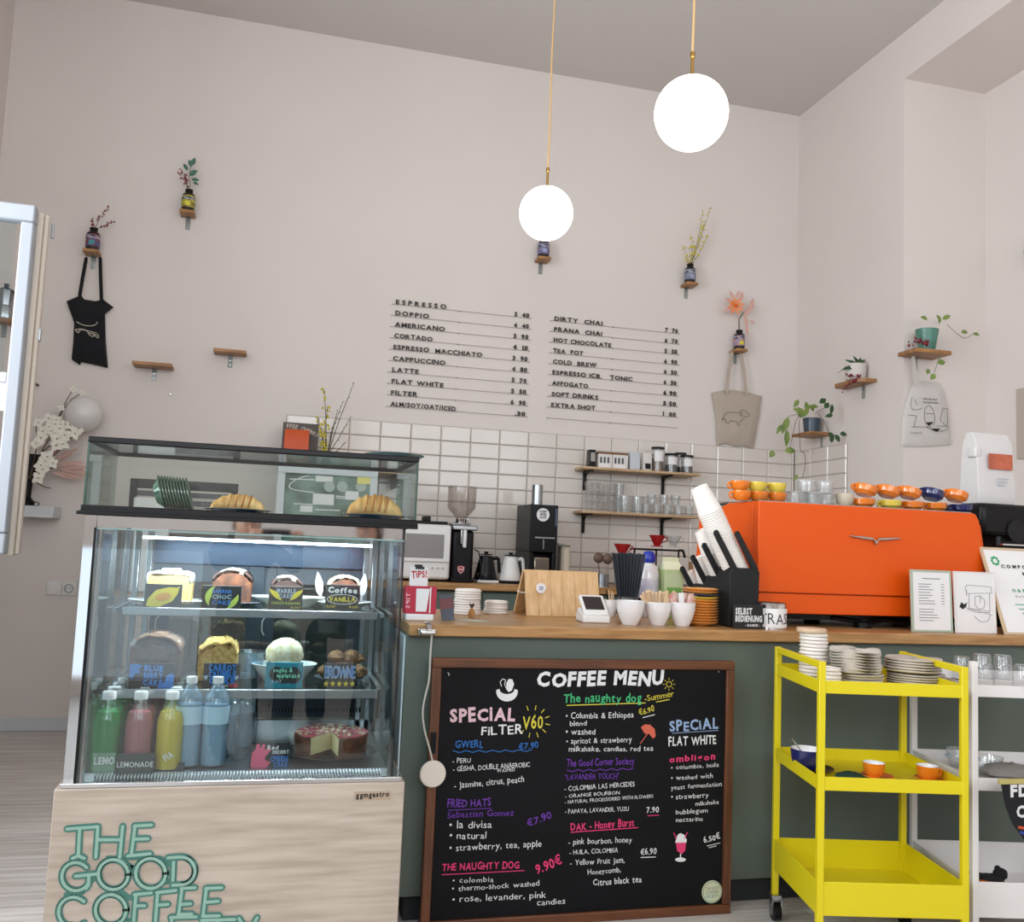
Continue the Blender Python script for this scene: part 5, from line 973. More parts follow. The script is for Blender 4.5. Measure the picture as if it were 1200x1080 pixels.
# case floor: bottles
def lemonade(col, nm, lab, x, Y, grp, h=.205, r=.036):
    c = V((x, Y, DF)); t = thing('lemonade_bottle', lab, 'bottle', tuple(c), grp)
    obj('bottle_glass', G().lathe([(0, 0), (r, .002), (r, h*.62), (r*.92, h*.70), (.017, h*.86), (.015, h*.92), (.013, h*.92)], c, 20), M_wb2, t)
    obj('drink', G().lathe([(0, .003), (r-.002, .004), (r-.002, h*.62), (r*.75, h*.74), (0, h*.74)], c, 20), col, t)
    obj('cap', G().lathe([(0, h*.90), (.018, h*.90), (.018, h*.985), (.016, h), (0, h)], c, 16), M_white, t); return t
M_wb2 = pane('bottle_shell', '#eef7f2', .07, .55)
M_dg = mat('green_drink', '#1f8a3c', .25, sss=.2); M_dp = mat('pink_drink', '#c06a72', .25, sss=.2); M_dy = mat('yellow_drink', '#e8c02a', .25, sss=.2)
for col, nm, X0, cols in ((M_dg, 'green', -.405, 0), (M_dp, 'pink', -.325, 1), (M_dy, 'yellow', -.245, 2)):
    f_ = lemonade(col, nm, 'front %s lemonade bottle in the display case' % nm, X0, 2.70, nm+' lemonade bottles')
    for k, p_ in enumerate(('second', 'third', 'rearmost')): dup(f_, (X0+.0*k, 2.70+.082*(k+1), DF), p_+' %s lemonade bottle in its row in the display case' % nm)
def water(lab, x, Y, h=.24, r=.037):
    c = V((W(x, 880, Y=Y).x, Y, DF)); t = thing('water_bottle', lab, 'bottle', tuple(c), 'water bottles in the display case')
    pr = [(0, 0), (r, .004)]+[(r-(.002 if i % 2 else 0), .01+i*.012) for i in range(int(h*.42/.012))]+[(r, h*.5), (r, h*.68), (r*.9, h*.76), (r*.4, h*.9), (.013, h*.91), (.013, h*.95)]
    obj('bottle_body', G().lathe(pr, c, 20), M_wbot, t); obj('cap', G().lathe([(0, h*.93), (.015, h*.93), (.015, h), (0, h)], c, 14), M_white, t)
    obj('bottle_label', G().lathe([(r+.0008, h*.48), (r+.0008, h*.68)], c, 20), mat('water_label', '#b9d3e4', .4), t); obj('water', G().lathe([(0, .004), (r-.004, .006), (r-.004, h*.7), (0, h*.7)], c, 16), mat('water_fill', '#b9d8ea', .1, trans=.25), t)
water('left large water bottle in the display case', 219, 2.73); water('right large water bottle in the display case', 250, 2.73); water('water bottle behind the right large one', 262, 2.86); water('water bottle at the back beside the crinkled film', 281, 2.95, .22)
c = V((W(280, 880, Y=2.80).x, 2.80, DF)); solo('plastic_film_pack', G().ball(c+V((0, 0, .085)), .075, (.62, 1, 1.12), 22, .14), M_film, 'crinkled clear plastic film pack right of the water bottles', 'packaging', tuple(c))
t, w_, h = board_card('grey-black lemonade card in front of the pink bottles', 134, 883, 179, 918, 2.645, mat('card_grey', '#2d2f31', .6), name='name_card'); L2(t, w_, h, 'LEMONADE', .03, .97, .55, .18, M_chW, bold=.01, jit=.06); L2(t, w_, h, '€ 3,90', .68, .97, .14, .12, M_chW)
t, w_, h = board_card('clear card reading LEM in front of the green bottle', 106, 882, 133, 914, 2.66, pane('green_tint_card', '#a9d8a8', .1, .5, .1, milky=.25), name='name_card'); L2(t, w_, h, 'LEMO', .08, .97, .58, .26, M_chW, bold=.05)
t, w_, h = board_card('dark card lying behind the yellow bottle', 192, 893, 214, 915, 2.66, M_card, .5, name='name_card')
p = W(194, 892, Y=2.655); text(dc, 'FIA', p, W(204, 886, Y=2.655), .018, M_chW, 'case_lettering', bold=.02)
t, w_, h = board_card('red dessert card with a pink hand drawing', 292, 871, 338, 907, 2.69, M_card, name='name_card')
M_hp = mat('hand_pink', '#dc5f7c', .7)
poly(t, w_, h, [(.02, .3), (.04, .7), (.12, .8), (.14, .97), (.22, .98), (.24, .82), (.3, .98), (.37, .96), (.35, .78), (.46, .86), (.52, .78), (.42, .62), (.36, .52), (.42, .42), (.52, .42), (.5, .34), (.36, .1), (.24, .02), (.1, .04)], M_hp); L2(t, w_, h, 'Red', .42, .7, .8, .14, M_chW, bold=.03, jit=.1); L2(t, w_, h, 'DESSERT', .56, .98, .66, .11, M_chW, bold=.03); L2(t, w_, h, 'CHEESE', .52, .97, .42, .16, M_cb, bold=.04, jit=.1); L2(t, w_, h, 'CAKE', .6, .95, .24, .16, M_cb, bold=.04, jit=.1); L2(t, w_, h, '4,90', .46, .7, .06, .11, M_chW, bold=.02)
# cheesecake with a slice missing
cc_ = V((W(388, 880, Y=2.80).x, 2.815, DF)); plate('cake_plate', 'dark round plate under the cheesecake', tuple(cc_), .135, .13, mat('plate_dark', '#3c3b3f', .2), .018)
t = thing('cheesecake', 'round cheesecake with red jelly top and a slice missing at the front', 'cake', tuple(cc_+V((0, 0, .008))), 'cakes in the display case'); R_, hh = .108, .062; a0, a1 = math.radians(-82), math.radians(232); n = 40; b = cc_+V((0, 0, .009))
ang = [a0+(a1-a0)*i/n for i in range(n+1)]
vs = [b+V((math.cos(a)*R_*k, math.sin(a)*R_*k, z)) for a in ang for k, z in ((.94, 0), (1, hh*.9), (.97, hh))]
obj('crust_side', G().add(vs, [(3*i+j, 3*i+3+j, 3*i+4+j, 3*i+1+j) for i in range(n) for j in range(2)]), M_brn, t)
vs = [b+V((0, 0, hh*1.0))]+[b+V((math.cos(a)*R_*.97, math.sin(a)*R_*.97, hh)) for a in ang]; obj('jelly_top', G().add(vs, [(0, i+1, i+2) for i in range(n)]), mat('red_jelly', '#b5304a', .2, col2='#c96a74', vscale=25), t)
for a in (a0, a1):
    u_ = V((math.cos(a), math.sin(a), 0)); obj('cut_face', G().add([b, b+u_*R_*.93, b+u_*R_*.96+V((0, 0, hh*.98)), b+V((0, 0, hh*.99))], [(0, 1, 2, 3)]), mat('cream_filling', '#e3d3a0', .7, var=.1), t); obj('cut_base', G().add([b+u_*.001+V((0, -.0008, 0)), b+u_*R_*.93+V((0, -.0008, 0)), b+u_*R_*.94+V((0, -.0008, .012)), b+V((0, -.0008, .012))], [(0, 1, 2, 3)]), M_brn, t)
g = G()
for i in range(70):
    a = random.uniform(a0, a1); r = R_*math.sqrt(random.random())*.93; g.ball(b+V((math.cos(a)*r, math.sin(a)*r, hh+.002)), random.uniform(.0025, .0055), (1.4, 1, .6), 6)
obj('white_crumbs', g, M_crm, t)['kind'] = 'stuff'
# ------------------------------------------------------------------ in and on the glass box
M_cro = mat('croissant_crust', '#e8bd7a', .55, col2='#d09a50', vscale=16, stretch=(1, 1, 1), bump=.2, bscale=40)
def croissant(lab, c, L, r, bend=.02, rot=0):
    t = thing('croissant', lab, 'pastry', tuple(c), 'croissants in the glass box'); n = 40; m_ = 14; vs = []; rings = []
    for j in range(n+1):
        q = j/n*2-1; rad = r*(1-abs(q)**2.2)**.6*(1-.10*abs(math.sin(q*11)))+.003
        x = q*L/2; y = -bend*(q*q)*1.4; z = rad*.85
        for i in range(m_):
            a = 2*PI*i/m_; vs.append(c+V((x, y+rad*math.cos(a)*.9, z+rad*math.sin(a)*.85)))
    fs = [(j*m_+i, j*m_+(i+1) % m_, (j+1)*m_+(i+1) % m_, (j+1)*m_+i) for j in range(n) for i in range(m_)]+[tuple(range(m_))[::-1], tuple(range(n*m_, n*m_+m_))]
    obj('dough', G().add(vs, fs), M_cro, t)
    for q in (-.32, -.08, .16, .38):
        rad = r*(1-abs(q)**2.2)**.6; obj('fold', G().tube([c+V((q*L/2+.006*math.sin(a), -bend*q*q-rad*math.cos(a)*.93, rad*.88+rad*math.sin(a)*.88)) for a in [-.5+.35*i for i in range(10)]], .0028, 6), mat('crust_dark', '#b9752c', .5), t)
BF = TZ0+.0185
M_bpl = mat('blue_plate', '#3d5f7e', .2)
c = V((W(279, 596, Y=2.78).x, 2.79, BF)); plate('pastry_plate', 'blue plate under the left croissant', tuple(c), .098, .09, M_bpl, .016, grp='blue plates in the glass box'); croissant('flat golden croissant on the left blue plate', c+V((0, -.01, .008)), .155, .030, .02)
c = V((W(438, 598, Y=2.76).x, 2.77, BF)); plate('pastry_plate', 'blue plate under the right croissant', tuple(c), .10, .09, M_bpl, .018, grp='blue plates in the glass box'); croissant('plump golden croissant on the right blue plate', c+V((0, -.01, .010)), .165, .040, .02)
c = V((W(462, 528, Y=2.80).x, 2.80, TZ1+.0005)); plate('square_plate', 'blue-grey plate lying on top of the glass box', tuple(c), .092, .11, mat('plate_bluegrey', '#7d99a2', .25), .018)
M_gl2 = pane('green_lid', '#6f9c7e', .10, .6, .05, milky=.35)
Mx = Matrix.Rotation(math.radians(74), 4, 'Y')
l0 = V((W(181, 590, Y=2.86).x, 2.86, BF+.052))
pl = solo('clear_lid', G().lathe([(.0, 0), (.028, 0), (.046, .018), (.052, .018), (.052, .021), (.044, .02), (.026, .003), (0, .003)], (0, 0, 0), 24, Mx.to_3x3()), M_gl2, 'green-tinted clear lid in the leaning stack inside the glass box', 'lid', tuple(l0), 'leaning stack of clear lids', local=True)
for i in range(1, 10): dup(pl, tuple(l0+V((i*.0085, 0, -.0004*i))))
# ------------------------------------------------------------------ things on the service counter
CZ = .9305
def cz(x, y, Yo=0): p = W(x, y, Z=CZ); p.y += Yo; return p
# tip box
p = cz(491, 727); t = thing('tip_box', 'red and white tip box with a cup picture and handwritten tips card', 'box', tuple(p)); s_ = .049
obj('stand_foot', G().box(p.x-s_*.95, p.x+s_*.95, p.y-.01, p.y+.07, CZ, CZ+.022), M_white, t, .004)
obj('box_body', G().box(p.x-s_, p.x+s_+.006, p.y, p.y+.06, CZ+.022, CZ+.112), mat('box_crimson', '#b3203a', .5), t, .002)
obj('cup_picture', G().prism([(p.x-.013, CZ+.030), (p.x+.022, CZ+.030), (p.x+.031, CZ+.105), (p.x-.014, CZ+.105)], p.y-.002, p.y), M_white, t)
obj('side_stripe', G().box(p.x+.032, p.x+.036, p.y-.002, p.y, CZ+.026, CZ+.11), M_white, t); letters_o = letters(G(), 'TIPS', (p.x-.034, p.y-.0005, CZ+.09), (p.x-.034, p.y-.0005, CZ+.040), .013, bold=.02); obj('side_lettering', letters_o, mat('pale_pink', '#e5b3bb', .6), t)
obj('tips_card', G().box(p.x-.034, p.x+.028, p.y+.03, p.y+.032, CZ+.11, CZ+.175), M_paper, t, .001); obj('slot_tab', G().box(p.x-.016, p.x+.014, p.y+.027, p.y+.03, CZ+.168, CZ+.176), M_ink, t); text(t, 'TiPS!', (p.x-.028, p.y+.0295, CZ+.138), (p.x+.024, p.y+.0295, CZ+.142), .024, mat('marker_red', '#c02a2a', .6), bold=.03, jit=.12)
# small dark card leaning
p = cz(524, 727, -.0); t = thing('info_card', 'narrow dark red and slate card leaning beside the tip box', 'card', (p.x+.004, p.y, CZ), local=True); t.rotation_euler = (-.25, -.12, 0); obj('card_face', G().box(-.022, .022, 0, .003, 0, .088), mat('card_slate', '#3f4452', .5), t); obj('red_panel', G().box(-.022, .022, -.0006, 0, .04, .075), mat('card_maroon', '#6a2a30', .5), t); obj('back_strut', G().add([(-.004, .003, .06), (.004, .003, .06), (.004, .032, .012), (-.004, .032, .012)], [(0, 1, 2, 3)]), M_brush, t)
# lids
def lidstack(grp, lab, c, n, r, step, mt=M_white, jit=.0015, nm='cup_lid'):
    l = solo(nm, G().lathe([(0, 0), (r*.96, 0), (r, .0015), (r, .004), (r*.93, .0055), (r*.90, .010), (r*.55, .0105), (r*.5, .008), (0, .008)], (0, 0, 0), 28), mt, lab, 'lid', tuple(c), grp, local=True)
    for i in range(1, n): dup(l, (c[0]+random.uniform(-jit, jit), c[1]+random.uniform(-jit, jit), c[2]+i*step))
M_lid = mat('lid_white', '#e6dfd8', .45)
c = cz(549, 720, .03); lidstack('taller stack of cup lids on the counter', 'white plastic lid in the taller stack on the counter', c, 10, .050, .0092, M_lid)
c = cz(583, 719, .03); lidstack('shorter stack of cup lids on the counter', 'white plastic lid in the shorter stack on the counter', c, 5, .046, .0095, M_lid)
c = cz(551, 723, -.02); t = thing('pineapple_figure', 'tiny brown pineapple figure before the lid stack', 'ornament', tuple(c)); obj('fruit', G().lathe([(0, 0), (.010, .002), (.013, .012), (.010, .026), (.004, .034), (0, .035)], c, 14), mat('pineapple', '#c08a50', .6, var=.3, vscale=80), t)
for a in range(5): obj('leaf', G().leaf(c+V((0, 0, .032)), (math.cos(a*1.26)*.5, math.sin(a*1.26)*.5, 1), .022, .006, (0, -1, 0)), M_stem, t)
c = cz(553, 727, -.02); solo('paper_slip', G().add([c+V((-.06, .03, .001)), c+V((.0, -.03, .001)), c+V((.07, -.01, .001)), c+V((.0, .04, .003)), c+V((-.06, .03, .0)), c+V((.0, -.03, .0)), c+V((.07, -.01, .0)), c+V((.0, .04, .0))], [(0, 1, 2, 3), (4, 7, 6, 5), (0, 4, 5, 1), (1, 5, 6, 2), (2, 6, 7, 3), (3, 7, 4, 0)]), mat('slip_green', '#a9b08c', .6, col2='#c9c4bc', vscale=20), 'small crumpled green paper slip on the counter edge', 'paper', tuple(c))
# bamboo tent stand
a, b = cz(619.5, 722), cz(705, 723.5); zt_ = W(660, 669, Y=3.42).z; t = thing('wooden_stand', 'folded bamboo register stand with round white sticker', 'stand', tuple((a+b)/2)); hz = zt_-CZ
yb = 3.36; M_t = Matrix.Translation((a.x, yb, CZ))
w_ = b.x-a.x
def slab(y0, y1, th, x0=0, x1=1):
    g = G(); vs = []
    for x in (a.x+w_*x0, a.x+w_*x1): vs += [V((x, yb+y0, CZ)), V((x, yb+y0+th, CZ)), V((x, yb+y1+th, CZ+hz)), V((x, yb+y1, CZ+hz))]
    return g.add(vs, [(0, 1, 2, 3), (4, 7, 6, 5), (0, 4, 5, 1), (1, 5, 6, 2), (2, 6, 7, 3), (3, 7, 4, 0)])
nst = 6
for i in range(nst): obj('bamboo_strip', slab(0, .05, .016, i/nst+.0015, (i+1)/nst-.0005), M_bamboo, t, .001)
obj('rear_panel', slab(.19, .075, .016), M_bamboo, t, .002); obj('ridge', G().box(a.x, b.x, yb+.05, yb+.09, CZ+hz-.012, CZ+hz+.001), M_bamboo, t, .006)
c = W(634, 689, Y=yb+.016); o = obj('round_sticker', G().cyl(c+V((0, .004, 0)), c+V((0, -.003, 0)), .019, n=24), M_paper, t); obj('sticker_mark', G().ribbon([c+V((x, -.0035, z)) for x, z in ((-.008, .004), (.002, .006), (.008, .002), (0, 0), (-.006, -.005), (.006, -.005))], .003), mat('sticker_lilac', '#8a8fb5', .6), o)
obj('string', G().tube([(a.x-.002, yb+.02, CZ+.085), (a.x-.004, yb+.09, CZ+.082), (a.x-.002, yb+.15, CZ+.085)], .0015), M_paper, t)
# card reader
p = cz(694, 728.5); t = thing('card_reader', 'white card reader with dark screen in its stand', 'card reader', tuple(p), local=True); t.location = (p.x, p.y-.005, CZ); t.rotation_euler = (0, 0, -.05)
obj('stand_base', G().prism([(-.05, 0), (-.05, .028), (.03, .05), (.05, .03), (.05, 0)], -.05, .05, Matrix.Rotation(PI/2, 4, 'Z')), M_wplas, t, .006)
g = G().box(-.046, .046, -.055, .055, 0, .014, Matrix.Translation((0, .0, .052)) @ Matrix.Rotation(.62, 4, 'X')); obj('reader', g, M_wplas, t, .006); obj('screen', G().box(-.036, .034, -.03, .042, .0141, .0150, Matrix.Translation((0, .0, .052)) @ Matrix.Rotation(.62, 4, 'X')), mat('screen_dark', '#2b2322', .15), t, .003)
# cups with sticks and sugar
def cup(lab, c, r, h, grp='white handleless cups along the counter edge', n=28):
    t = thing('white_cup', lab, 'cup', tuple(c), grp); obj('bowl', G().lathe([(0, 0), (r*.52, 0), (r*.56, .004), (r*.78, h*.32), (r*.94, h*.65), (r, h), (r*.95, h), (r*.88, h*.62), (r*.6, h*.18), (0, .01)], c, n), M_white, t); return t
c = cz(717, 723, .02); cup('small narrow white cup of wooden sticks behind the card reader', c, .030, .066)
M_stick = mat('birch_stick', '#d8b994', .7)
def stick(lab, c, tip, mt=M_stick, grp='wooden stirrers', w_=.005, rad=None):
    return solo('stirrer', G().ribbon([c, tip], w_, (0, -1, .2), .0016, 6), mt, lab, 'stirrer', tuple(c), grp)
for i, (dx, dz) in enumerate(((-.022, .1), (-.012, .102), (.0, .098), (.008, .09))): stick('stirrer in the small narrow cup', c+V((dx*.3, 0, .03)), c+V((dx, -.01, dz)), M_black if i == 0 else M_stick, 'stirrers in the small narrow cup')
c1 = cz(743, 733, .04); cup('left round white cup on the counter edge', c1, .051, .084); c2 = cz(776, 733.5, .04); cup('middle white cup filled with wooden stirrers', c2, .048, .082); c3_ = cz(805, 734.5, .04); cup('right white cup holding pink sugar sachets', c3_, .047, .084)
for i in range(12):
    q = (i-5.5)/5.5; stick('flat wooden stirrer in the middle white cup', c2+V((q*.026, random.uniform(-.015, .015), .05)), c2+V((q*.055, random.uniform(-.03, .0), .112+random.uniform(-.008, .008))), w_=.011, grp='stirrers in the middle white cup')
for i, (dx, dz) in enumerate(((-.07, .10), (-.062, .11))): stick('wooden stirrer leaning far left over the middle cup', c2+V((-.02, 0, .055)), c2+V((dx, -.01, dz)), w_=.012, grp='leaning stirrers')
M_sug = mat('sugar_pink', '#c47268', .6, col2='#dcc3b8', vscale=30)
for i in range(6):
    q = (i-2.5)/2.5; g = G().box(-.010, .010, -.0015, .0015, 0, .062, Matrix.Translation(c3_+V((q*.028, (i % 2)*.012-.006, .055))) @ Matrix.Rotation(q*.35, 4, 'Y')); solo('sugar_sachet', g, (M_sug, M_paper)[i % 3 == 2], 'pink and white sugar sachet in the right white cup', 'sachet', tuple(c3_+V((q*.028, 0, .055))), 'sugar sachets')
# black straws in a clear cup
c = cz(737, 724, .02); t = thing('straw_cup', 'clear cup holding the fan of black straws', 'cup', tuple(c)); obj('bowl', G().lathe([(0, 0), (.030, 0), (.040, .08), (.038, .08), (.028, .004), (0, .004)], c, 24), M_tum, t)
M_straw = mat('black_straw', '#1b212b', .35)
k = 0
for row in range(3):
    for i in range(9):
        q = (i-4)/4; solo('straw', G().cyl(c+V((q*.022, (row-1)*.014, .008)), c+V((q*.060, (row-1)*.02, .248+random.uniform(-.003, .003))), .0038, n=8), M_straw, 'black drinking straw in the clear cup', 'straw', tuple(c+V((q*.022, (row-1)*.014, .008))), 'black straws')
c = cz(731, 722, -.0)+V((.062, .04, 0)); t = thing('spoon_cup', 'dark glass cup with black spoons beside the straws', 'cup', tuple(c)); obj('bowl', G().lathe([(0, 0), (.03, 0), (.042, .075), (.04, .075), (.028, .004), (0, .004)], c, 24), pane('dark_glass', '#5a626a', .12, .6), t)
for i, (dx, dz) in enumerate(((.0, .14), (.014, .15), (.024, .13))): s_ = thing('black_spoon', ('left', 'middle', 'right')[i]+' black plastic spoon in the dark glass cup', 'spoon', tuple(c+V((dx, 0, .01))), 'black plastic spoons'); obj('handle', G().tube([c+V((dx*.3, 0, .01)), c+V((dx, 0, dz-.03))], .003), M_black, s_); obj('bowl', G().ball(c+V((dx, 0, dz-.012)), .010, (.8, .3, 1.7), 10), M_black, s_)
# milk bottle, green carton
Ym = 3.46
c = V((W(759.5, 690, Y=Ym).x, Ym, CZ)); t = thing('milk_bottle', 'white milk bottle with dark blue cap behind the straws', 'bottle', tuple(c)); obj('body', G().lathe([(0, 0), (.040, .0), (.042, .01), (.042, .17), (.036, .195), (.02, .215), (.02, .222)], c, 24), M_white, t); obj('cap', G().lathe([(0, .215), (.027, .215), (.029, .225), (.028, .24), (.018, .258), (0, .262)], c, 20), mat('cap_blue', '#1a2f9a', .3), t); obj('bottle_label', G().lathe([(.0425, .06), (.0425, .15)], c, 24), mat('milk_label', '#a8a2b4', .5, col2='#e2dfe4', vscale=18), t)
c = V((W(785, 690, Y=Ym-.01).x, Ym-.01, CZ)); t = thing('milk_carton', 'light green gable-top milk carton on the counter', 'carton', tuple(c)); s_ = .040; g = G().box(c.x-s_, c.x+s_, c.y-s_, c.y+s_, CZ, CZ+.19); obj('body', g, mat('carton_green', '#a9c878', .5, col2='#cfdcae', vscale=9), t, .002)
obj('gable', G().add([(c.x-s_, c.y-s_, CZ+.19), (c.x+s_, c.y-s_, CZ+.19), (c.x+s_, c.y+s_, CZ+.19), (c.x-s_, c.y+s_, CZ+.19), (c.x-s_*.9, c.y, CZ+.222), (c.x+s_*.9, c.y, CZ+.222), (c.x-s_*.9, c.y-.002, CZ+.238), (c.x+s_*.9, c.y-.002, CZ+.238), (c.x-s_*.9, c.y+.002, CZ+.238), (c.x+s_*.9, c.y+.002, CZ+.238)], [(0, 1, 5, 4), (2, 3, 4, 5), (0, 4, 3), (1, 2, 5), (4, 5, 7, 6), (5, 4, 8, 9), (6, 7, 9, 8)]), mat('carton_top', '#dfe6c4', .5), t); obj('carton_band', G().box(c.x-s_*.8, c.x+s_*.8, c.y-s_-.001, c.y-s_, CZ+.03, CZ+.12), mat('carton_panel', '#7fae56', .5), t)
# saucers
M_orS = mat('orange_saucer', '#e9a352', .15, coat=.5)
c = cz(827, 734, .05); r = .067
pf = [(0, .002), (r*.45, 0), (r*.5, .003), (r*.95, .012), (r, .0155), (r*.97, .0165), (r*.5, .006), (0, .005)]
s0 = solo('saucer', G().lathe(pf, (0, 0, 0), 32), M_orS, 'orange saucer in the stack before the black cup rack', 'saucer', tuple(c), 'stack of orange saucers', local=True)
for i in range(1, 13):
    if i in (10, 9): s_ = solo('saucer', G().lathe(pf, (0, 0, 0), 32), M_navy if i == 10 else M_yecup, ('navy' if i == 10 else 'yellow')+' saucer near the top of the orange saucer stack', 'saucer', (c.x, c.y, c.z+i*.0098), None, local=True)
    else: dup(s0, (c.x+random.uniform(-.001, .001), c.y, c.z+i*.0098))
# black cup rack with leaning paper cups
RX = 1.60; RY = 3.02; t = thing('cup_rack', 'black stepped cup rack holding leaning white paper cups', 'cup holder', (RX, RY, CZ)); lean = math.radians(27.5); dirv = V((-math.sin(lean), 0, math.cos(lean)))
xr0, xr1 = W(858, 700, Y=RY+.03).x, W(889, 700, Y=RY+.03).x; wr = xr1-xr0; dy = .105
for i in range(4):
    y0 = RY+.03+i*dy; y1_ = y0+dy; hb = .213-.036*i; z1 = CZ+hb
    g = G().prism([(xr0-.01, CZ+.001), (xr1, CZ+.001), (xr1+.004, z1-.012), (xr1-.006, z1), (xr0-.002, z1), (xr0-.01, z1-.03)], y0+.001, y1_)
    obj('compartment', g, M_blackm, t, .004)
    for x_ in (xr0-.004, xr1-.026):
        L_ = .155-.012*i; b = V((x_, 0, z1-.004)); w3 = .026
        p0 = [(b.x, b.z), (b.x+w3, b.z), (b.x+w3*.75+dirv.x*L_, b.z+dirv.z*L_-.008), (b.x+w3*.55+dirv.x*L_, b.z+dirv.z*L_), (b.x+w3*.15+dirv.x*L_, b.z+dirv.z*L_-.002), (b.x+dirv.x*L_, b.z+dirv.z*L_-.014)]
        obj('prong', G().prism(p0, y0, y0+.012), M_blackm, t, .002)
Rc = Matrix.Rotation(-lean, 4, 'Y').to_3x3()
def cupstack(i, n, rad, s_, lab, grp, x_off=0, st=.0085):
    y0 = RY+.03+i*dy+dy*.55; hb = .213-.036*i; base = V((xr0+wr*.50+x_off, y0, CZ+hb-.02))
    pf = [(rad, 0), (rad+.002, .003), (rad, .006), (rad*.72, .095*s_), (rad*.68, .097*s_), (rad*.66, .092*s_), (0, .092*s_)]
    o = solo('paper_cup', G().lathe(pf, (0, 0, 0), 28, Rc), M_cupw, lab, 'cup', tuple(base), grp, local=True)
    for k in range(1, n): dup(o, tuple(base+dirv*st*k))
cupstack(0, 29, .0445, 1.05, 'white paper cup in the long leaning stack', 'long leaning stack of paper cups', x_off=-.004, st=.0088)
cupstack(1, 15, .040, 1, 'white paper cup in the second leaning stack', 'second leaning stack of paper cups')
cupstack(2, 7, .036, .9, 'white paper cup in the third leaning stack', 'third leaning stack of paper cups')
cupstack(3, 5, .030, .8, 'small white paper cup in the rearmost stack', 'rearmost stack of paper cups')
# self-service sign and tin
a, b = W(858.5, 735, Y=3.0), W(893, 735, Y=3.0); zt_ = W(875, 708, Y=3.0).z; wS = b.x-a.x; t = thing('self_service_sign', 'small black self-service sign leaning on the cup rack', 'sign', ((a.x+b.x)/2, 2.995, CZ), local=True); hS = zt_-CZ
obj('plaque', G().box(-wS/2, wS/2, 0, .012, 0, hS), M_ink, t, .001)
for s_, z, h_, x1 in (('SELBST', .60, .26, .62), ('BEDIENUNG', .30, .25, .97)): text(t, s_, (-wS*.44, -.0005, hS*z), (-wS*.5+wS*x1, -.0005, hS*z), hS*h_, M_chW, bold=.05, fit=True)
text(t, '- DANKE! -', (-wS*.1, -.0005, hS*.1), (wS*.4, -.0005, hS*.1), hS*.1, M_chW, bold=.04)
c = cz(912, 737.5, .055); t = thing('trash_tin', 'small round tin with handwritten trash label on the counter', 'tin', tuple(c)); R_ = .0565; hh = W(912, 706, Y=c.y).z-CZ
obj('tin', G().lathe([(0, 0), (R_, 0), (R_, hh), (R_-.003, hh), (R_-.003, .004), (0, .004)], c, 36), M_chrome, t); obj('rim', G().lathe([(R_, hh-.004), (R_+.0015, hh-.002), (R_, hh)], c, 36), M_chrome, t)
obj('paper_band', G().lathe([(R_+.0008, .006), (R_+.001, .007), (R_+.001, hh*.78), (R_+.0008, hh*.79)], c, 36), M_paper, t)
g = letters(G(), 'TRASH', (-.066, 0, .018), (.070, 0, .018), .042, bold=-.004, jit=.06)
g.v = [(c.x+math.sin(x/R_)*(R_+.002), c.y-math.cos(x/R_)*(R_+.002), c.z+z) for x, y, z in g.v]; obj('lettering', g, M_ink, t)
# ------------------------------------------------------------------ espresso machine
MY = 3.10; XL_, XR_ = 1.737, 2.70; mz0 = W(888, 718, Y=MY).z; mz1 = 1.394; zs = W(888, 694, Y=MY).z
em = thing('espresso_machine', 'large orange espresso machine seen from behind with a silver wing badge', 'espresso machine', ((XL_+XR_)/2, MY, CZ))
obj('back_panel', G().prism([(XL_, zs+.002), (XR_+.045, zs+.002), (XR_+.010, mz1-.03), (XR_-.006, mz1-.004), (XR_-.02, mz1), (XL_, mz1)], MY, MY+.05), M_orange, em, .004)
obj('lower_panel', G().prism([(XL_, mz0), (XR_+.06, mz0), (XR_+.048, zs-.001), (XL_, zs-.001)], MY+.006, MY+.05), M_orange, em, .003)
obj('side_cheek', G().prism([(MY+.045, mz0), (MY+.55, mz0), (MY+.50, mz1-.06), (MY+.24, mz1), (MY+.045, mz1)], XL_-.001, XL_+.02, Matrix(((0, 1, 0, 0), (1, 0, 0, 0), (0, 0, 1, 0), (0, 0, 0, 1)))), M_orange, em, .004)
obj('side_cheek', G().prism([(XR_+.02, mz0+.0), (XR_+.095, mz0+.0), (XR_+.035, mz1-.045), (XR_+.02, mz1-.035)], MY+.02, MY+.5), M_orange, em, .004)
obj('inner_body', G().box(XL_+.02, XR_+.02, MY+.05, MY+.48, mz0, mz1-.002), M_brush, em)
obj('cup_tray', G().box(XL_+.01, XR_-.01, MY+.02, MY+.46, mz1, mz1+.004), M_brush, em)
obj('underside', G().box(XL_+.05, XR_+.03, MY+.06, MY+.46, mz0-.025, mz0), M_black, em)
for x_ in (XL_+.10, XL_+.48, XR_-.06):
    for y_ in (MY+.05, MY+.40): obj('foot', G().lathe([(0, 0), (.032, 0), (.032, .02), (.02, .026), (.02, mz0-CZ-.02), (0, mz0-CZ-.02)], (x_, y_, CZ), 20), M_black, em)
obj('drain_hose', G().tube([(XL_+.35, MY+.06, mz0-.015), (XL_+.5, MY+.05, mz0-.03), (XL_+.58, MY+.05, mz0-.02), (XL_+.7, MY+.06, mz0-.03)], .010), M_black, em)
c = W(1025, 634, Y=MY); 
def wing(s): return [(0, -.010), (s*.012, .004), (s*.05, .006), (s*.112, .014), (s*.11, .018), (s*.04, .0155), (s*.014, .013), (s*.006, .004), (0, .002)]
for s_ in (1, -1): obj('wing_badge', G().prism([(c.x+x_, c.z+z_) for x_, z_ in (wing(s_) if s_ > 0 else wing(s_)[::-1])], MY-.010, MY-.0005), mat('badge_silver', '#b9aea6', .2, .9), em, .002)
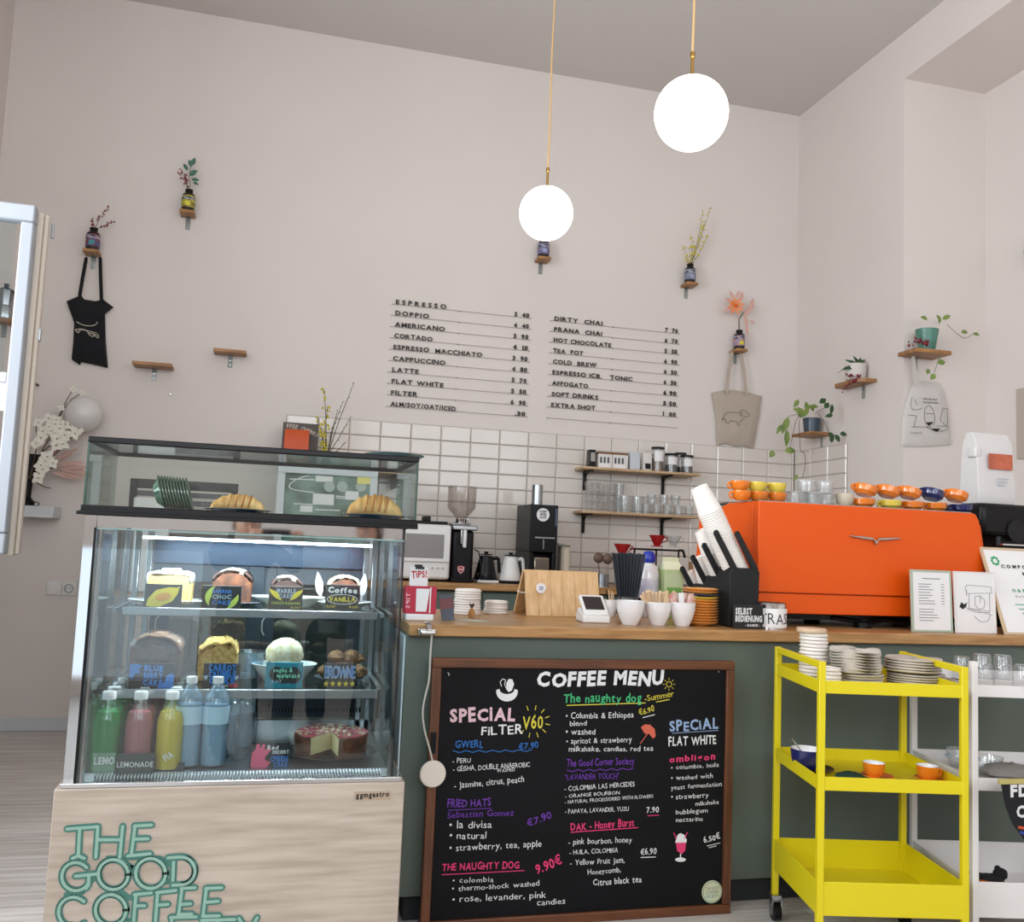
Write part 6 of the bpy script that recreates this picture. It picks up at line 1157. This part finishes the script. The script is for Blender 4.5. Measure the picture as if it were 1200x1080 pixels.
obj('badge_centre', G().prism([(c.x-.012, c.z+.008), (c.x, c.z-.014), (c.x+.012, c.z+.008), (c.x, c.z+.002)], MY-.013, MY-.0005), mat('badge_silver', '#b9aea6', .2, .9), em, .001)
# cups on the machine
mt_z = mz1+.0045
def ccup(lab, c, mt, r=.040, h=.052, tilt=0, handle=-1, grp='coloured cups on the espresso machine', inv=0):
    t = thing('coffee_cup', lab, 'cup', tuple(c), grp, local=True)
    pr = [(0, 0), (r*.62, 0), (r*.70, .004), (r*.93, h*.35), (r, h*.85), (r, h)]; ip = [(r, h), (r*.94, h), (r*.86, h*.4), (r*.55, .006), (0, .006)]
    obj('bowl', G().lathe(pr, n=26), mt, t); obj('inside', G().lathe(ip, n=26), M_white, t)
    if handle: obj('handle', G().tube([(handle*(r*.92+.018*math.sin(a)), 0, h*.5+h*.32*math.cos(a)) for a in [PI*i/7 for i in range(8)]], .0045, 8), mt, t)
    t.rotation_euler = (tilt, 0, 0) if not inv else (PI+tilt, 0, 0); return t
def mx(x, Y): return W(x, 585, Y=Y).x
Y1 = MY+.11
for i, x_ in enumerate((869, 889, 911)):
    o = ccup('orange cup at the left end of the machine top, place %s' % ('one', 'two', 'three')[i], (mx(x_, Y1), Y1, mt_z), M_orcup, .037, .038)
    o['label'] = ('leftmost', 'second', 'third')[i]+' orange cup of the lower row at the machine\'s left end'
for i, x_ in enumerate((867, 887, 910)):
    ccup(('orange cup topmost of the leftmost pile on the machine', 'yellow cup topmost of the second pile on the machine', 'yellow cup topmost of the third pile on the machine')[i], (mx(x_, Y1), Y1, mt_z+.0385), (M_orcup, M_yecup, M_yecup)[i], .037, .036)
a = glass('water_tumbler', .033, .036, .045, 'tumblers on the espresso machine', 'short clear tumbler in the lower row on the espresso machine', V((mx(932, Y1), Y1, mt_z)))
dup(a, (mx(954, Y1), Y1, mt_z)); dup(a, (mx(972, Y1), Y1+.03, mt_z)); dup(a, (mx(948, Y1+.05), Y1+.06, mt_z))
for x_ in (944, 966): dup(a, (mx(x_, Y1), Y1, mt_z+.047), 'short clear tumbler in the upper row on the espresso machine')
ccup('beige cup between the tumblers and the orange cups', (mx(990, Y1), Y1, mt_z), mat('beige_glaze', '#cdbfa8', .3), .036, .05, handle=0)
Y2 = MY+.10
row = ((1012, M_orcup, 'orange'), (1043, M_yecup, 'yellow'), (1069, M_orcup, 'orange'), (1096, M_orcup, 'orange'), (1126, M_navy, 'navy'))
top_ = ((1010, M_orcup, 'orange'), (1037, M_orcup, 'orange'), (1062, M_orcup, 'orange'), (1089, M_navy, 'navy'), (1117, M_orcup, 'orange'))
for i, (x_, m_, n_) in enumerate(row): ccup('lower %s cup in pile %s from the right group on the machine' % (n_, i), (mx(x_, Y2), Y2, mt_z), m_, .045, .034)['label'] = '%s cup at the bottom of the %s pile right of the tumblers' % (n_, ('first', 'second', 'third', 'fourth', 'fifth')[i])
for i, (x_, m_, n_) in enumerate(top_):
    o = ccup('x', (mx(x_, Y2)+.008, Y2-.0, mt_z+.035+.013), m_, .047, .036, handle=-1); o.rotation_euler = (-.08, .30, 0); o['label'] = '%s cup tilted on top of the %s pile right of the tumblers' % (n_, ('first', 'second', 'third', 'fourth', 'fifth')[i])
# black grinder at the far right with coffee bag
gx0 = W(1148, 620, Y=3.35).x; z1 = W(1160, 590, Y=3.35).z
t = thing('shop_grinder', 'black boxy grinder right of the orange machine', 'coffee grinder', (gx0+.2, 3.4, CZ)); obj('body', G().box(gx0+.06, gx0+.45, 3.32, 3.55, CZ, z1), M_black, t, .02); obj('hopper_block', G().box(gx0-.03, gx0+.46, 3.30, 3.56, z1-.14, z1-.001), M_black, t, .02); c = W(1190, 622, Y=3.3); obj('dial', G().cyl(c, c+V((0, -.008, 0)), .045, n=28), M_blackm, t); obj('chrome_edge', G().box(gx0+.05, gx0+.3, 3.275, 3.295, z1-.178, z1-.172), M_chrome, t)
c = V((W(1161, 588, Y=3.4).x, 3.42, z1+.001)); t = bag('coffee_bag', 'large white coffee bag with orange label on the black grinder', c, .185, .11, W(1161, 508, Y=3.4).z-z1, mat('bag_paper', '#d5d2d0', .6, bump=.3, bscale=14), None)
a, b = W(1160, 549, Y=3.35), W(1187, 533, Y=3.35); o = obj('bag_label', G().box(a.x, b.x, 3.352, 3.357, a.z, b.z), mat('label_coral', '#c8694c', .6, var=.3, vscale=20), t)
obj('side_flap', G().box(c.x-.105, c.x-.07, 3.37, 3.42, c.z+.20, c.z+.245), mat('bag_paper', '#d5d2d0'), t, .008)
for k in range(3): obj('printed_line', G().ribbon([(c.x-.01, 3.349, c.z+.11-.014*k), (c.x+.05-.01*k, 3.349, c.z+.11-.014*k)], .003), M_cpb, t)
# framed cards on the counter
def frame(name, lab, x0, x1, yb_, yt, lean, fr, fm, pm, Y=3.0, ft=.006):
    a, b = W(x0, yb_, Y=Y), W(x1, yb_, Y=Y); w_ = b.x-a.x; h = (W(x0, yt, Y=Y).z-CZ)/math.cos(lean); t = thing(name, lab, 'picture frame', ((a.x+b.x)/2, Y, CZ), 'framed cards on the counter', local=True); t.rotation_euler = (-lean, 0, 0)
    obj('sheet', G().box(-w_/2+fr*.8, w_/2-fr*.8, .001, .005, fr*.8, h-fr*.8), pm, t)
    for q in (G().box(-w_/2, w_/2, -.001, .009, h-fr, h), G().box(-w_/2, w_/2, -.001, .009, 0, fr), G().box(-w_/2, -w_/2+fr, -.001, .009, fr, h-fr), G().box(w_/2-fr, w_/2, -.001, .009, fr, h-fr)): obj('frame_side', q, fm, t, .001)
    return t, w_, h
M_mg = mat('mint_frame', '#aab8a4', .5); M_pf = mat('pale_wood_frame', '#c9b291', .5); M_gt = mat('grey_text', '#77757a', .7); M_grn = mat('print_green', '#1f9a62', .6)
t, w_, h = frame('framed_price_sheet', 'pale green framed price sheet before the orange machine', 1069.5, 1117, 740, 667, .05, .008, M_mg, M_paper, 3.01)
for k in range(16):
    z = h*(.86-.045*k)
    if k in (1, 10): continue
    x1 = (.30, 0, .08, .02, .12, .04, .1, .0, .14, .16, 0, .12, .1, .2, .24, .1)[k]
    obj('text_line', G().ribbon([(-w_*.32+(.1*w_ if k == 0 else 0), .0005, z), (w_*(x1-.08), .0005, z)], .0022 if k else .003), M_gt, t)
    if 0 < k < 10: obj('text_price', G().ribbon([(w_*.24, .0005, z), (w_*.31, .0005, z)], .0022), M_gt, t)
t, w_, h = frame('drawing_card', 'white card with a pencil drawing of an espresso machine', 1121, 1168.5, 741, 669, .06, .004, mat('card_edge', '#e0d8d4', .5), M_paper, 3.0)
def dl(t, w_, h, pts, wd=.0014, mt=M_gt): obj('pencil_line', G().ribbon([((x-.5)*w_, .0004, z*h) for x, z in pts], wd, n=5), mt, t)
for pts in ([(.26, .72), (.3, .78), (.9, .76), (.92, .66), (.3, .64), (.26, .72)], [(.35, .64), (.33, .4), (.85, .36), (.86, .66)], smooth([(.5, .6), (.48, .45), (.6, .38), (.72, .42), (.74, .55), (.62, .6), (.5, .6)]), [(.62, .5), (.63, .62)], [(.3, .38), (.5, .34), (.85, .34)], smooth([(.45, .28), (.6, .18), (.8, .2), (.85, .3)]), [(.28, .6), (.3, .7)], [(.2, .42), (.9, .3)]): dl(t, w_, h, pts)
obj('ink_blot', G().add([((x-.5)*w_, .0003, z*h) for x, z in ((.1, .42), (.15, .5), (.22, .46), (.3, .5), (.26, .42), (.18, .38))], [tuple(range(6))]), M_ink, t)
t, w_, h = frame('framed_notice', 'larger wooden frame with green flower logo at the right end', 1179, 1262, 741.5, 641, .38, .010, M_pf, M_paper, 2.965)
for k in range(8): a = k*PI/4; obj('logo_petal', G().add([(-w_*.34+.015*math.cos(a)+.006*math.cos(q*PI/4)*1.0, .0004, h*.84+.015*math.sin(a)+.006*math.sin(q*PI/4)) for q in range(8)], [tuple(range(8))]), M_grn, t)
text(t, 'COMPOSTA', (-w_*.28, .0002, h*.76), (w_*.30, .0002, h*.76), .014, M_ink, bold=.04); text(t, 'KAFFEE', (w_*.0, .0002, h*.68), (w_*.32, .0002, h*.68), .014, M_ink, bold=.04)
text(t, 'natural', (-w_*.22, .0002, h*.48), (w_*.2, .0002, h*.48), .02, M_grn, bold=.01); text(t, 'Kaffeesatz', (-w_*.2, .0002, h*.42), (w_*.1, .0002, h*.42), .009, M_gt)
for k in range(4): obj('text_line', G().ribbon([(-w_*.24+.01*k, .0004, h*(.34-.05*k)), (w_*.3, .0004, h*(.34-.05*k))], .003), M_grn, t)
# white puck hanging on its cord from the counter edge
c = W(507.5, 907, Y=2.885); a = W(511, 742, Y=2.90); t = thing('hanging_disc', 'round white disc hanging on a cord from the counter clamp', 'charger', tuple(c)); obj('disc', G().cyl(c+V((0, .012, 0)), c, .041, n=36), mat('disc_cream', '#d9cfc2', .4), t, .004)
obj('cord', G().tube([W(x, y, Y=2.892) for x, y in smooth([(507, 893), (503, 875), (497, 855), (494.5, 833), (499, 812), (503, 798), (504, 770), (506, 743)], 2)], .0032, 6), mat('cord_pale', '#bdb5ab', .5), t)
p = W(503, 738, Y=2.905); solo('cable_clamp', G().box(p.x-.035, p.x+.02, 2.895, 2.924, p.z-.014, p.z+.004).box(p.x-.01, p.x+.006, 2.89, 2.96, CZ, CZ+.006).box(p.x-.01, p.x+.006, 2.89, 2.924, p.z, CZ+.006).cyl((p.x-.03, 2.885, p.z-.005), (p.x+.015, 2.885, p.z-.005), .008, n=10), M_chrome, 'chrome clamp gripping the left front counter edge', 'clamp', tuple(p), bevel=.002)
# ------------------------------------------------------------------ trolleys
def cart(lab, o, mt, w_=.45, d=.41, rz=math.radians(-12), ys=(797, 812, 910, 926, 1033, 1073, 775), xr=957):
    t = thing('serving_trolley', lab, 'trolley', (o[0], o[1], 0), 'metal serving trolleys', rz, local=True); z = [W(xr, y, Y=o[1]).z for y in ys]; s_ = .020
    for x in (0, w_-s_):
        for y in (0, d-s_): obj('post', G().box(x, x+s_, y, y+s_, .075, z[6] if (mt is M_ycart or x or not y) else z[0]), mt, t, .002)
    for x in ((0, w_-s_) if mt is M_ycart else (w_-s_,)): obj('handle_rail', G().box(x+.001, x+s_-.001, s_, d-s_, z[6]-.020, z[6]-.001), mt, t, .002)
    for a, b in ((0, 1), (2, 3), (4, 5)):
        tr = obj('tray', G().box(.004, w_-.004, .004, d-.004, z[b], z[b]+.003), mt, t)
        g = [G().box(.003, w_-.003, .002, .006, z[b], z[a]), G().box(.003, w_-.003, d-.006, d-.002, z[b], z[a]), G().box(.002, .006, .003, d-.003, z[b], z[a]), G().box(w_-.006, w_-.002, .003, d-.003, z[b], z[a])]
        for q in g: obj('tray_rim', q, mt, tr, .001)
    for x in (.01, w_-.01):
        for y in (.01, d-.01):
            c = obj('caster', G().cyl((x-.012, y-.012, .028), (x+.012, y-.012, .028), .028, n=20), M_black, t); obj('fork', G().box(x-.016, x-.013, y-.025, y+.006, .02, .07).box(x+.013, x+.016, y-.025, y+.006, .02, .07).box(x-.016, x+.016, y-.02, y+.01, .066, .08), M_brush, c)
    return t, z
CO = (1.58, 2.45); yc, yz = cart('yellow metal serving trolley in front of the green counter', CO, M_ycart)
WO = (2.112, 2.45); wc, wz = cart('white metal serving trolley right of the yellow one', WO, M_wcart, ys=(802, 816, 911, 926, 1033, 1075, 775), xr=1141)
def cpos(x, y, Y, z): p = W(x, y, Y=Y); return V((p.x, Y, z))
T1, T2, T3 = yz[1]+.0035, yz[3]+.0035, yz[5]+.0035
c = cpos(953, 790, 2.72, T1); hgt = W(953, 738, Y=2.72).z-T1; n = int(hgt/.0115); lidstack('tall stack of white lids on the yellow trolley', 'white lid in the tall stack on the yellow trolley', c, n, .046, .0115, M_lid)
d_ = c+V((0, 0, (n-1)*.0115+.0115)); solo('wooden_disc', G().lathe([(0, 0), (.046, 0), (.048, .004), (.048, .010), (.045, .014), (0, .014)], (0, 0, 0), 28), mat('pale_disc', '#cdb294', .6), 'pale brown lid crowning the tall white stack', 'lid', tuple(d_+V((-.008, 0, 0))), local=True)
c = cpos(972, 795, 2.58, T1); lidstack('short stack of white lids on the yellow trolley', 'white lid in the short stack on the yellow trolley', c, 5, .036, .0115, M_lid)
M_pulp = mat('pulp_grey', '#beb5aa', .95, bump=.4, bscale=50, var=.1)
def pulp(lab, grp, c, n, w_, d, step, wav=.006, rot=0, nm='pulp_tray', rd=0):
    g = G(); N_ = 24; vs = []
    for k, (s_, z) in enumerate(((.9, 0), (1, .004), (1, step*.9), (.9, step*1.0), (.45, step*.8), (0, step*.7))):
        for i in range(N_):
            a = 2*PI*i/N_; e = .5 if not rd else 1; x = math.copysign(abs(math.cos(a))**e, math.cos(a)); y = math.copysign(abs(math.sin(a))**e, math.sin(a)); vs.append((x*w_/2*s_, y*d/2*s_, z+(wav*math.sin(a*3+k) if k > 1 else 0)))
    fs = [(k*N_+i, k*N_+(i+1) % N_, (k+1)*N_+(i+1) % N_, (k+1)*N_+i) for k in range(5) for i in range(N_)]+[tuple(range(N_))[::-1]]
    o = solo(nm, g.add(vs, fs), M_pulp, lab, 'tray', tuple(c), grp, local=True); o.rotation_euler.z = rot
    for i in range(1, n): dup(o, (c[0]+random.uniform(-.003, .003), c[1]+random.uniform(-.003, .003), c[2]+i*step), rz=rot+random.uniform(-.03, .03))
c = cpos(1006, 790, 2.62, T1); pulp('grey pulp cup tray in the wavy stack on the yellow trolley', 'wavy stack of grey pulp trays', c, 4, .135, .12, .0085, .001); pulp('upper wavy grey pulp tray on the yellow trolley', 'upper wavy pulp trays', c+V((-.012, .0, .036)), 8, .14, .12, .0088, .008)
c = cpos(1073, 790, 2.60, T1); pulp('round grey pulp plate in the lower pile on the yellow trolley', 'lower pile of pulp plates', c, 5, .185, .16, .0075, .001, rd=1, nm='pulp_plate'); pulp('round grey pulp plate in the upper pile on the yellow trolley', 'upper pile of pulp plates', c+V((-.01, 0, .043)), 5, .18, .16, .0085, .002, rd=1, nm='pulp_plate')
c = cpos(1110, 790, 2.66, T1); solo('phone', G().box(c.x-.03, c.x+.05, c.y-.02, c.y+.03, T1, T1+.01), M_black, 'flat black gadget behind the pulp plates on the trolley', 'gadget', tuple(c), bevel=.004)
# middle tray
def saucer(lab, c, r, mt): return solo('saucer', G().lathe([(0, .001), (r*.5, 0), (r, .010), (r*.97, .012), (r*.5, .004), (0, .004)], (0, 0, 0), 28), mt, lab, 'saucer', tuple(c), local=True)
c = cpos(946, 895, 2.66, T2); saucer('dark brown saucer under the blue bowl cup', c+V((.02, 0, 0)), .066, mat('saucer_brown', '#3a1e1c', .3)); o = ccup('big navy blue bowl cup with a spoon on the yellow trolley', tuple(c+V((0, 0, .0075))), M_navy, .052, .062, handle=0, grp='cups on the yellow trolley')
b = c+V((0, 0, .02)); t = thing('teaspoon', 'steel teaspoon standing in the blue bowl cup', 'spoon', tuple(b)); obj('handle', G().tube([b+V((.02, .01, 0)), b+V((-.062, -.01, .082))], .0022), M_chrome, t); obj('bowl', G().ball(b+V((.024, .01, 0)), .010, (1.4, 1, .4), 10), M_chrome, t)
c = cpos(996, 903, 2.56, T2); solo('green_cloth', G().ball(c+V((0, 0, .008)), .04, (1.2, .8, .30), 18, .14), mat('cloth_green', '#14352a', .9), 'small crumpled dark green cloth on the yellow trolley', 'cloth', tuple(c))
for x_, yy_, Yq, lab, hd in ((1024, 900, 2.55, 'left', 0), (1087, 905, 2.50, 'right', 1)):
    c = cpos(x_, yy_, Yq, T2); saucer('orange saucer under the %s orange cup on the trolley' % lab, c+V((.012, 0, 0)), .050, M_orcup); ccup('%s orange cup on the middle tray of the trolley' % lab, tuple(c+V((0, 0, .0075))), M_orcup, .033, .042, handle=hd, grp='cups on the yellow trolley')
b = cpos(1066, 905, 2.46, T2+.012); t = thing('teaspoon', 'dark teaspoon lying left of the right orange cup', 'spoon', tuple(b)); obj('handle', G().tube([b+V((-.03, .02, .004)), b+V((.02, 0, 0))], .002), M_brush, t); obj('bowl', G().ball(b+V((.026, -.002, 0)), .008, (1.5, 1, .4), 8), M_brush, t)
# white trolley contents
U1, U2, U3 = wz[1]+.0035, wz[3]+.0035, wz[5]+.0035
gg = thing('ribbed_tumbler', 'tumbler', 'glass', (0, 0, 0), 'tumblers on the white trolley', local=True)
obj('bowl', G().lathe([(.031, 0), (.030, .03), (.026, .075), (.023, .082), (0, .084)], n=24), M_tum, gg); obj('rim', G().lathe([(.031, 0), (.0322, .0015), (.031, .003)], n=24), mat('rim_glint', '#d5d3d1'), gg)
first = 1
for x_, Yg, lv, lab in ((1127, 2.78, 0, 'upturned tumbler between the two trolleys'), (1153, 2.58, 0, 'lower upturned tumbler of the first pair on the white trolley'), (1151, 2.58, 1, 'upper upturned tumbler of the first pair on the white trolley'), (1176, 2.56, 0, 'lower upturned tumbler of the second pair on the white trolley'), (1175, 2.56, 1, 'upper upturned tumbler of the second pair on the white trolley'), (1198, 2.56, 0, 'upturned tumbler cut by the right edge')):
    p = cpos(x_, 790, Yg, U1+lv*.030)
    if x_ == 1127: p.x = max(p.x, 2.18); 
    if first: gg.location = p; gg['label'] = lab; first = 0
    else: dup(gg, tuple(p), lab)
for x_, Yg, lab in ((1128, 2.72, 'left clear glass bowl on the white trolley'), (1156, 2.62, 'right patterned clear glass bowl on the white trolley')):
    c = cpos(x_, 893, Yg, U2); t = thing('glass_bowl', lab, 'bowl', tuple(c), 'glass bowls'); obj('bowl', G().lathe([(0, 0), (.036, 0), (.046, .02), (.052, .058), (.049, .058), (.043, .02), (.034, .005), (0, .005)], c, 28), M_tum, t)
    for k in range(10): a = k*PI/5; obj('leaf_etching', G().ball(c+V((math.cos(a)*.0495, math.sin(a)*.0495, .034)), .006, (1, 1, .8), 6), M_cpb, t)
c = cpos(1182, 903, 2.55, U2); solo('grey_napkin', G().ball(c+V((0, 0, .026)), .085, (1.1, .7, .30), 18, .12), mat('napkin_grey', '#8a8480', .95), 'crumpled grey napkin on the white trolley', 'cloth', tuple(c))
Yf = 2.365; P0, P1, P2, P3 = (1170, 915), (1232, 916), (1226, 955), (1204, 992)
t = thing('pennant', 'black pennant with white lettering and yellow hem hanging on the white trolley', 'pennant', tuple(W(1200, 915, Y=Yf)))
pp = [W(x, y, Y=Yf) for x, y in ((1173, 915), (1238, 916), (1232, 950), (1205, 990), (1187, 965), (1179, 945))]; obj('cloth', G().prism([(p.x, p.z) for p in pp][::-1], Yf, Yf+.003), M_black_c, t)
a, b = W(1171, 917, Y=Yf), W(1240, 917, Y=Yf); obj('hem', G().box(a.x, b.x, Yf-.003, Yf+.006, a.z-.004, a.z+.010), mat('hem_yellow', '#b9ac6a', .8), t)
text(t, 'FD', W(1184, 933, Y=Yf), W(1206, 932, Y=Yf), .034, M_chW, bold=.05); text(t, 'CO', W(1191, 957, Y=Yf), W(1214, 957, Y=Yf), .034, M_chW, bold=.04)
obj('stripe', G().ribbon([W(1194, 969, Y=Yf), W(1206, 971, Y=Yf)], .008), mat('stripe_orange', '#c8502a', .7), t); obj('stripe', G().ribbon([W(1196, 975, Y=Yf), W(1206, 978, Y=Yf)], .008), mat('stripe_blue', '#2a3f9a', .7), t)
c = cpos(1160, 1030, 2.60, U3); c2_ = cpos(1148, 1030, 2.60, U3)
t = thing('dog_figure', 'small black dog figure lying in the bottom tray of the white trolley', 'figure', tuple(c)); obj('body', G().ball(c+V((0, 0, .035)), .032, (1.6, 1, .95), 14, .06).ball(c+V((.04, 0, .062)), .020, (1.3, .9, 1), 12, .05).ball(c+V((.03, 0, .08)), .010, (1, 1, 1), 12, .06).cyl(c+V((-.02, 0, .055)), c+V((-.09, 0, .075)), .012, .005, 8), M_black_c, t)
solo('orange_lid', G().lathe([(0, 0), (.045, 0), (.035, .05), (0, .056)], (0, 0, 0), 20), M_orcup, 'orange dish beside the black dog figure', 'dish', tuple(c2_+V((-.01, -.03, 0))), local=True)
# ------------------------------------------------------------------ the two people mirrored in the case: they sit behind the camera
M_skin = mat('skin', '#c99a80', .55, sss=.1); M_hair = mat('dark_hair', '#1c1512', .6, bump=.4, bscale=120); M_lips = mat('lips', '#a5605a', .5)
def skinned(name, pts, edges, rad, mt, parent, sub=2, root=0):
    me = bpy.data.meshes.new(name); me.from_pydata([tuple(p) for p in pts], edges, []); me.materials.append(mt)
    o = bpy.data.objects.new(name, me); C.objects.link(o)
    sk = o.modifiers.new('skin', 'SKIN'); sk.use_smooth_shade = True
    if not me.skin_vertices: return o
    for i, r in enumerate(rad):
        d = me.skin_vertices[0].data[i]; d.radius = (r, r) if not isinstance(r, tuple) else r; d.use_root = (i == root)
    sb = o.modifiers.new('sub', 'SUBSURF'); sb.levels = sub; sb.render_levels = sub
    if parent: o.parent = parent
    return o
def person(lab, o, face, shirt, pants, hands, look, hair_long=False, hat=None):
    """seated figure; o = pelvis, face = head centre, hands = two wrist targets, look = direction the face points"""
    t = thing('person', lab, 'person', (o[0], o[1], 0), local=True); L_ = V((o[0], o[1], 0))
    P = lambda x, y, z: V((x, y, z))
    hd = V(face)-L_; look = V(look).normalized(); pel = P(0, 0, o[2]); ch = pel.lerp(hd, .62)+V((0, -.03, 0)); nk = hd+V((0, -.03, -.13)); side = look.cross(V((0, 0, 1))).normalized()
    pts = [pel, pel.lerp(ch, .5)+V((0, -.03, 0)), ch, nk, nk.lerp(hd, .45)]; rad = [(.15, .11), (.13, .10), (.16, .11), .055, .05]; ed = [(0, 1), (1, 2), (2, 3), (3, 4)]
    for s, hw in zip((-1, 1), hands):
        sh = ch+side*s*.18+V((0, 0, .07)); wr = V(hw)-L_; el = sh.lerp(wr, .5)+side*s*.06+V((0, .02, -.14)); k = len(pts)
        pts += [sh, el, wr.lerp(el, .08)]; rad += [.055, .042, .028]; ed += [(2, k), (k, k+1), (k+1, k+2)]
        hp = pel+side*s*.09+V((0, 0, -.01)); kn = hp+V((0, .0, -.0))+look*.42*V((1, 1, 0)).length*.7+side*s*.08; an = kn+V((0, 0, -(kn.z-.09)))-look*.05; k = len(pts)
        kn.z = hp.z+.0; an.z = .09; pts += [hp, kn, an, an+V((look.x*.16, look.y*.16, -.05))]; rad += [.09, .062, .042, .035]; ed += [(0, k), (k, k+1), (k+1, k+2), (k+2, k+3)]
    skinned('body', pts, ed, rad, shirt, t, 2)
    # trousers and shoes cover the legs
    for s in (-1, 1):
        hp = pel+side*s*.09; kn = hp+look*.42+side*s*.08; kn.z = hp.z; an = V((kn.x-look.x*.05, kn.y-look.y*.05, .10))
        skinned('trouser_leg', [hp, kn, an], [(0, 1), (1, 2)], [.10, .075, .058], pants, t, 2); skinned('shoe', [an+V((0, 0, -.05)), an+V((look.x*.2, look.y*.2, -.065))], [(0, 1)], [.045, .036], M_black, t, 2)
    # head with face
    q = Matrix.Identity(3); f_ = look; r_ = side; u_ = r_.cross(f_); B = Matrix((r_, f_, u_)).transposed()
    def hp_(x, y, z): return hd+B @ V((x, y, z))
    g = G(); n = 22; vs = []; fs = []
    for j in range(15):
        a = PI*j/14
        for i in range(n):
            b = 2*PI*i/n; x = math.sin(a)*math.cos(b)*.074; y = math.sin(a)*math.sin(b)*.094; z = math.cos(a)*.115
            if z < 0: x *= 1+z*2.4; y = y*(1+z*(1.0 if y > 0 else 3.0))
            if y > .07 and -.02 < z < .03: y -= .006
            vs.append(hp_(x, y, z))
    for j in range(14):
        for i in range(n): fs.append((j*n+i, (j+1)*n+i, (j+1)*n+(i+1) % n, j*n+(i+1) % n))
    h = obj('head', g.add(vs, fs), M_skin, t)
    obj('nose', G().add([hp_(-.012, .085, -.022), hp_(.012, .085, -.022), hp_(0, .112, -.018), hp_(0, .088, .018), hp_(0, .086, -.03)], [(0, 4, 2), (4, 1, 2), (0, 2, 3), (2, 1, 3)]), M_skin, h)
    for s in (-1, 1): obj('eye', G().ball(hp_(s*.03, .078, .008), .011, (1, .7, .7), 10), M_white, h); obj('iris', G().ball(hp_(s*.03, .085, .008), .0055, n=8), M_ink, h); obj('ear', G().ball(hp_(s*.076, -.008, 0), .022, (.35, .6, 1), 10), M_skin, h); obj('eyebrow', G().tube([hp_(s*.016, .087, .024), hp_(s*.044, .080, .026)], .003, 5), M_hair, h)
    obj('mouth', G().ball(hp_(0, .083, -.05), .02, (1, .3, .28), 12), M_lips, h)
    g = G(); vs = []; fs = []
    for j in range(11):
        a = PI*.62*j/10
        for i in range(n):
            b = 2*PI*i/n; front = math.sin(b) > .35; a2 = a*(.62 if front else 1.0+(.35 if hair_long else 0)); vs.append(hp_(math.sin(a2)*math.cos(b)*.082, -.004+math.sin(a2)*math.sin(b)*.100, .006+math.cos(a2)*.122))
    for j in range(10):
        for i in range(n): fs.append((j*n+i, (j+1)*n+i, (j+1)*n+(i+1) % n, j*n+(i+1) % n))
    obj('hair', g.add(vs, fs), M_hair, t)
    skinned('neck', [nk+V((0, 0, -.05)), hd+V((0, -.01, -.06))], [(0, 1)], [.052, .05], M_skin, t, 2)
    for s, hw in zip((-1, 1), hands):
        wr = V(hw)-L_; hv = obj('hand', G().ball(wr+V((0, .015, .0)), .036, (.9, .55, 1.1), 14), M_skin, t)
        for k in range(4):
            b = wr+V((-s*.012, .02, .028-k*.018)); L = (.062, .068, .064, .05)[k]; pts = [b, b+V((-s*L*.45, .02, 0)), b+V((-s*L*.85, .012, 0)), b+V((-s*L, -.006, 0))]
            skinned('finger', pts, [(0, 1), (1, 2), (2, 3)], [.0095, .0088, .008, .007], M_skin, hv, 1)
        b = wr+V((-s*.01, -.012, -.02)); skinned('thumb', [b, b+V((-s*.028, -.012, .012)), b+V((-s*.05, -.012, .02))], [(0, 1), (1, 2)], [.012, .010, .009], M_skin, hv, 1)
    return t
def stool(lab, x, y, z):
    t = thing('stool', lab, 'stool', (x, y, 0), 'stools of the two guests'); obj('seat', G().lathe([(0, z-.035), (.17, z-.035), (.18, z-.02), (.17, z), (0, z)], (x, y, 0), 24), M_ply, t, .003)
    for k in range(4): a = PI/4+k*PI/2; obj('leg', G().cyl((x+.11*math.cos(a), y+.11*math.sin(a), z-.036), (x+.17*math.cos(a), y+.17*math.sin(a), 0), .016, .013, 10), M_black, t)
stool('wooden stool of the guest in black', -.16, -.46, .55); stool('wooden stool of the guest in pink', .64, -.62, .55)
person('seated dark-haired person in black holding up a phone, mirrored in the display case', (-.16, -.46, .66), (-.17, -.40, 1.25), mat('shirt_black', '#15161b', .85), mat('jeans', '#2a3346', .9), [(.125, -.075, 1.185), (-.115, -.075, 1.185)][::-1], (.25, 1, -.12))
person('seated person in a pink striped shirt looking down, mirrored in the display case', (.64, -.62, .66), (.56, -.5, 1.24), mat('shirt_pink', '#c98f98', .85, col2='#a8646f', vscale=9), mat('jeans', '#2a3346'), [(.52, -.18, .93), (.84, -.22, .93)], (-.55, .7, -.35), True)
t = thing('phone', 'black phone held level in both hands, mirrored in the display case', 'phone', (0, -.03, H)); obj('case', G().box(-.076, .080, -.036, -.028, H-.038, H+.036), M_black, t, .003); obj('screen', G().box(-.070, .074, -.0375, -.0362, H-.034, H+.032), mat('phone_glass', '#101418', .05), t)
